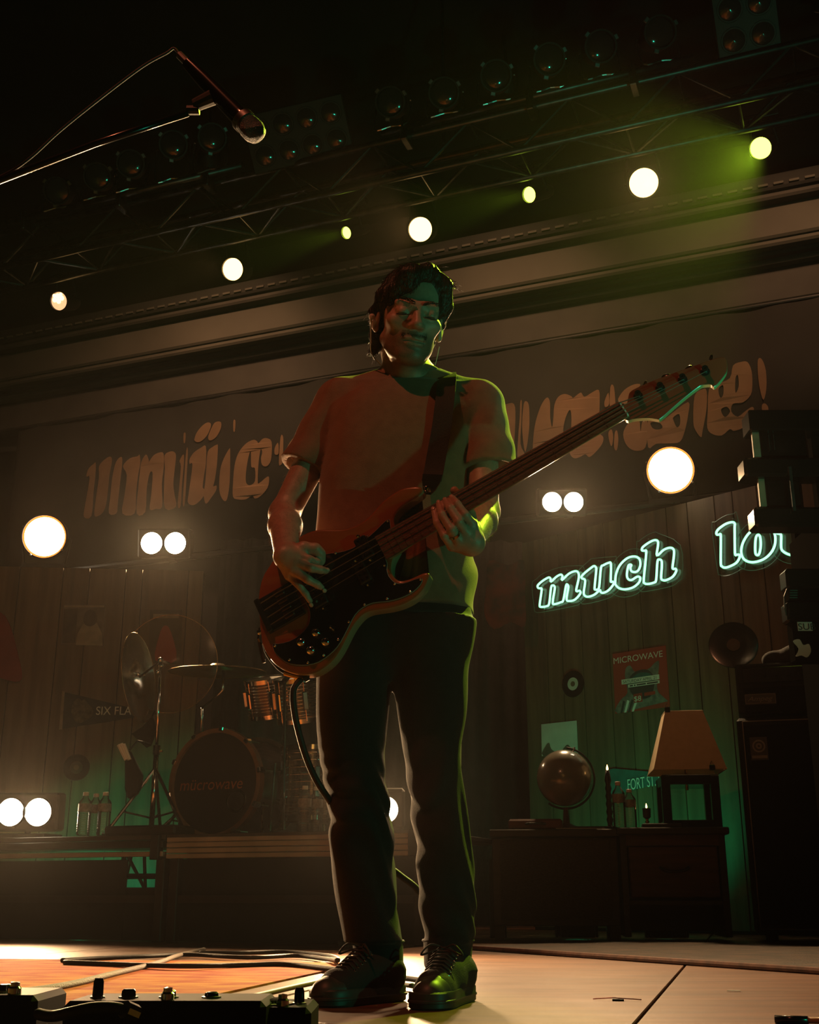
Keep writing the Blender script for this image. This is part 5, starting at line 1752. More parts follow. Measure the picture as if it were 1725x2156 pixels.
# ------------------------------------------------------------------ shoes
def shoe(heel, toe, ank, label):
    heel, toe = np.array(heel, float), np.array(toe, float)
    d = toe - heel; L = np.linalg.norm(d); d /= L
    sd = np.array([d[1], -d[0], 0.0])
    root = thing('high_top_shoe', Vector((heel + toe) / 2), label, 'shoe', 'black high-top shoes')
    P = lambda t, s, z: heel + d * (L * t) + sd * s + np.array([0, 0, z])
    lo = np.minimum(heel, toe) - 0.09; hi = np.maximum(heel, toe) + 0.09
    F = Field(np.arange(lo[0], hi[0], .003), np.arange(lo[1], hi[1], .003), np.arange(-0.02, 0.20, .003))
    F.cone(P(.14, 0, .045), P(.45, 0, .045), .035, .036, .01)
    F.cone(P(.45, 0, .042), P(.74, 0, .028), .037, .040, .02)
    F.cone(P(.74, 0, .026), P(.86, 0, .018), .038, .030, .02)
    F.cone(P(.22, 0, .06), P(.50, 0, .064), .040, .028, .03)
    F.cone(P(.20, 0, .06), V_(ank) + np.array([0, 0, -0.01]), .038, .040, .03)
    X, Y, Z = F.xs[:, None, None], F.ys[None, :, None], F.zs[None, None, :]
    F.D = np.maximum(F.D, (0.012 - Z) * np.ones_like(F.D)).astype(np.float32)
    F.D += (0.0022 * noise3(X * 70, Y * 70, Z * 70, 3)).astype(np.float32) * (Z > 0.06)
    up_ = F.mesh('canvas_upper', M['shoe_canvas'], root, 2)
    # sole: outline swept upward
    out = [(0.0, 0.0), (.02, .026), (.10, .040), (.25, .040), (.45, .040), (.62, .043), (.78, .046), (.90, .040), (.97, .025), (1.0, 0.0)]
    ol = [(t, s) for t, s in out] + [(t, -s) for t, s in out[-2:0:-1]]
    ol = smooth_path(ol, 4, True)
    mb = MB(); n = len(ol); vs = []; fs = []
    lev = [(0.94, 0.0), (1.0, 0.004), (1.0, 0.012), (1.03, 0.0135), (1.03, 0.017), (1.0, 0.0185), (1.0, 0.030), (0.97, 0.033), (0.85, 0.033)]
    for sc, z in lev:
        for t, s in ol:
            vs.append(Vector(P(.5 + (t - .5) * sc, s * sc, z)))
    for k in range(len(lev) - 1):
        fs += [(k * n + i, k * n + (i + 1) % n, (k + 1) * n + (i + 1) % n, (k + 1) * n + i) for i in range(n)]
    fs += [list(range(n)), list(range((len(lev) - 1) * n, len(lev) * n))]
    mb.add(vs, fs)
    mb.build('rubber_sole', M['shoe_rubber'], root, smooth=True, auto=40)
    G = Field(F.xs, F.ys, F.zs)
    G.cone(P(.80, 0, .022), P(.865, 0, .020), .0425, .036, .0)
    t = ((X - heel[0]) * d[0] + (Y - heel[1]) * d[1]) / L
    G.D = np.maximum(np.maximum(G.D, (0.02 - Z) * np.ones_like(G.D)), (0.79 - t) * 0.25 * np.ones_like(G.D)).astype(np.float32)
    G.mesh('toe_cap', M['shoe_rubber'], root, 2)
    # laces: zig-zag across the tongue
    lz = MB(); tn = P(.66, 0, .083)
    a0, a1 = P(.69, 0, .072), P(.45, 0, .108)
    for i in range(7):
        f = i / 6
        c = a0 * (1 - f) + a1 * f
        lz.tube([Vector(c + sd * -0.024 + np.array([0, 0, -.010])), Vector(c + sd * -.010 + np.array([0, 0, .001])), Vector(c + sd * .010 + np.array([0, 0, .001]) + d * .006), Vector(c + sd * 0.024 + np.array([0, 0, -.010]) + d * .008)], 0.0026, 5)
    lz.build('laces', M['lace'], root, smooth=True)
    c = a1
    bw = MB()
    for s in (-1, 1):
        bw.tube([Vector(p) for p in smooth_path([c, c + sd * s * .025 + d * .02 + np.array([0, 0, .008]), c + sd * s * .045 + d * .025 + np.array([0, 0, -.012]), c + sd * s * .02 + d * .015 + np.array([0, 0, -.004]), c], 5)], 0.0022, 5)
    bw.build('lace_bow', M['lace'], root, smooth=True)
    ey = MB()
    for s in (-1, 1):
        e2 = MB()
        for i in range(7):
            f = i / 6; q = a0 * (1 - f) + a1 * f + sd * s * .026 + np.array([0, 0, -.012])
            e2.lathe(Vector(q), Vector(sd * s * .8 + np.array([0, 0, .6])), [(0, .0032), (.002, .003), (.002, .0015)], 8)
        e2.build('eyelets', M['chrome'], root, smooth=True)
    return root


aL, aR = at(797, 2020, 2.68), at(943, 2018, 2.68)
shoe((at(838, 2100, 2.69).x, 2.70, 0), (at(664, 2100, 2.515).x, 2.515, 0), aL, 'black high-top shoe on the left, turned sideways')
shoe((at(972, 2100, 2.70).x, 2.71, 0), (at(893, 2110, 2.44).x, 2.44, 0), aR, 'black high-top shoe on the right, toe towards the camera')

# ------------------------------------------------------------------ strap
def ribbon(pts, wdirs, wid, th, name, m, parent):
    """pts: list of world points, wdirs: width directions"""
    mb = MB(); vs = []; n = len(pts)
    for i, (p, wv) in enumerate(zip(pts, wdirs)):
        t = (pts[min(i + 1, n - 1)] - pts[max(i - 1, 0)]).normalized()
        wv = (wv - t * wv.dot(t)).normalized(); nn = t.cross(wv)
        h = wid[i] / 2 if isinstance(wid, (list, tuple)) else wid / 2
        vs += [p - wv * h - nn * th, p + wv * h - nn * th, p + wv * h + nn * th, p - wv * h + nn * th]
    fs = []
    for i in range(n - 1):
        for j in range(4):
            fs.append((i * 4 + j, i * 4 + (j + 1) % 4, i * 4 + 4 + (j + 1) % 4, i * 4 + 4 + j))
    fs += [(0, 1, 2, 3), (n * 4 - 4, n * 4 - 3, n * 4 - 2, n * 4 - 1)]
    mb.add(vs, fs)
    return mb.build(name, m, parent, smooth=False)


strap = thing('guitar_strap', at(912, 1000, 2.56), 'dark woven guitar strap over the bassist\'s shoulder with a leather end', 'strap')
path = [(942, 788, 2.735), (942, 793, 2.662), (940, 814, 2.613), (936, 850, 2.588), (930, 900, 2.578), (921, 950, 2.574), (914, 990, 2.566), (909, 1012, 2.548)]
sp = [at(*q) for q in path]
back = [Vector((sp[0].x, 2.79, sp[0].z - 0.02)), Vector((sp[0].x - 0.03, 2.84, sp[0].z - 0.12)), Vector((sp[0].x - 0.16, 2.86, 1.15)), Vector((-0.17, 2.85, 0.98)), Vector((-0.235, 2.78, 0.86)), Vector((-0.275, 2.66, 0.80))]
full = [Vector(p) for p in smooth_path([q[:] for q in (back[::-1] + sp)], 6)]
# keep the strap outside the shirt by following its own path in front of the chest
ribbon(full, [Vector((1, 0, 0.1))] * len(full), 0.046, 0.0016, 'webbing', M['strap'], strap)
le = [at(911, 1000, 2.548), at(908, 1015, 2.535), at(904, 1030, 2.520), at(901, 1040, 2.512)]
ribbon(le, [Vector((1, 0, 0.1))] * 4, [0.046, 0.042, 0.03, 0.014], 0.002, 'leather_end', M['black_gloss'], strap)
MB().lathe(at(905, 1034, 2.512), Vector((0, -1, 0)), [(0, 0.004), (0.004, 0.0035), (0.005, 0)], 10).build('rivet', M['chrome'], strap, smooth=True)
e0 = gw(eb[0] - 0.008, eb[1], -0.02)
le2 = [full[0], (full[0] + e0) / 2 + Vector((-0.02, -0.02, -0.02)), e0]
le2 = [Vector(p) for p in smooth_path([q[:] for q in le2], 6)]
ribbon(le2, [Vector((0, 0.3, 1))] * len(le2), 0.03, 0.002, 'leather_end', M['black_gloss'], strap)
# ================================================================== drum kit on the riser
DK = BK.copy()
DANG = math.radians(24)
DN = Vector((-math.sin(DANG), -math.cos(DANG), 0)); DS = Vector((math.cos(DANG), -math.sin(DANG), 0))
M['drum_shell'] = mat('drum_shell_smoke', (0.05, 0.035, 0.028), 0.15, coat=0.6)
M['drum_hoop'] = mat('drum_hoop_wood', (0.20, 0.105, 0.055), 0.3, var=0.3, scale=8, coat=0.4)
M['drum_head'] = mat('bass_drum_head_black', (0.016, 0.012, 0.010), 0.5, var=0.2, scale=4)
M['drum_head_clear'] = mat('drum_head_frosted', (0.30, 0.27, 0.22), 0.5)
M['acrylic_shell'] = thin_clear('acrylic_shell', (0.75, 0.70, 0.62), 0.05, 0.1, 0.08)
M['ink_orange'] = mat('drum_ink_orange', (0.34, 0.10, 0.035), 0.6, var=0.3, scale=40, stretch=(1, 1, 0.05))
M['cymbal_clear'] = thin_clear('cymbal_clear', (0.90, 0.87, 0.83), -0.02, 0.25, 0.035, (0.4, 0.3, 0.2))
M['cymbal_edge'] = mat('cymbal_bright_edge', (0.65, 0.42, 0.22), 0.25, 0.8)
M['bronze'] = mat('cymbal_bronze', (0.42, 0.30, 0.13), 0.28, 1.0, var=0.2, scale=30)

bc = at(455, 1640, 6.45); bc.z = RZ + 0.292
bd = thing('bass_drum', Vector((bc.x, bc.y, RZ)), 'large bass drum with black front head and orange striped lettering', 'drum')
R_ = 0.280
MB().lathe(bc - DN * 0.42, DN, [(0, R_ * 0.97), (0.42, R_ * 0.97)], 48).build('shell', M['drum_shell'], bd, smooth=True)
for dd in (0.0, 0.42):
    MB().lathe(bc - DN * (dd + 0.022), DN, [(0, R_ * 0.99), (0, R_ * 1.04), (0.044, R_ * 1.04), (0.044, R_ * 0.955), (0.02, R_ * 0.95)], 48).build('hoop', M['drum_hoop'], bd, smooth=True, auto=30)
hd_ = MB().lathe(bc + DN * 0.004, DN, [(0, R_ * 0.96), (0.004, 0)], 48).build('front_head', M['drum_head'], bd, smooth=True)
MB().lathe(bc - DN * 0.43, DN, [(0, R_ * 0.96), (0.002, 0)], 32).build('rear_head', M['drum_head_clear'], bd, smooth=True)
text_mesh('mücrowave', bc + DS * -0.225 + UP * -0.035 + DN * 0.006, DS, UP, 0.062, M['ink_orange'], 'lettering_print', hd_, DN, 0.002, shear=0.15, width=0.40)
for k in range(10):
    a = 2 * math.pi * k / 10 + 0.2
    q = DS * math.cos(a) + UP * math.sin(a)
    MB().box(bc + q * (R_ * 1.03) + DN * 0.002, (0.022, 0.06, 0.03), q, DN, q.cross(DN), bev=0.004).build('claw_hook', M['chrome'], bd)
    MB().cyl(bc + q * (R_ * 1.05) + DN * 0.0, bc + q * (R_ * 1.05) - DN * 0.11, 0.004, n=6).build('tension_rod', M['chrome'], bd)
for s in (-1, 1):
    MB().cyl(bc + DS * (s * R_ * 0.86) - DN * 0.1 - UP * 0.1, bc + DS * (s * R_ * 1.25) + DN * 0.08 - UP * 0.285, 0.008, n=8).build('spur', M['chrome'], bd)
# port hole with its ring, low right on the head
MB().lathe(bc + DS * 0.14 - UP * 0.10 + DN * 0.0085, DN, [(0, 0.062), (0.004, 0.06), (0.004, 0.052), (0, 0.05)], 28).build('port_ring', M['black_gloss'], bd, smooth=True)
MB().lathe(bc + DS * 0.14 - UP * 0.10 + DN * 0.0085, DN, [(0, 0.05), (0.0006, 0)], 24).build('port_hole', M['gap'], bd)


def tom(px, py, Y, r, h, tilt, label, shell, legs=False):
    c = at(px, py, Y)
    ax = (UP + DN * tilt).normalized()
    o = thing('tom_drum', c - ax * h / 2, label, 'drum', 'clear-shelled toms')
    MB().lathe(c - ax * h / 2, ax, [(0, r * .985), (h, r * .985)], 36).build('shell', shell, o, smooth=True)
    n = 9
    for k in range(n):   # ribbed wrap
        MB().lathe(c - ax * (h / 2 - 0.03) + ax * ((h - 0.06) * k / (n - 1)), ax, [(0, r * .987), (0.003, r * 1.0), (0.006, r * .987)], 32).build('shell_rib', M['chrome'], o, smooth=True)
    for e in (-1, 1):
        MB().lathe(c + ax * (e * h / 2 - 0.012), ax, [(0, r * .98), (0, r * 1.05), (0.024, r * 1.05), (0.024, r * .98)], 36).build('hoop', M['chrome'], o, smooth=True, auto=30)
        MB().lathe(c + ax * (e * (h / 2 + 0.004)), ax * e, [(0, r), (0.002, 0)], 32).build('head', M['drum_head_clear'], o, smooth=True)
    u = ax.orthogonal().normalized(); v = ax.cross(u)
    for k in range(6):
        a = k * math.pi / 3
        q = u * math.cos(a) + v * math.sin(a)
        MB().box(c + q * (r + 0.012), (0.025, 0.03, h * 0.45), q, ax.cross(q), ax, bev=0.005).build('lug', M['chrome'], o)
        MB().cyl(c + q * (r * 1.04) - ax * h / 2, c + q * (r * 1.04) + ax * h / 2, 0.0035, n=6).build('tension_rod', M['chrome'], o)
    if legs:
        for k in range(3):
            a = k * 2.094 + 0.4
            q = DS * math.cos(a) + DN * math.sin(a)
            b = c + q * (r + 0.03)
            MB().cyl(b + UP * h * 0.3, Vector((b.x, b.y, RZ)) + q * 0.02, 0.007, n=8).build('leg', M['chrome'], o)
    return o


tom(632, 1472, 6.45, 0.135, 0.22, 0.28, 'clear-shelled rack tom with chrome ribs behind the bass cable', M['acrylic_shell'])
tom(562, 1468, 6.70, 0.115, 0.20, 0.35, 'smaller dark rack tom just above the bass drum', M['drum_shell'])
ft = tom(655, 1652, 6.35, 0.165, 0.36, 0.0, 'clear floor tom standing right of the bass drum', M['acrylic_shell'], legs=True)


def cymbal(parent, c, ax, r, m, edge=True, h=0.02):
    o = MB().lathe(c, ax, [(0, r), (0.004, r * .985), (h * .6, r * .5), (h, r * .2), (h + 0.018, r * .12), (h + 0.02, 0)], 56)
    o.lathe(c, ax, [(-0.002, r), (0.002, r * .98), (h * .6 - 0.003, r * .5), (h - 0.003, r * .2), (h + 0.014, r * .12), (h + 0.016, 0)], 56)
    cy_ = o.build('cymbal', m, parent, smooth=True)
    if edge:
        u = ax.orthogonal().normalized(); v = ax.cross(u)
        MB().loop([c + (u * math.cos(t) + v * math.sin(t)) * r for t in np.linspace(0, 6.2832, 72, endpoint=False)], 0.0022, 5).build('cymbal_edge', M['cymbal_edge'], cy_)
    return cy_


def cymbal_stand(base_px, Ybase, top, label, legs=True):
    b = at(base_px[0], base_px[1], Ybase)
    b = Vector((b.x, b.y, RZ))
    o = thing('cymbal_stand', b, label, 'cymbal stand', 'cymbal stands on the riser')
    mid = Vector((b.x, b.y, RZ + 0.45))
    MB().cyl(b + UP * 0.06, mid, 0.014, n=10).build('lower_pole', M['chrome'], o, smooth=True)
    MB().cyl(mid, top, 0.009, n=10).build('upper_pole', M['chrome'], o, smooth=True)
    MB().cyl(mid - UP * 0.02, mid + UP * 0.03, 0.02, n=10).build('collar', M['chrome'], o)
    MB().cyl(mid, mid + Vector((0.035, -0.01, 0)), 0.006, n=6).build('wing_nut', M['chrome'], o)
    for k in range(3):
        a = k * 2.094 + 5.74
        q = Vector((math.cos(a), math.sin(a), 0))
        f = b + q * 0.24
        MB().cyl(b + UP * 0.36, f + UP * 0.015, 0.009, n=8).build('leg', M['chrome'], o)
        MB().cyl(b + UP * 0.10, b + q * 0.16 + UP * 0.13, 0.005, n=6).build('leg_brace', M['chrome'], o)
        MB().ball(f + UP * 0.014, (0.02, 0.02, 0.014), nu=10, nv=6).build('rubber_foot', M['black_rubber'], o)
    return o


top1 = at(338, 1392, 6.35)
st1 = cymbal_stand((318, 1752), 6.35, top1, 'chrome cymbal stand carrying two upright clear cymbals at the left of the kit')
va = (CAM - top1).normalized()
c1 = at(357, 1397, 6.40)
cymbal(st1, c1, (va + DS * -0.30 + UP * 0.10).normalized(), 0.272, M['cymbal_clear'])
c2 = at(293, 1426, 6.30)
MB().cyl(top1, c2, 0.006, n=8).build('boom_arm', M['chrome'], st1)
MB().cyl(top1, c1, 0.008, n=8).build('tilter', M['chrome'], st1)
cymbal(st1, c2, (va * 0.28 + DS * -1.0 + UP * -0.05).normalized(), 0.245, M['cymbal_clear'])
for (x, y, r) in ((338, 1390, .016), (340, 1402, .012), (333, 1415, .012), (292, 1420, .010), (304, 1421, .009)):
    MB().ball(at(x, y, 6.34), r, nu=10, nv=6).build('wing_nut', M['chrome'], st1, smooth=True)
top2 = at(470, 1452, 6.75)
st2 = cymbal_stand((415, 1752), 7.05, top2 - DS * 0.14 - UP * 0.1, 'chrome boom stand carrying the wide flat crash cymbal')
MB().tube([top2 - DS * 0.14 - UP * 0.1, top2 - DS * 0.02 - UP * 0.02, top2 + UP * 0.0, at(470, 1412, 6.75)], 0.008, 8).build('boom_arm', M['chrome'], st2, smooth=True)
cymbal(st2, at(458, 1415, 6.75), (UP * 1.0 + DN * 0.05 + DS * 0.02).normalized(), 0.285, M['bronze'], h=0.03)
# thin straight stand between the toms
b3 = at(597, 1752, 6.1)
st3 = thing('microphone_stand', Vector((b3.x, b3.y, RZ)), 'thin straight chrome stand between bass drum and bottles', 'stand')
MB().cyl(Vector((b3.x, b3.y, RZ + 0.02)), at(600, 1432, 6.1), 0.008, n=8).build('pole', M['chrome'], st3)
MB().lathe(Vector((b3.x, b3.y, RZ)), UP, [(0, 0.11), (0.014, 0.11), (0.024, 0.03), (0.03, 0)], 24).build('round_base', M['black'], st3, smooth=True, auto=30)
MB().cyl(at(600, 1432, 6.1), at(606, 1424, 6.05), 0.016, n=10).build('microphone', M['black_gloss'], st3)

# stick bag hung on the stand, black floor monitor wedge between the legs
sb = at(274, 1640, 6.25)
sbag = thing('stick_bag', sb - UP * 0.14, 'black hanging stick bag with pale drumstick tips', 'bag')
bp0 = [(264, 1580), (272, 1578), (292, 1618), (299, 1630), (297, 1650), (288, 1672), (268, 1682), (262, 1660), (262, 1600)]
MB().prism([at(x, y, 6.25) for x, y in bp0], Vector((0, -1, 0)), 0.05).build('pouch', M['black_cloth'], sbag, bevel=0.012)
for i, (x0, y0, x1, y1) in enumerate(((250, 1568, 266, 1600), (255, 1566, 269, 1598), (260, 1567, 273, 1600))):
    MB().cyl(at(x0, y0, 6.23), at(x1, y1, 6.23), 0.011, n=8).build('drumstick', M['print_white'], sbag)
MB().tube([at(272, 1580, 6.23), at(290, 1560, 6.24), at(316, 1566, 6.33)], 0.006, 6).build('hanger', M['black'], sbag)
kb = at(302, 1536, 6.4)
kt = thing('black_cloth_flag', kb - UP * 0.12, 'small dark pointed cloth hanging on the cymbal stand', 'cloth')
MB().prism([at(x, y, 6.42) for x, y in [(277, 1545), (300, 1530), (322, 1505), (330, 1540), (318, 1570), (308, 1574), (290, 1558)]], Vector((0, -1, 0)), 0.01).build('cloth', M['black_cloth'], kt)
MB().cyl(at(322, 1507, 6.41), at(326, 1495, 6.37), 0.005, n=6).build('tie', M['black'], kt)
fm = at(315, 1748, 6.15)
o = MB().box(Vector((fm.x, fm.y, RZ + 0.024)), (0.42, 0.2, 0.048), S, BK, UP, bev=0.01).build('equipment_case', M['black'])
tag(o, 'flat black case lying on the riser under the chrome stand', 'case')


# ================================================================== water bottles
M['pet'] = thin_clear('bottle_plastic', (0.86, 0.90, 0.88), 0.03, 0.08, 0.05)
M['cap'] = mat('bottle_cap_white', (0.6, 0.56, 0.48), 0.5)
M['bottle_label'] = mat('bottle_label', (0.30, 0.32, 0.30), 0.5, var=0.4, scale=50)
def bottle(p, h, r, label, group):
    o = thing('water_bottle', p, label, 'bottle', group)
    pr = [(0, r * .7), (.004, r * .95)]
    for k in range(9):
        z = .01 + k * h * .055
        pr += [(z, r), (z + h * .02, r * .95), (z + h * .04, r)]
    pr += [(h * .56, r), (h * .58, r * .97), (h * .74, r * .97), (h * .78, r * .9), (h * .86, r * .5), (h * .9, r * .38), (h * .93, r * .36)]
    MB().lathe(p, UP, pr, 20).build('bottle_body', M['pet'], o, smooth=True)
    MB().lathe(p + UP * (h * .55), UP, [(0, r * 1.005), (h * .18, r * 1.005)], 20).build('wrap_label', M['bottle_label'], o, smooth=True)
    MB().lathe(p + UP * (h * .92), UP, [(0, r * .40), (0, r * .44), (h * .075, r * .43), (h * .08, r * .38), (h * .08, 0)], 14).build('cap', M['cap'], o, smooth=True, auto=40)
    return o
for i, (x, nm) in enumerate(((174, 'leftmost'), (196, 'middle'), (216, 'rightmost'))):
    p = at(x, 1758, 6.12 + 0.09 * (i % 2)); p.z = RZ
    bottle(p, 0.215, 0.034, '%s of the three water bottles on the left end of the riser' % nm, 'water bottles left of the kit')
for i, (x, nm) in enumerate(((640, 'leftmost'), (664, 'middle'), (682, 'rightmost, partly hidden'))):
    p = at(x, 1755, 5.93 + 0.05 * i); p.z = RZ
    bottle(p, 0.23, 0.034, '%s of the three water bottles beside the bassist\'s knee' % nm, 'water bottles right of the bass drum')

# ================================================================== things on the left set wall
def poster(fn, corners, n, label, name='poster', cat='poster', m=None):
    """corners px: tl,tr,br,bl on a wall"""
    P = [fn(x, y, 0.006) for x, y in corners]
    o = thing(name, (P[2] + P[3]) / 2, label, cat)
    MB().prism(P, n, 0.003).build('sheet', m or M['paper'], o)
    def pt(u, v, lift=0.0018):
        a = P[0].lerp(P[1], u); b = P[3].lerp(P[2], u)
        return a.lerp(b, v) + n * lift
    return o, pt, P


def patch(o, pt, poly, m, name, lift, n):
    q = [pt(u, v, lift) for u, v in poly]
    MB().prism(q, n, 0.0006).build(name, m, o)


M['tan_print'] = mat('print_tan', (0.27, 0.21, 0.14), 0.7, var=0.3, scale=14)
M['brown_print'] = mat('print_brown', (0.07, 0.05, 0.035), 0.7, var=0.4, scale=10)
M['sepia'] = mat('print_sepia', (0.14, 0.105, 0.075), 0.7, var=0.5, scale=9)
o, pt, P = poster(on_left, [(134, 1273), (222, 1273), (218, 1360), (128, 1357)], FLN, 'square sepia photo print on the left set wall above the pennant', m=M['sepia'])
patch(o, pt, [(.35, 1), (.38, .72), (.48, .5), (.62, .42), (.82, .45), (.95, .7), (.98, 1)], M['tan_print'], 'printed_figure', .0016, FLN)
patch(o, pt, smooth_path([(.5, .42), (.52, .22), (.64, .12), (.78, .2), (.82, .4), (.72, .52), (.58, .52)], 3, True), M['brown_print'], 'printed_hair', .0022, FLN)
patch(o, pt, [(.02, .12), (.35, .1), (.33, .95), (.03, .97)], M['brown_print'], 'printed_shadow', .0016, FLN)
patch(o, pt, [(.02, .02), (.98, .02), (.98, .07), (.02, .07)], M['tan_print'], 'printed_border', .0016, FLN)
o, pt, P = poster(on_left, [(316, 1284), (384, 1284), (382, 1396), (313, 1396)], FLN, 'dark narrow poster seen through the clear cymbal', m=M['brown_print'])
patch(o, pt, smooth_path([(.2, .95), (.3, .5), (.45, .3), (.65, .4), (.85, .95)], 3, True), M['print_red'], 'printed_red_shape', .0016, FLN)
patch(o, pt, [(.1, .08), (.9, .08), (.9, .16), (.1, .16)], M['tan_print'], 'printed_title', .0016, FLN)

M['pennant_navy'] = mat('pennant_navy', (0.022, 0.024, 0.030), 0.9, var=0.3, scale=20)
M['pennant_teal'] = mat('pennant_teal', (0.02, 0.10, 0.09), 0.9, var=0.3, scale=20)
def pennant(fn, pts, edge, n, label, m):
    P = [fn(x, y, 0.01) for x, y in pts]
    o = thing('pennant', (P[0] + P[-1]) / 2, label, 'pennant', 'felt pennants on the set walls')
    MB().prism(P, n, 0.004).build('felt', m, o)
    E_ = [fn(x, y, 0.013) for x, y in edge]
    MB().prism(E_, n, 0.004).build('edge_strip', M['tan_print'], o)
    return o
o = pennant(on_left, [(131, 1456), (330, 1503), (126, 1535)], [(131, 1455), (136, 1456), (131, 1536), (124, 1536)], FLN, 'dark pennant with pale lettering on the left set wall', M['pennant_navy'])
a, b = on_left(202, 1505, .012), on_left(275, 1505, .012)
text_mesh('SIX FLAGS', a, (b - a).normalized(), UP, 0.060, M['print_white'], 'lettering_print', o, FLN, 0.003, width=0.33)
cst = smooth_path([(150, 1500), (155, 1478), (166, 1470), (172, 1476), (178, 1472), (186, 1482), (194, 1490), (196, 1504), (186, 1514), (170, 1522), (158, 1518)], 2, True)
MB().prism([on_left(x, y, .0135) for x, y in cst], FLN, .001).build('emblem', mat('pennant_print', (0.10, 0.085, 0.05), 0.8, var=0.6, scale=40), o)
# red flag at the frame's left edge
fl = MB().prism([on_left(x, y, 0.03) for x, y in smooth_path([(-60, 1270), (0, 1288), (22, 1320), (38, 1380), (46, 1425), (30, 1435), (-20, 1420), (-70, 1400)], 3, True)], FLN, 0.012).build('red_flag', mat('flag_red', (0.20, 0.012, 0.010), 0.85, var=0.3, scale=4))
tag(fl, 'red cloth flag on the left set wall at the picture edge', 'flag')


def record(fn, px, py, n, r, label_mat, label):
    c = fn(px, py, 0.006)
    o = thing('vinyl_record', c - UP * r, label, 'record', 'vinyl records on the set walls')
    MB().lathe(c, n, [(0, r), (.002, r), (.003, r * .9), (.0025, r * .6), (.003, r * .5), (.003, r * .18)], 40).build('disc', M['black_gloss'], o, smooth=True, auto=20)
    MB().lathe(c, n, [(.0034, r * .48), (.0036, r * .2)], 32).build('paper_label', label_mat, o)
    MB().lathe(c, n, [(.0038, r * .2), (.0038, 0)], 20).build('centre_hole', M['panel'], o)
record(on_left, 161, 1616, FLN, 0.090, M['brown_print'], 'small black vinyl record on the left set wall above the bottles')
record(on_right, 1207, 1440, FRN, 0.092, M['paper'], 'small black vinyl record with a pale ring on the right set wall')

# ================================================================== things on the right set wall
o, pt, P = poster(on_right, [(1290, 1377), (1402, 1359), (1411, 1488), (1296, 1503)], FRN, 'red concert poster with a cat and pale lettering on the right set wall', m=M['print_red'])
ex, ey = (P[1] - P[0]), (P[0] - P[3])
W_, H_ = ex.length, ey.length; exn, eyn = ex.normalized(), ey.normalized()
T = lambda txt, u, v, h, wd, m, nm='lettering_print': text_mesh(txt, pt(u, v, 0), exn, eyn, h * H_, m, nm, o, FRN, 0.0035, width=wd * W_)
M['cat_grey'] = mat('print_cat_grey', (0.17, 0.16, 0.14), 0.7, var=0.5, scale=25)
patch(o, pt, smooth_path([(.05, 1.0), (.1, .8), (.25, .68), (.22, .45), (.24, .28), (.33, .24), (.42, .36), (.66, .34), (.78, .26), (.86, .24), (.84, .42), (.8, .62), (.82, .75), (.95, .97)], 3, True)[:-3], M['cat_grey'], 'printed_cat', .0016, FRN)
patch(o, pt, smooth_path([(.28, .60), (.32, .42), (.48, .34), (.66, .36), (.76, .5), (.74, .66), (.66, .80), (.42, .80)], 3, True), M['print_dark'], 'printed_face', .0020, FRN)
patch(o, pt, smooth_path([(.34, .46), (.5, .38), (.68, .42), (.70, .5), (.5, .5), (.34, .52)], 3, True), M['pennant_teal'], 'printed_dome', .0024, FRN)
for k in range(4):
    patch(o, pt, [(.10 + k * .07, 1.0), (.16 + k * .08, .80), (.20 + k * .08, .82), (.14 + k * .07, 1.0)], M['print_white'] if k % 2 else M['print_dark'], 'printed_stripe', .0024, FRN)
patch(o, pt, [(.15, .455), (.85, .455), (.85, .535), (.15, .535)], M['print_white'], 'title_strip', .0026, FRN)
patch(o, pt, [(.27, .55), (.85, .55), (.85, .60), (.27, .60)], M['print_white'], 'title_strip', .0026, FRN)
T('MICROWAVE', .02, .175, .105, .92, M['print_white'])
T('SATURDAY APRIL 21', .18, .522, .05, .62, M['print_dark'])
for k, (ua, ub) in enumerate(((.30, .36), (.38, .41), (.43, .60), (.62, .82))):   # fine print too small to read
    patch(o, pt, [(ua, .565), (ub, .565), (ub, .588), (ua, .588)], M['print_dark'], 'fine_print', .0032, FRN)
patch(o, pt, [(.36, .72), (.52, .715), (.52, .86), (.36, .865)], M['print_red'], 'price_patch', .0026, FRN)
patch(o, pt, [(.56, .72), (.76, .715), (.76, .77), (.56, .775)], M['print_red'], 'price_patch', .0026, FRN)
T('$8', .37, .84, .085, .13, M['print_white'])
o2, pt2, P2 = poster(on_right, [(1140, 1525), (1214, 1517), (1217, 1588), (1141, 1592)], FRN, 'pale blank-looking print on the right set wall behind the globe', m=M['paper'])
patch(o2, pt2, smooth_path([(.05, 1.0), (.12, .7), (.22, .6), (.28, .8), (.5, .95), (.62, .8), (.75, .7), (.9, .95), (.9, 1.0)], 3, True)[:-2], M['sepia'], 'printed_hills', .0016, FRN)
# fort pennant
o = pennant(on_right, [(1276, 1622), (1292, 1618), (1455, 1632), (1300, 1672), (1280, 1676)], [(1276, 1620), (1281, 1620), (1285, 1677), (1279, 1677)], FRN, 'teal pennant with pale lettering behind the lamp', M['pennant_teal'])
a, b = on_right(1323, 1664, .012), on_right(1421, 1648, .012)
text_mesh('FORT ST. JOHN', a, (b - a).normalized(), UP, 0.072, M['print_white'], 'lettering_print', o, FRN, 0.003, width=(b - a).length * 1.05)
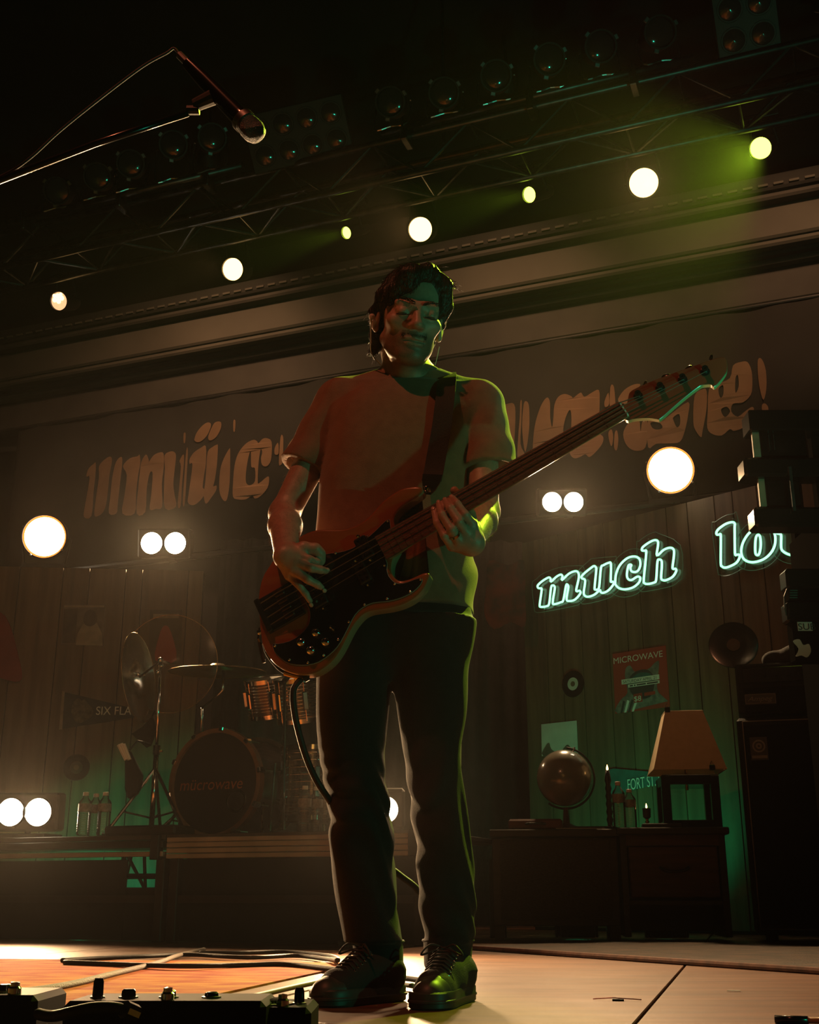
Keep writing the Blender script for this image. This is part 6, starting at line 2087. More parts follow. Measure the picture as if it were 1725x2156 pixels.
# red tapestry on the masking curtain
tpY = 7.9
M['tap'] = mat('tapestry_red', (0.17, 0.016, 0.012), 0.9, col2=(0.02, 0.012, 0.010), scale=5)
tp_pts = smooth_path([(1030, 1180), (1070, 1190), (1104, 1180), (1106, 1250), (1106, 1318), (1075, 1310), (1040, 1325), (1020, 1290), (1025, 1230)], 3, True)
tag(MB().prism([at(x, y, tpY) for x, y in tp_pts], Vector((0, -1, 0)), 0.01).build('hanging_tapestry', M['tap']), 'red and black mottled cloth hung left of the neon wall', 'cloth')

# ================================================================== furniture along the right wall
FUS = Vector((math.cos(math.radians(6)), -math.sin(math.radians(6)), 0)); FUN = Vector((-math.sin(math.radians(6)), -math.cos(math.radians(6)), 0))
M['dark_wood'] = mat('dark_wood', (0.018, 0.012, 0.010), 0.45, var=0.4, scale=6, stretch=(1, 1, 6))
M['grille'] = mat('grille_cloth', (0.075, 0.068, 0.055), 0.9, var=0.4, scale=90, stretch=(1, 1, 9), bump=0.4)
M['red_wood'] = mat('red_brown_wood', (0.065, 0.022, 0.016), 0.5, var=0.4, scale=5, stretch=(1, 1, 7))
FUP = at(1290, 1745, 6.15)     # point on front top edge
def fp(px, py, d=0.0):
    return on_plane(px, py, FUP + FUN * (-d), FUN)
TOPZ = FUP.z
def fx(px): return (fp(px, 1800) - FUP).dot(FUS)
x0, x1 = fx(1036), fx(1302)
def fb_(t, d, z): return Vector((FUP.x, FUP.y, 0)) + FUS * t - FUN * d + UP * z
sbd = thing('sideboard', fb_((x0 + x1) / 2, 0.22, 0), 'long dark sideboard with a pale ribbed cloth front', 'sideboard')
MB().box(fb_((x0 + x1) / 2, 0.22, TOPZ - 0.02), (x1 - x0 + 0.02, 0.46, 0.04), FUS, -FUN, UP, bev=0.005).build('top', M['dark_wood'], sbd)
MB().box(fb_((x0 + x1) / 2, 0.24, (TOPZ - 0.04 + 0.07) / 2), (x1 - x0, 0.40, TOPZ - 0.11), FUS, -FUN, UP, bev=0.004).build('carcass', M['dark_wood'], sbd)
zf1, zf0 = fp(1150, 1768).z, 0.10
MB().box(fb_((x0 + x1) / 2 - 0.0, 0.034, (zf0 + zf1) / 2), (x1 - x0 - 0.08, 0.012, zf1 - zf0), FUS, -FUN, UP).build('front_panel', M['grille'], sbd)
nrib = 30
for k in range(nrib):
    z = zf0 + (zf1 - zf0) * (k + .5) / nrib
    MB().box(fb_((x0 + x1) / 2, 0.026, z), (x1 - x0 - 0.09, 0.006, 0.006), FUS, -FUN, UP).build('rib', M['grille'], sbd)
for t in (x0 + 0.03, x1 - 0.03):
    for d in (0.06, 0.4):
        MB().box(fb_(t, d, 0.035), (0.05, 0.05, 0.07), FUS, -FUN, UP).build('foot', M['dark_wood'], sbd)
# nightstand
y0, y1 = fx(1306), fx(1532)
NZ = TOPZ + 0.005
ns = thing('nightstand', fb_((y0 + y1) / 2, 0.22, 0), 'small dark nightstand with one reddish drawer under the lamp', 'nightstand')
MB().box(fb_((y0 + y1) / 2, 0.2, NZ - 0.018), (y1 - y0 + 0.03, 0.46, 0.036), FUS, -FUN, UP, bev=0.005).build('top', M['dark_wood'], ns)
zd1, zd0 = fp(1400, 1780).z, fp(1400, 1892).z
for t in (y0 + 0.02, y1 - 0.02):
    MB().box(fb_(t, 0.22, NZ / 2), (0.035, 0.40, NZ - 0.04), FUS, -FUN, UP, bev=0.003).build('side_panel', M['dark_wood'], ns)
MB().box(fb_((y0 + y1) / 2, 0.41, NZ / 2), (y1 - y0 - 0.06, 0.015, NZ - 0.08), FUS, -FUN, UP).build('back_panel', M['dark_wood'], ns)
MB().box(fb_((y0 + y1) / 2, 0.22, zd0 - 0.02), (y1 - y0 - 0.06, 0.38, 0.02), FUS, -FUN, UP).build('shelf', M['dark_wood'], ns)
MB().box(fb_((y0 + y1) / 2, 0.03, (zd1 + NZ - 0.036) / 2), (y1 - y0 - 0.05, 0.02, NZ - 0.036 - zd1), FUS, -FUN, UP).build('apron', M['red_wood'], ns)
dr = MB().box(fb_((y0 + y1) / 2, 0.10, (zd0 + zd1) / 2), (y1 - y0 - 0.09, 0.18, zd1 - zd0 - 0.01), FUS, -FUN, UP, bev=0.005).build('drawer', M['red_wood'], ns)
hc_ = fb_((y0 + y1) / 2, 0.0, (zd0 + zd1) / 2 + 0.02)
MB().tube([Vector(p) for p in smooth_path([(hc_ - FUS * 0.07)[:], (hc_ - FUS * 0.05 + FUN * 0.025 - UP * 0.012)[:], (hc_ + FUN * 0.03 - UP * 0.02)[:], (hc_ + FUS * 0.05 + FUN * 0.025 - UP * 0.012)[:], (hc_ + FUS * 0.07)[:]], 4)], 0.008, 8).build('handle', M['black'], dr, smooth=True)

# globe on its stand
gc = at(1189, 1638, 6.36)
gl = thing('globe', Vector((gc.x, gc.y, TOPZ)), 'table globe with glossy grey-green seas standing on the sideboard', 'globe')
M['globe'] = mat('globe_print', (0.13, 0.16, 0.15), 0.22, col2=(0.21, 0.18, 0.13), scale=5, coat=0.5)
gr = 0.148
MB().ball(gc, gr, nu=40, nv=24).build('sphere', M['globe'], gl, smooth=True)
axg = Vector((0.35, 0, 0.94)).normalized()
u = axg; v = RGT - axg * RGT.dot(axg); v.normalize()
MB().tube([gc + (u * math.cos(t) - v * math.sin(t)) * (gr + 0.012) * -1 for t in np.linspace(-0.25, math.pi + 0.25, 28)], 0.006, 6).build('meridian_arm', M['black'], gl, smooth=True)
MB().cyl(gc + axg * gr * .98, gc + axg * (gr + 0.025), 0.006, n=8).build('pole_pin', M['steel'], gl)
MB().lathe(Vector((gc.x, gc.y, TOPZ)), UP, [(0, 0.10), (0.012, 0.10), (0.025, 0.05), (0.04, 0.018), (gc.z - TOPZ - gr - 0.005, 0.012)], 28).build('base', M['red_wood'], gl, smooth=True, auto=35)
# red record case and papers left of the globe
rb = fb_(fx(1130), 0.16, TOPZ)
o = thing('record_case', rb, 'low red case lying on the sideboard beside the globe', 'case')
MB().box(rb + UP * 0.028, (0.28, 0.2, 0.055), FUS, -FUN, UP, bev=0.01).build('body', mat('case_red', (0.14, 0.022, 0.016), 0.5, var=0.3, scale=9), o)
MB().tube([rb + FUS * -0.05 + FUN * 0.105 + UP * 0.03, rb + FUS * -0.03 + FUN * 0.125 + UP * 0.032, rb + FUS * 0.03 + FUN * 0.125 + UP * 0.032, rb + FUS * 0.05 + FUN * 0.105 + UP * 0.03], 0.006, 6).build('handle', M['black'], o)
for i, (px, wd, dp, zz, nm, mm) in enumerate(((1240, .24, .24, 0.008, 'thin dark record sleeve lying beside the globe', 'black'), (1225, .25, .25, 0.0, 'pale record sleeve under the dark one beside the globe', 'paper'))):
    q = fb_(fx(px), 0.15, TOPZ + zz)
    so = thing('record_sleeve', q, nm, 'record sleeve')
    MB().box(q + UP * 0.004, (wd, dp, 0.006), FUS, -FUN, UP).build('sleeve', M[mm], so)

# candles
M['flame'] = glow('candle_flame', (1.0, 0.45, 0.12), 14)
M['brass'] = mat('brass', (0.45, 0.28, 0.10), 0.25, 1.0)
cq = fb_(fx(1291), 0.10, TOPZ)
ct = thing('taper_candlestick', cq, 'tall dark twisted candlestick with a tiny flame beside the bottles', 'candle')
hh = at(1291, 1622, cq.y).z - TOPZ
MB().lathe(cq, UP, [(0, .04), (.012, .04), (.02, .014)] + [(.03 + k * .02, .012 + .006 * (k % 2)) for k in range(int((hh - .05) / .02))] + [(hh, .011), (hh, 0)], 16).build('stem', M['black'], ct, smooth=True)
MB().lathe(cq + UP * hh, UP, [(0, .002), (.006, .006), (.016, .005), (.03, .0005)], 10).build('flame', M['flame'], ct, smooth=True)
cq = fb_(fx(1373), 0.14, NZ)
cg = thing('goblet_candle', cq, 'small brass goblet holding a dark candle with a flame', 'candle')
hh = at(1373, 1702, cq.y).z - NZ
MB().lathe(cq, UP, [(0, .03), (.006, .03), (.012, .008), (.03, .007), (.036, .013), (.042, .007), (.052, .008)], 16).build('goblet_foot', M['brass'], cg, smooth=True)
MB().lathe(cq, UP, [(.05, .008), (.06, .02), (hh, .022), (hh, 0)], 16).build('candle_cup', M['black'], cg, smooth=True, auto=40)
MB().lathe(cq + UP * hh, UP, [(0, .002), (.006, .005), (.014, .004), (.026, .0005)], 10).build('flame', M['flame'], cg, smooth=True)
for i, (x, hh, nm) in enumerate(((1311, .235, 'taller'), (1336, .20, 'shorter'))):
    p = fb_(fx(x), 0.06 + .05 * i, TOPZ if x < 1304 else NZ)
    bottle(p, hh, 0.033, '%s of the two water bottles beside the candlestick' % nm, 'water bottles on the nightstand')

# table lamp: glass-block base under a square tapered shade
M['shade'] = mat('lamp_shade_cream', (0.50, 0.40, 0.24), 0.8, var=0.08, scale=30)
lb = fb_(fx(1468), 0.20, NZ)
lamp = thing('table_lamp', lb, 'table lamp with a big square cream shade on a dark boxed base', 'lamp')
LS, LN = FUS, FUN
def sq(c, h): return [c + LS * (sx * h) + LN * (sy * h) for sx, sy in ((-1, 1), (1, 1), (1, -1), (-1, -1))]
zs0 = at(1450, 1626, lb.y).z; zs1 = at(1450, 1503, lb.y).z
b_, t_ = sq(Vector((lb.x, lb.y, zs0)), 0.185), sq(Vector((lb.x, lb.y, zs1)), 0.098)
mb = MB()
for i in range(4):
    j = (i + 1) % 4
    mb.add([b_[i], b_[j], t_[j], t_[i]], [(0, 1, 2, 3)])
sh = mb.build('shade', M['shade'], lamp)
md = sh.modifiers.new('thick', 'SOLIDIFY'); md.thickness = 0.004
for ring, r in ((b_, 0.004), (t_, 0.004)):
    MB().loop(ring, r, 6).build('shade_wire', M['shade'], sh)
MB().cyl(Vector((lb.x, lb.y, NZ + .2)), Vector((lb.x, lb.y, zs1 - 0.01)), 0.008, n=8).build('stem', M['brass'], lamp)
bh = zs0 - NZ - 0.03; hw_ = 0.125
for i in range(4):
    a_ = sq(Vector((lb.x, lb.y, NZ)), hw_)[i]
    MB().box(a_ + UP * (bh / 2), (0.045, 0.045, bh), LS, LN, UP, bev=0.004).build('base_post', M['black_gloss'], lamp)
MB().box(Vector((lb.x, lb.y, NZ + .02)), (2 * hw_ + .04, 2 * hw_ + .04, .04), LS, LN, UP, bev=.004).build('base_plate', M['black_gloss'], lamp)
MB().box(Vector((lb.x, lb.y, NZ + bh - .02)), (2 * hw_ + .04, 2 * hw_ + .04, .05), LS, LN, UP, bev=.004).build('base_cap', M['black_gloss'], lamp)
for i in range(4):
    a_, c_2 = sq(Vector((lb.x, lb.y, NZ)), hw_)[i], sq(Vector((lb.x, lb.y, NZ)), hw_)[(i + 1) % 4]
    dirx = (c_2 - a_).normalized(); nn = dirx.cross(UP)
    if i % 2 == 0: MB().box((a_ + c_2) / 2 + UP * (bh / 2), (2 * hw_ - .04, .006, bh - .09), dirx, nn, UP).build('glass_side', M['acrylic'], lamp)
for q in ((t_[0].lerp(t_[1], .06) + UP * .004), (b_[0].lerp(b_[1], .80))):
    MB().box(q + UP * .004 + LN * 0.004, (.028, .016, .028), LS, LN, UP, bev=.003).build('binder_clip', M['black_gloss'], sh)
    MB().tube([q + UP * .018 - LS * .01, q + UP * .04, q + UP * .018 + LS * .01], .0015, 5).build('clip_wire', M['steel'], sh)
# dark picture frame lying flat in front of lamp
tag(MB().box(fb_(fx(1400), 0.05, NZ + 0.012), (0.20, 0.07, 0.02), FUS, -FUN, UP, bev=.004).build('dark_tray', M['black']), 'low dark tray in front of the goblet candle', 'tray')
# green LED bar behind the furniture, washing the set wall
for t, pw, lab in ((fx(1420), 22, 'green wash lamp behind the nightstand'), (fx(1215), 8, 'green wash lamp behind the sideboard')):
    q = fb_(t, 0.62, 0.0)
    wash('w', q, q - FUN * 0.6 + UP * 0.55, pw, 100, lab, 0.08)

# ================================================================== bass amp stack
CAMP = math.radians(16)
AS = Vector((math.cos(CAMP), -math.sin(CAMP), 0)); AN = Vector((-math.sin(CAMP), -math.cos(CAMP), 0))
ac = at(1590, 1965, 6.05); ac = Vector((ac.x, ac.y, 0))
M['tolex'] = mat('black_tolex', (0.006, 0.006, 0.006), 0.7, spec=0.25, bump=0.5, scale=300)
M['grille_black'] = mat('grille_black', (0.005, 0.005, 0.005), 0.9, spec=0.1, bump=0.5, scale=240)
M['piping'] = mat('amp_piping', (0.16, 0.15, 0.13), 0.5)
CW, CD, CH = 0.70, 0.42, at(1546, 1512, 6.05).z
def ap(t, d, z): return ac + AS * t - AN * d + UP * z
cab = thing('bass_cabinet', ap(CW / 2, CD / 2, 0), 'tall black bass speaker cabinet at the right edge', 'speaker cabinet')
MB().box(ap(CW / 2, CD / 2, CH / 2 + .02), (CW, CD, CH - .04), AS, -AN, UP, bev=.015).build('body', M['tolex'], cab)
MB().box(ap(CW / 2, -0.004, CH / 2 + .02), (CW - .07, .012, CH - .12), AS, -AN, UP, bev=.004).build('grille', M['grille_black'], cab)
for (ta, za, tb, zb) in ((.03, .06, .03, CH - .02), (CW - .03, .06, CW - .03, CH - .02), (.03, .06, CW - .03, .06), (.03, CH - .02, CW - .03, CH - .02)):
    MB().cyl(ap(ta, -.008, za), ap(tb, -.008, zb), .003, n=6).build('piping', M['piping'], cab)
for t in (.08, CW - .08):
    for d in (.08, CD - .08):
        MB().cyl(ap(t, d, 0), ap(t, d, .04), .03, n=12).build('caster', M['black_rubber'], cab)
eq = ap(.10, -.013, CH - .16)
em = MB().box(eq, (.085, .004, .115), AS, -AN, UP).build('badge', M['print_dark'], cab)
MB().lathe(eq + AN * .003 + UP * .012, AN, [(0, .032), (.002, .032), (.002, .024), (0, .024)], 24).build('badge_ring', M['piping'], em)
MB().lathe(eq + AN * .003 + UP * .012, AN, [(0, .016), (.002, .014), (.002, .006), (0, .006)], 20).build('badge_ring', M['piping'], em)
MB().box(eq + AN * .003 - UP * .042, (.075, .002, .014), AS, -AN, UP).build('badge_bar', M['piping'], em)
HH = at(1540, 1398, 6.05).z - CH
hd2 = thing('bass_amp_head', ap(CW / 2, CD / 2, CH + .005), 'black bass amplifier head with a framed script badge on the cabinet', 'amplifier')
MB().box(ap(CW / 2, CD / 2, CH + .012 + HH / 2), (CW - .03, CD - .06, HH - .02), AS, -AN, UP, bev=.012).build('body', M['tolex'], hd2)
MB().box(ap(CW / 2, .022, CH + HH * .33), (CW - .10, .012, HH * .44), AS, -AN, UP).build('grille', M['grille_black'], hd2)
MB().box(ap(CW / 2, .022, CH + HH * .78), (CW - .10, .012, HH * .28), AS, -AN, UP, bev=.003).build('control_panel', M['black_gloss'], hd2)
for k in range(9):
    MB().cyl(ap(.10 + k * .06, .018, CH + HH * .78), ap(.10 + k * .06, -.006, CH + HH * .78), .012, .010, n=12).build('knob', M['black_gloss'], hd2)
for t in (.1, CW - .1):
    MB().cyl(ap(t, .1, CH), ap(t, .1, CH + .03), .02, n=10).build('foot', M['black_rubber'], hd2)
bq = ap(.055, .012, CH + HH * .26)
bdg = MB().box(bq + AS * .075 + UP * .022, (.155, .004, .056), AS, -AN, UP).build('badge', M['print_dark'], hd2)
for (a0_, b0_, a1_, b1_) in ((0, 0, .15, 0), (.15, 0, .15, .045), (.15, .045, 0, .045), (0, .045, 0, 0)):
    MB().cyl(bq + AS * a0_ + UP * b0_ + AN * .004, bq + AS * a1_ + UP * b1_ + AN * .004, .0018, n=5).build('badge_frame', M['piping'], bdg)
text_mesh('Ampeg', bq + AS * .012 + UP * .012, AS, UP, .024, M['piping'], 'lettering_print', bdg, AN, .005, shear=.35, width=.125)
# black disc and bundled jacket on the amp
dq = at(1550, 1392, 6.15)
zd = CH + HH
do = thing('black_disc', Vector((dq.x, dq.y, zd)), 'round black disc leaning on the amplifier head', 'disc')
MB().lathe(Vector((dq.x, dq.y + .02, zd + .125)), (AN + UP * .15).normalized(), [(0, .0), (0, .13), (.006, .13), (.008, .12), (.006, .05), (.006, 0)], 40).build('disc', M['black_gloss'], do, smooth=True, auto=25)
MB().lathe(Vector((dq.x, dq.y + .02, zd + .125)) + AN * .012, (AN + UP * .15).normalized(), [(0, .035), (.001, 0)], 24).build('label', M['brown_print'], do)
jx = ap(.36, .14, zd)
F = Field(np.arange(jx.x - .26, jx.x + .26, .008), np.arange(jx.y - .17, jx.y + .17, .008), np.arange(zd - .02, zd + .2, .008))
for (a0_, b0_, h_, r_) in ((-.12, 0, .03, .06), (0, .02, .05, .075), (.12, -.01, .035, .06), (.05, -.05, .03, .05), (-.04, -.04, .06, .05)):
    q = jx + AS * a0_ + AN * b0_
    F.ell((q.x, q.y, zd + h_), (r_ * 1.5, r_, r_ * .9), None, .03)
X, Y, Z = F.xs[:, None, None], F.ys[None, :, None], F.zs[None, None, :]
F.D += (.006 * noise3(X * 45, Y * 45, Z * 45, 2)).astype(np.float32); F.D = np.maximum(F.D, (zd + .004 - Z) * np.ones_like(F.D)).astype(np.float32)
jk = F.mesh('folded_jacket', M['black_cloth'], None, 1)
tag(jk, 'crumpled black jacket lying on the amplifier head', 'jacket')

# ================================================================== gear tower at the right edge
TY = 5.0
tw_b = at(1716, 1100, TY)
tow = thing('gear_tower', Vector((tw_b.x + .12, TY, 0)), 'black metal gear tower with stacked boxes cutting off the neon sign', 'rack')
def tb(x0, y0, x1, y1, d0, d1, m, name, bev=.006, par=None):
    a_, b_2 = at(x0, y0, TY + d0), at(x1, y1, TY + d0)
    c = (a_ + b_2) / 2
    return MB().box(Vector((c.x, TY + (d0 + d1) / 2, c.z)), (abs(b_2.x - a_.x), d1 - d0, abs(b_2.z - a_.z)), bev=bev).build(name, m, par or tow)
pz = at(1716, 860, TY).z
for dx, dy in ((.10, .06), (.55, .06), (.10, .42), (.55, .42)):
    MB().box(Vector((tw_b.x - .03 + dx, TY + dy, pz / 2)), (.06, .06, pz - .02), bev=.004).build('post', M['case_black'], tow)
MB().box(Vector((tw_b.x + .36, TY + .24, pz * .36 + .3)), (.66, .46, pz * .72 - .3), bev=.012).build('case_body', M['case_black'], tow)
tb(1576, 862, 1880, 905, -.05, .07, M['black_gloss'], 'top_tray')
tb(1583, 903, 1604, 962, -.02, .0, M['tan_print'], 'lit_tint_panel', .002)  # warm lamplight on this panel is put into its tan colour
tb(1600, 905, 1702, 962, .02, .08, M['case_black'], 'upper_box')
tb(1566, 962, 1860, 1002, -.06, .06, M['black_gloss'], 'shelf_unit', .012)
tb(1596, 1002, 1616, 1066, -.02, .0, M['tan_print'], 'lit_tint_panel', .002)  # tan again stands for lamplight falling on the panel
tb(1612, 1002, 1690, 1066, .02, .08, M['case_black'], 'middle_box')
tb(1588, 1066, 1790, 1108, -.05, .07, M['black_gloss'], 'lower_unit', .012)
tb(1654, 1196, 1790, 1238, -.03, .07, M['black_gloss'], 'drawer_unit', .010)
tb(1660, 1238, 1790, 1264, -.01, .07, M['case_black'], 'vent_unit', .003)
tb(1656, 1266, 1790, 1308, -.02, .07, M['black_gloss'], 'drawer_unit', .010)
tb(1668, 1308, 1790, 1392, .0, .08, M['case_black'], 'bottom_box')
for k in range(4):
    tb(1664, 1242 + k * 5, 1680, 1244 + k * 5, -.014, -.01, M['pennant_teal'], 'vent_slot', 0)
stk_ = tb(1679, 1308, 1712, 1328, -.004, -.001, M['print_white'], 'sticker', 0)
sa, sb_ = at(1682, 1326, TY - .008), at(1712, 1322, TY - .008)
text_mesh('SUB', sa, RGT, UP, .03, M['print_dark'], 'lettering_print', stk_, Vector((0, -1, 0)), .001, width=.075)
sw_ = smooth_path([(1670, 1350), (1684, 1346), (1692, 1358), (1704, 1356), (1708, 1372), (1700, 1384), (1688, 1380), (1676, 1382), (1682, 1366)], 3, True)
MB().prism([at(x, y, TY - .003) for x, y in sw_], Vector((0, -1, 0)), .001).build('pale_graphic', M['print_white'], tow)
MB().tube([at(1658, 1240, TY - .02), at(1652, 1256, TY - .03), at(1653, 1280, TY - .03), at(1656, 1296, TY - .02)], .004, 6).build('cable', M['black_rubber'], tow)
for x in (1618, 1628):
    tb(x, 915, x + 5, 948, -.002, .02, M['alu'], 'latch', 0); 
tb(1667, 982, 1671, 1075, -.07, -.06, M['alu'], 'edge_strip', 0)
# ================================================================== rugs, cables, pedals, microphone
M['rug_red'] = mat('rug_worn_orange', (0.30, 0.040, 0.014), 0.9, spec=0.05, col2=(0.50, 0.20, 0.05), scale=7, bump=0.25, bscale=160, stretch=(1, 2.2, 1))
q = [on_floor(745, 2034), on_floor(392, 2112)]
d = (q[0] - q[1]).normalized(); e = Vector((-d.y, d.x, 0)); e = e if e.x < 0 else -e
P = [q[1] - d * 0.7, q[0] + d * 0.1, q[0] + d * 0.1 + e * 2.6, q[1] - d * 0.7 + e * 2.6]
P = [Vector((p.x, p.y, 0.005)) for p in P]
rug = MB().prism(P, UP, 0.005).build('worn_rug', M['rug_red'])
tag(rug, 'thin worn orange-red rug on the stage floor at the left', 'rug')
M['rug_dark'] = mat('rug_dark_pattern', (0.085, 0.055, 0.038), 0.9, col2=(0.035, 0.032, 0.026), scale=9, bump=0.5, bscale=120, stretch=(1, 1, 1))
r0, r1 = on_floor(1000, 2001), on_floor(1725, 2052)
d = (r1 - r0).normalized(); e = Vector((-d.y, d.x, 0)); e = e if e.y > 0 else -e
P = [r0 - d * 0.25, r1 + d * 1.0, r1 + d * 1.0 + e * 1.9, r0 - d * 0.25 + e * 1.2]
P = [Vector((p.x, p.y, 0.010)) for p in P]
rg2 = thing('patterned_rug', (P[0] + P[1]) / 2, 'dark patterned rug in front of the sideboard and amplifier', 'rug')
MB().prism(P, UP, 0.010).build('pile', M['rug_dark'], rg2)
MB().cyl(P[0], P[1], 0.010, n=8).build('bound_edge', mat('rug_edge', (0.12, 0.05, 0.03), 0.9, var=0.5, scale=30), rg2)

def cable(pts, r, m, name, label, parent=None, sub=8, wob=0.0):
    P = [Vector(p) for p in smooth_path([p[:] for p in pts], sub)]
    if wob:
        rs_ = random.Random(3)
        P = [p + Vector((rs_.uniform(-wob, wob), rs_.uniform(-wob, wob), 0)) for p in P]
    o = MB().tube(P, r, 7).build(name, m, parent, smooth=True)
    if parent is None: tag(o, label, 'cable', 'black cables on the stage')
    return o
fl_ = lambda x, y, z=0.012: on_floor(x, y, z)
cable([fl_(130, 2022), fl_(200, 2018), fl_(300, 2014), fl_(400, 2010), fl_(520, 2016), fl_(620, 2012), fl_(680, 2018), fl_(712, 2022, .02), fl_(690, 2012), fl_(600, 2004), fl_(500, 2006), fl_(420, 2006)], 0.0075, M['black_rubber'], 'floor_cable', 'black cable lying in a long flat loop on the worn rug')
cable([fl_(0, 2092), fl_(80, 2084), fl_(160, 2070), fl_(240, 2050), fl_(330, 2028), fl_(375, 2012), fl_(430, 1999)], 0.008, mat('cable_grey_braid', (0.10, 0.075, 0.05), 0.7, bump=0.5, scale=200), 'floor_cable', 'braided grey cable running diagonally over the worn rug')
cable([fl_(135, 2026), fl_(240, 2030), fl_(380, 2034, .016), fl_(500, 2032), fl_(600, 2030), fl_(700, 2040), fl_(800, 2052), fl_(890, 2064), fl_(905, 2068)], 0.0075, M['black_rubber'], 'floor_cable', 'black cable running along the floor behind both shoes')
cable([fl_(460, 2115), fl_(560, 2092), fl_(640, 2074), fl_(700, 2064), fl_(800, 2066), fl_(870, 2076)], 0.006, mat('cable_tan', (0.16, 0.11, 0.05), 0.6), 'floor_cable', 'thin tan cable along the rug edge towards the shoes')
# the bass lead: plug at the body's lower edge, down behind the leg
jk0 = gpt(628, 1424, -0.02)
lead = thing('instrument_cable', jk0, 'black instrument cable hanging from the bass down past the knee', 'cable')
MB().cyl(gpt(600, 1416, -0.02), gpt(640, 1428, -0.02), 0.007, n=10).build('plug', M['brass'], lead)
MB().cyl(gpt(640, 1428, -0.02), gpt(648, 1424, -0.02), 0.010, n=10).build('plug_collar', M['black_rubber'], lead)
cable([gpt(634, 1430, -.02), at(618, 1455, 2.52), at(622, 1510, 2.53), at(640, 1580, 2.55), at(662, 1635, 2.58), at(690, 1680, 2.62), at(730, 1740, 2.78), at(800, 1810, 2.80), at(845, 1845, 2.80), at(885, 1880, 2.80), at(930, 1960, 2.85), on_floor(960, 2070, .012)], 0.0075, M['black_rubber'], 'lead', None, lead, 8)
cable([gpt(556, 1395, -.035), gpt(546, 1345, -.04), gpt(552, 1320, -.045), gpt(560, 1370, -.05), gpt(585, 1405, -.04), gpt(604, 1418, -.022)], 0.0045, M['black_rubber'], 'lead_loop', None, lead, 8)

# pedal board
PB = 1.32
def pbx(x0, x1, ytop, Y, depth, h, m, name, par, bev=.006):
    a_, b_2 = at(x0, ytop, Y), at(x1, ytop, Y)
    zt = a_.z
    return MB().box(Vector(((a_.x + b_2.x) / 2, Y + depth / 2, zt - h / 2)), (b_2.x - a_.x, depth, h), bev=bev).build(name, m, par)
M['pedal_black'] = mat('pedal_black', (0.008, 0.008, 0.008), 0.6, spec=0.03, var=0.3, scale=30)
bz = at(350, 2106, PB).z
board_ = thing('pedalboard_frame', Vector((at(330, 2150, PB).x, PB + .15, 0)), 'black pedalboard frame under the pedals at the bottom edge', 'pedalboard')
xa, xb = at(-60, 2150, PB).x, at(660, 2150, PB).x
zb0 = at(300, 2240, PB).z
MB().box(Vector(((xa + xb) / 2, PB + .15, max(.03, bz - .062) - .012)), (xb - xa, .36, .02), bev=.004).build('deck', M['black'], board_)
for x in (xa + .03, xb - .03):
    MB().box(Vector((x, PB + .15, (max(.03, bz - .062) - .022) / 2)), (.03, .3, max(.01, bz - .062 - .022)), bev=.003).build('side_rail', M['black'], board_)
DZ = max(.03, bz - .062) - .002
def pedal(x0, x1, ytop, Y, depth, knobs, label, m=None):
    a_, b_2 = at(x0, ytop, Y), at(x1, ytop, Y)
    o = thing('effects_pedal', Vector(((a_.x + b_2.x) / 2, Y + depth / 2, DZ)), label, 'effects pedal', 'effects pedals on the board')
    h = max(.02, a_.z - DZ)
    MB().box(Vector(((a_.x + b_2.x) / 2, Y + depth / 2, DZ + h / 2)), (b_2.x - a_.x, depth, h), bev=.006).build('enclosure', m or M['pedal_black'], o)
    for (x, hk, r) in knobs:
        p = at(x, ytop, Y + depth * .4); p.z = DZ + h
        MB().lathe(p, UP, [(0, r), (hk * .8, r * .92), (hk, r * .7), (hk, 0)], 14).build('knob', M['black_gloss'], o, smooth=True, auto=40)
        MB().lathe(p, UP, [(0, r * 1.35), (.0015, r * 1.35), (.002, r)], 14).build('nut', M['steel'], o)
    p = Vector(((a_.x + b_2.x) / 2, Y + depth * .15, DZ + h))
    MB().lathe(p, UP, [(0, .007), (.006, .007), (.008, .005), (.012, .005), (.013, 0)], 12).build('foot_switch', M['chrome'], o, smooth=True, auto=40)
    return o
pedal(132, 560, 2108, PB, .11, [(205, .020, .006), (270, .009, .008), (355, .008, .008), (445, .006, .008)], 'long black effects pedal with four small knobs at the bottom edge')
pedal(528, 655, 2122, PB + .03, .12, [(560, .006, .024), (630, .017, .006)], 'black effects pedal with a wide knob at the right end of the board')
pedal(-40, 78, 2096, PB + .02, .12, [(10, .008, .008)], 'black effects pedal cut off by the left frame edge')
pcb = thing('patch_cable', at(150, 2140, PB - .03), 'black patch cable arching in front of the long pedal', 'cable', 'black cables on the stage')
cable([at(80, 2135, PB), at(110, 2140, PB - .02), at(150, 2132, PB - .05), at(200, 2122, PB - .05), at(250, 2124, PB - .05), at(275, 2140, PB - .03), at(270, 2160, PB - .01)], 0.006, M['black_rubber'], 'lead', None, pcb)
MB().cyl(at(262, 2125, PB - .05), at(285, 2135, PB - .04), .009, n=10).build('plug', M['steel'], pcb)

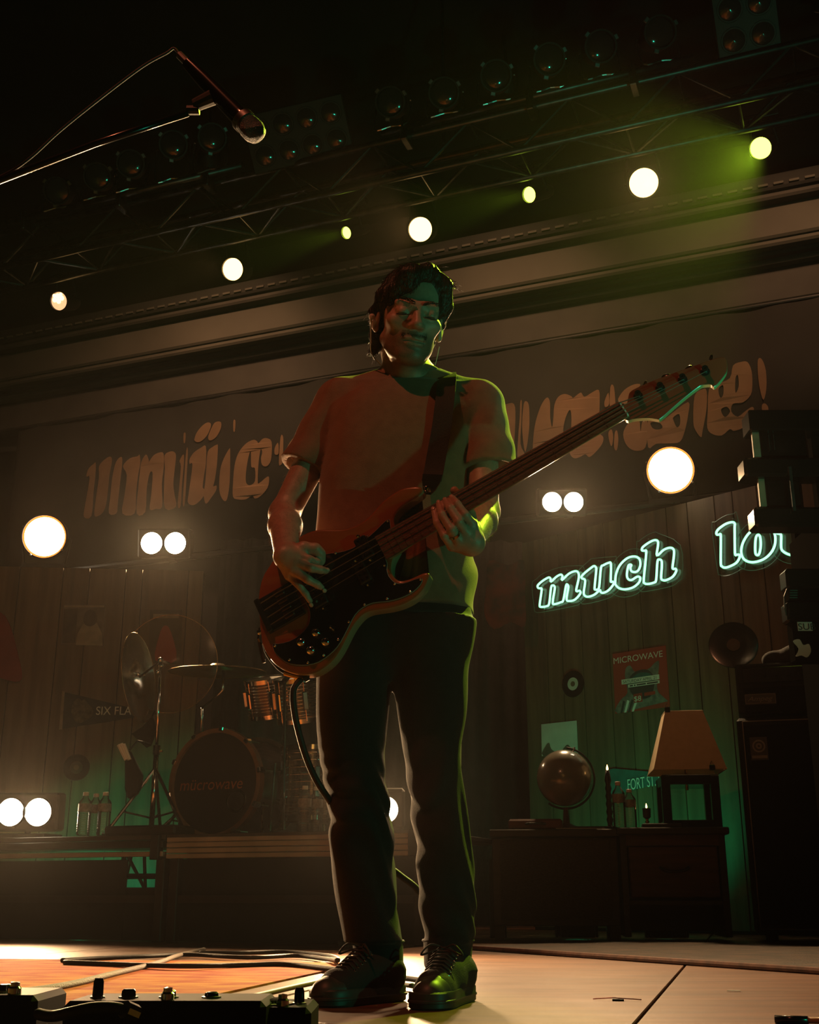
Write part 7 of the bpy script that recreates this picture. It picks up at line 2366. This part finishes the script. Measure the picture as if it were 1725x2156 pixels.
# microphone on a boom in the upper left
MY = 2.0
ms_x = at(-260, 470, MY).x
bs = at(-300, 500, MY)
mst = thing('microphone_boom_stand', Vector((bs.x, MY, 0)), 'slim black boom stand reaching in from the upper left edge', 'microphone stand')
MB().lathe(Vector((bs.x, MY, 0)), UP, [(0, .14), (.015, .14), (.03, .03), (.05, .013)], 28).build('round_base', M['black'], mst, smooth=True, auto=35)
MB().cyl(Vector((bs.x, MY, .04)), Vector((bs.x, MY, bs.z)), .011, n=10).build('pole', M['black_gloss'], mst, smooth=True)
MB().tube([at(-330, 512, MY), at(0, 379, MY), at(200, 303, MY), at(396, 238, MY)], .0075, 10).build('boom_arm', M['black_gloss'], mst, smooth=True)
MB().ball(bs, .022, nu=12, nv=8).build('boom_clutch', M['black'], mst, smooth=True)
clip_a, clip_b = at(394, 232, MY), at(448, 205, MY - .01)
MB().cyl(clip_a, at(420, 232, MY), .010, n=10).build('clip_stem', M['black'], mst)
MB().cyl(at(410, 222, MY), clip_b, .013, .016, n=12).build('microphone_clip', M['black_rubber'], mst)
m0, m1 = at(395, 133, MY), at(548, 290, MY - .02)
ax = (m1 - m0).normalized(); L = (m1 - m0).length
mic = thing('microphone', (m0 + m1) / 2, 'black handheld microphone in the boom clip, pointing down right', 'microphone')
MB().lathe(m0, ax, [(0, 0), (0, .0125), (.02, .014), (.06, .0165), (L - .075, .0195), (L - .06, .0205), (L - .058, .0215)], 24).build('handle', M['black_gloss'], mic, smooth=True, auto=40)
MB().lathe(m0, ax, [(L - .062, .0215), (L - .062, .0245), (L - .048, .0245), (L - .048, .0215)], 24).build('grille_ring', M['steel'], mic, smooth=True, auto=30)
gm = mat('mic_grille', (0.09, 0.09, 0.09), 0.45, 0.8, bump=1.0, scale=600)
MB().lathe(m0, ax, [(L - .052, .021), (L - .035, .0245), (L - .02, .0245), (L - .008, .020), (L - .001, .010), (L, 0)], 24).build('grille', gm, mic, smooth=True)
MB().cyl(m0 - ax * .03, m0 + ax * .004, .0085, n=12).build('connector', M['steel'], mic)
cable([m0 - ax * .028, m0 - ax * .05 + UP * .002, at(350, 112, MY), at(300, 140, MY), at(220, 200, MY), at(130, 272, MY), at(60, 335, MY), at(0, 372, MY + .01), at(-150, 436, MY + .01), at(-300, 505, MY + .02)], .003, M['black_rubber'], 'lead', None, mic, 8)

# small litter on the floor
lt = fl_(1300, 2107, 0.0)
o = thing('tape_scrap', lt, 'small dark scrap with thin wires on the floor right of the shoes', 'scrap')
MB().prism([lt + Vector((x, y, .004)) for x, y in ((-.012, -.01), (.012, -.014), (.016, .01), (-.008, .014))], UP, .004).build('lump', M['black'], o)
MB().tube([lt + Vector((-.05, .01, .003)), lt + Vector((-.01, 0, .006)), lt + Vector((.05, -.01, .003))], .0012, 5).build('wire', M['steel'], o)
p = fl_(1545, 2087, .001)
tag(MB().prism([p + Vector((x, y, .002)) for x, y in ((-.015, 0), (.015, -.006), (.017, .004), (-.01, .008))], UP, .001).build('paper_scrap', M['paper']), 'tiny pale paper scrap on the bare floor', 'scrap')
p0, p1 = fl_(1632, 2146, .007), fl_(1800, 2152, .007)
o = thing('drumstick', (p0 + p1) / 2 - UP * .007, 'dark-handled stick lying on the floor at the bottom right corner', 'drumstick')
MB().cyl(p0, p0.lerp(p1, .42), .007, n=10).build('grip', M['black_gloss'], o, smooth=True)
MB().cyl(p0.lerp(p1, .42), p1, .0055, n=10).build('shaft', M['maple'], o, smooth=True)
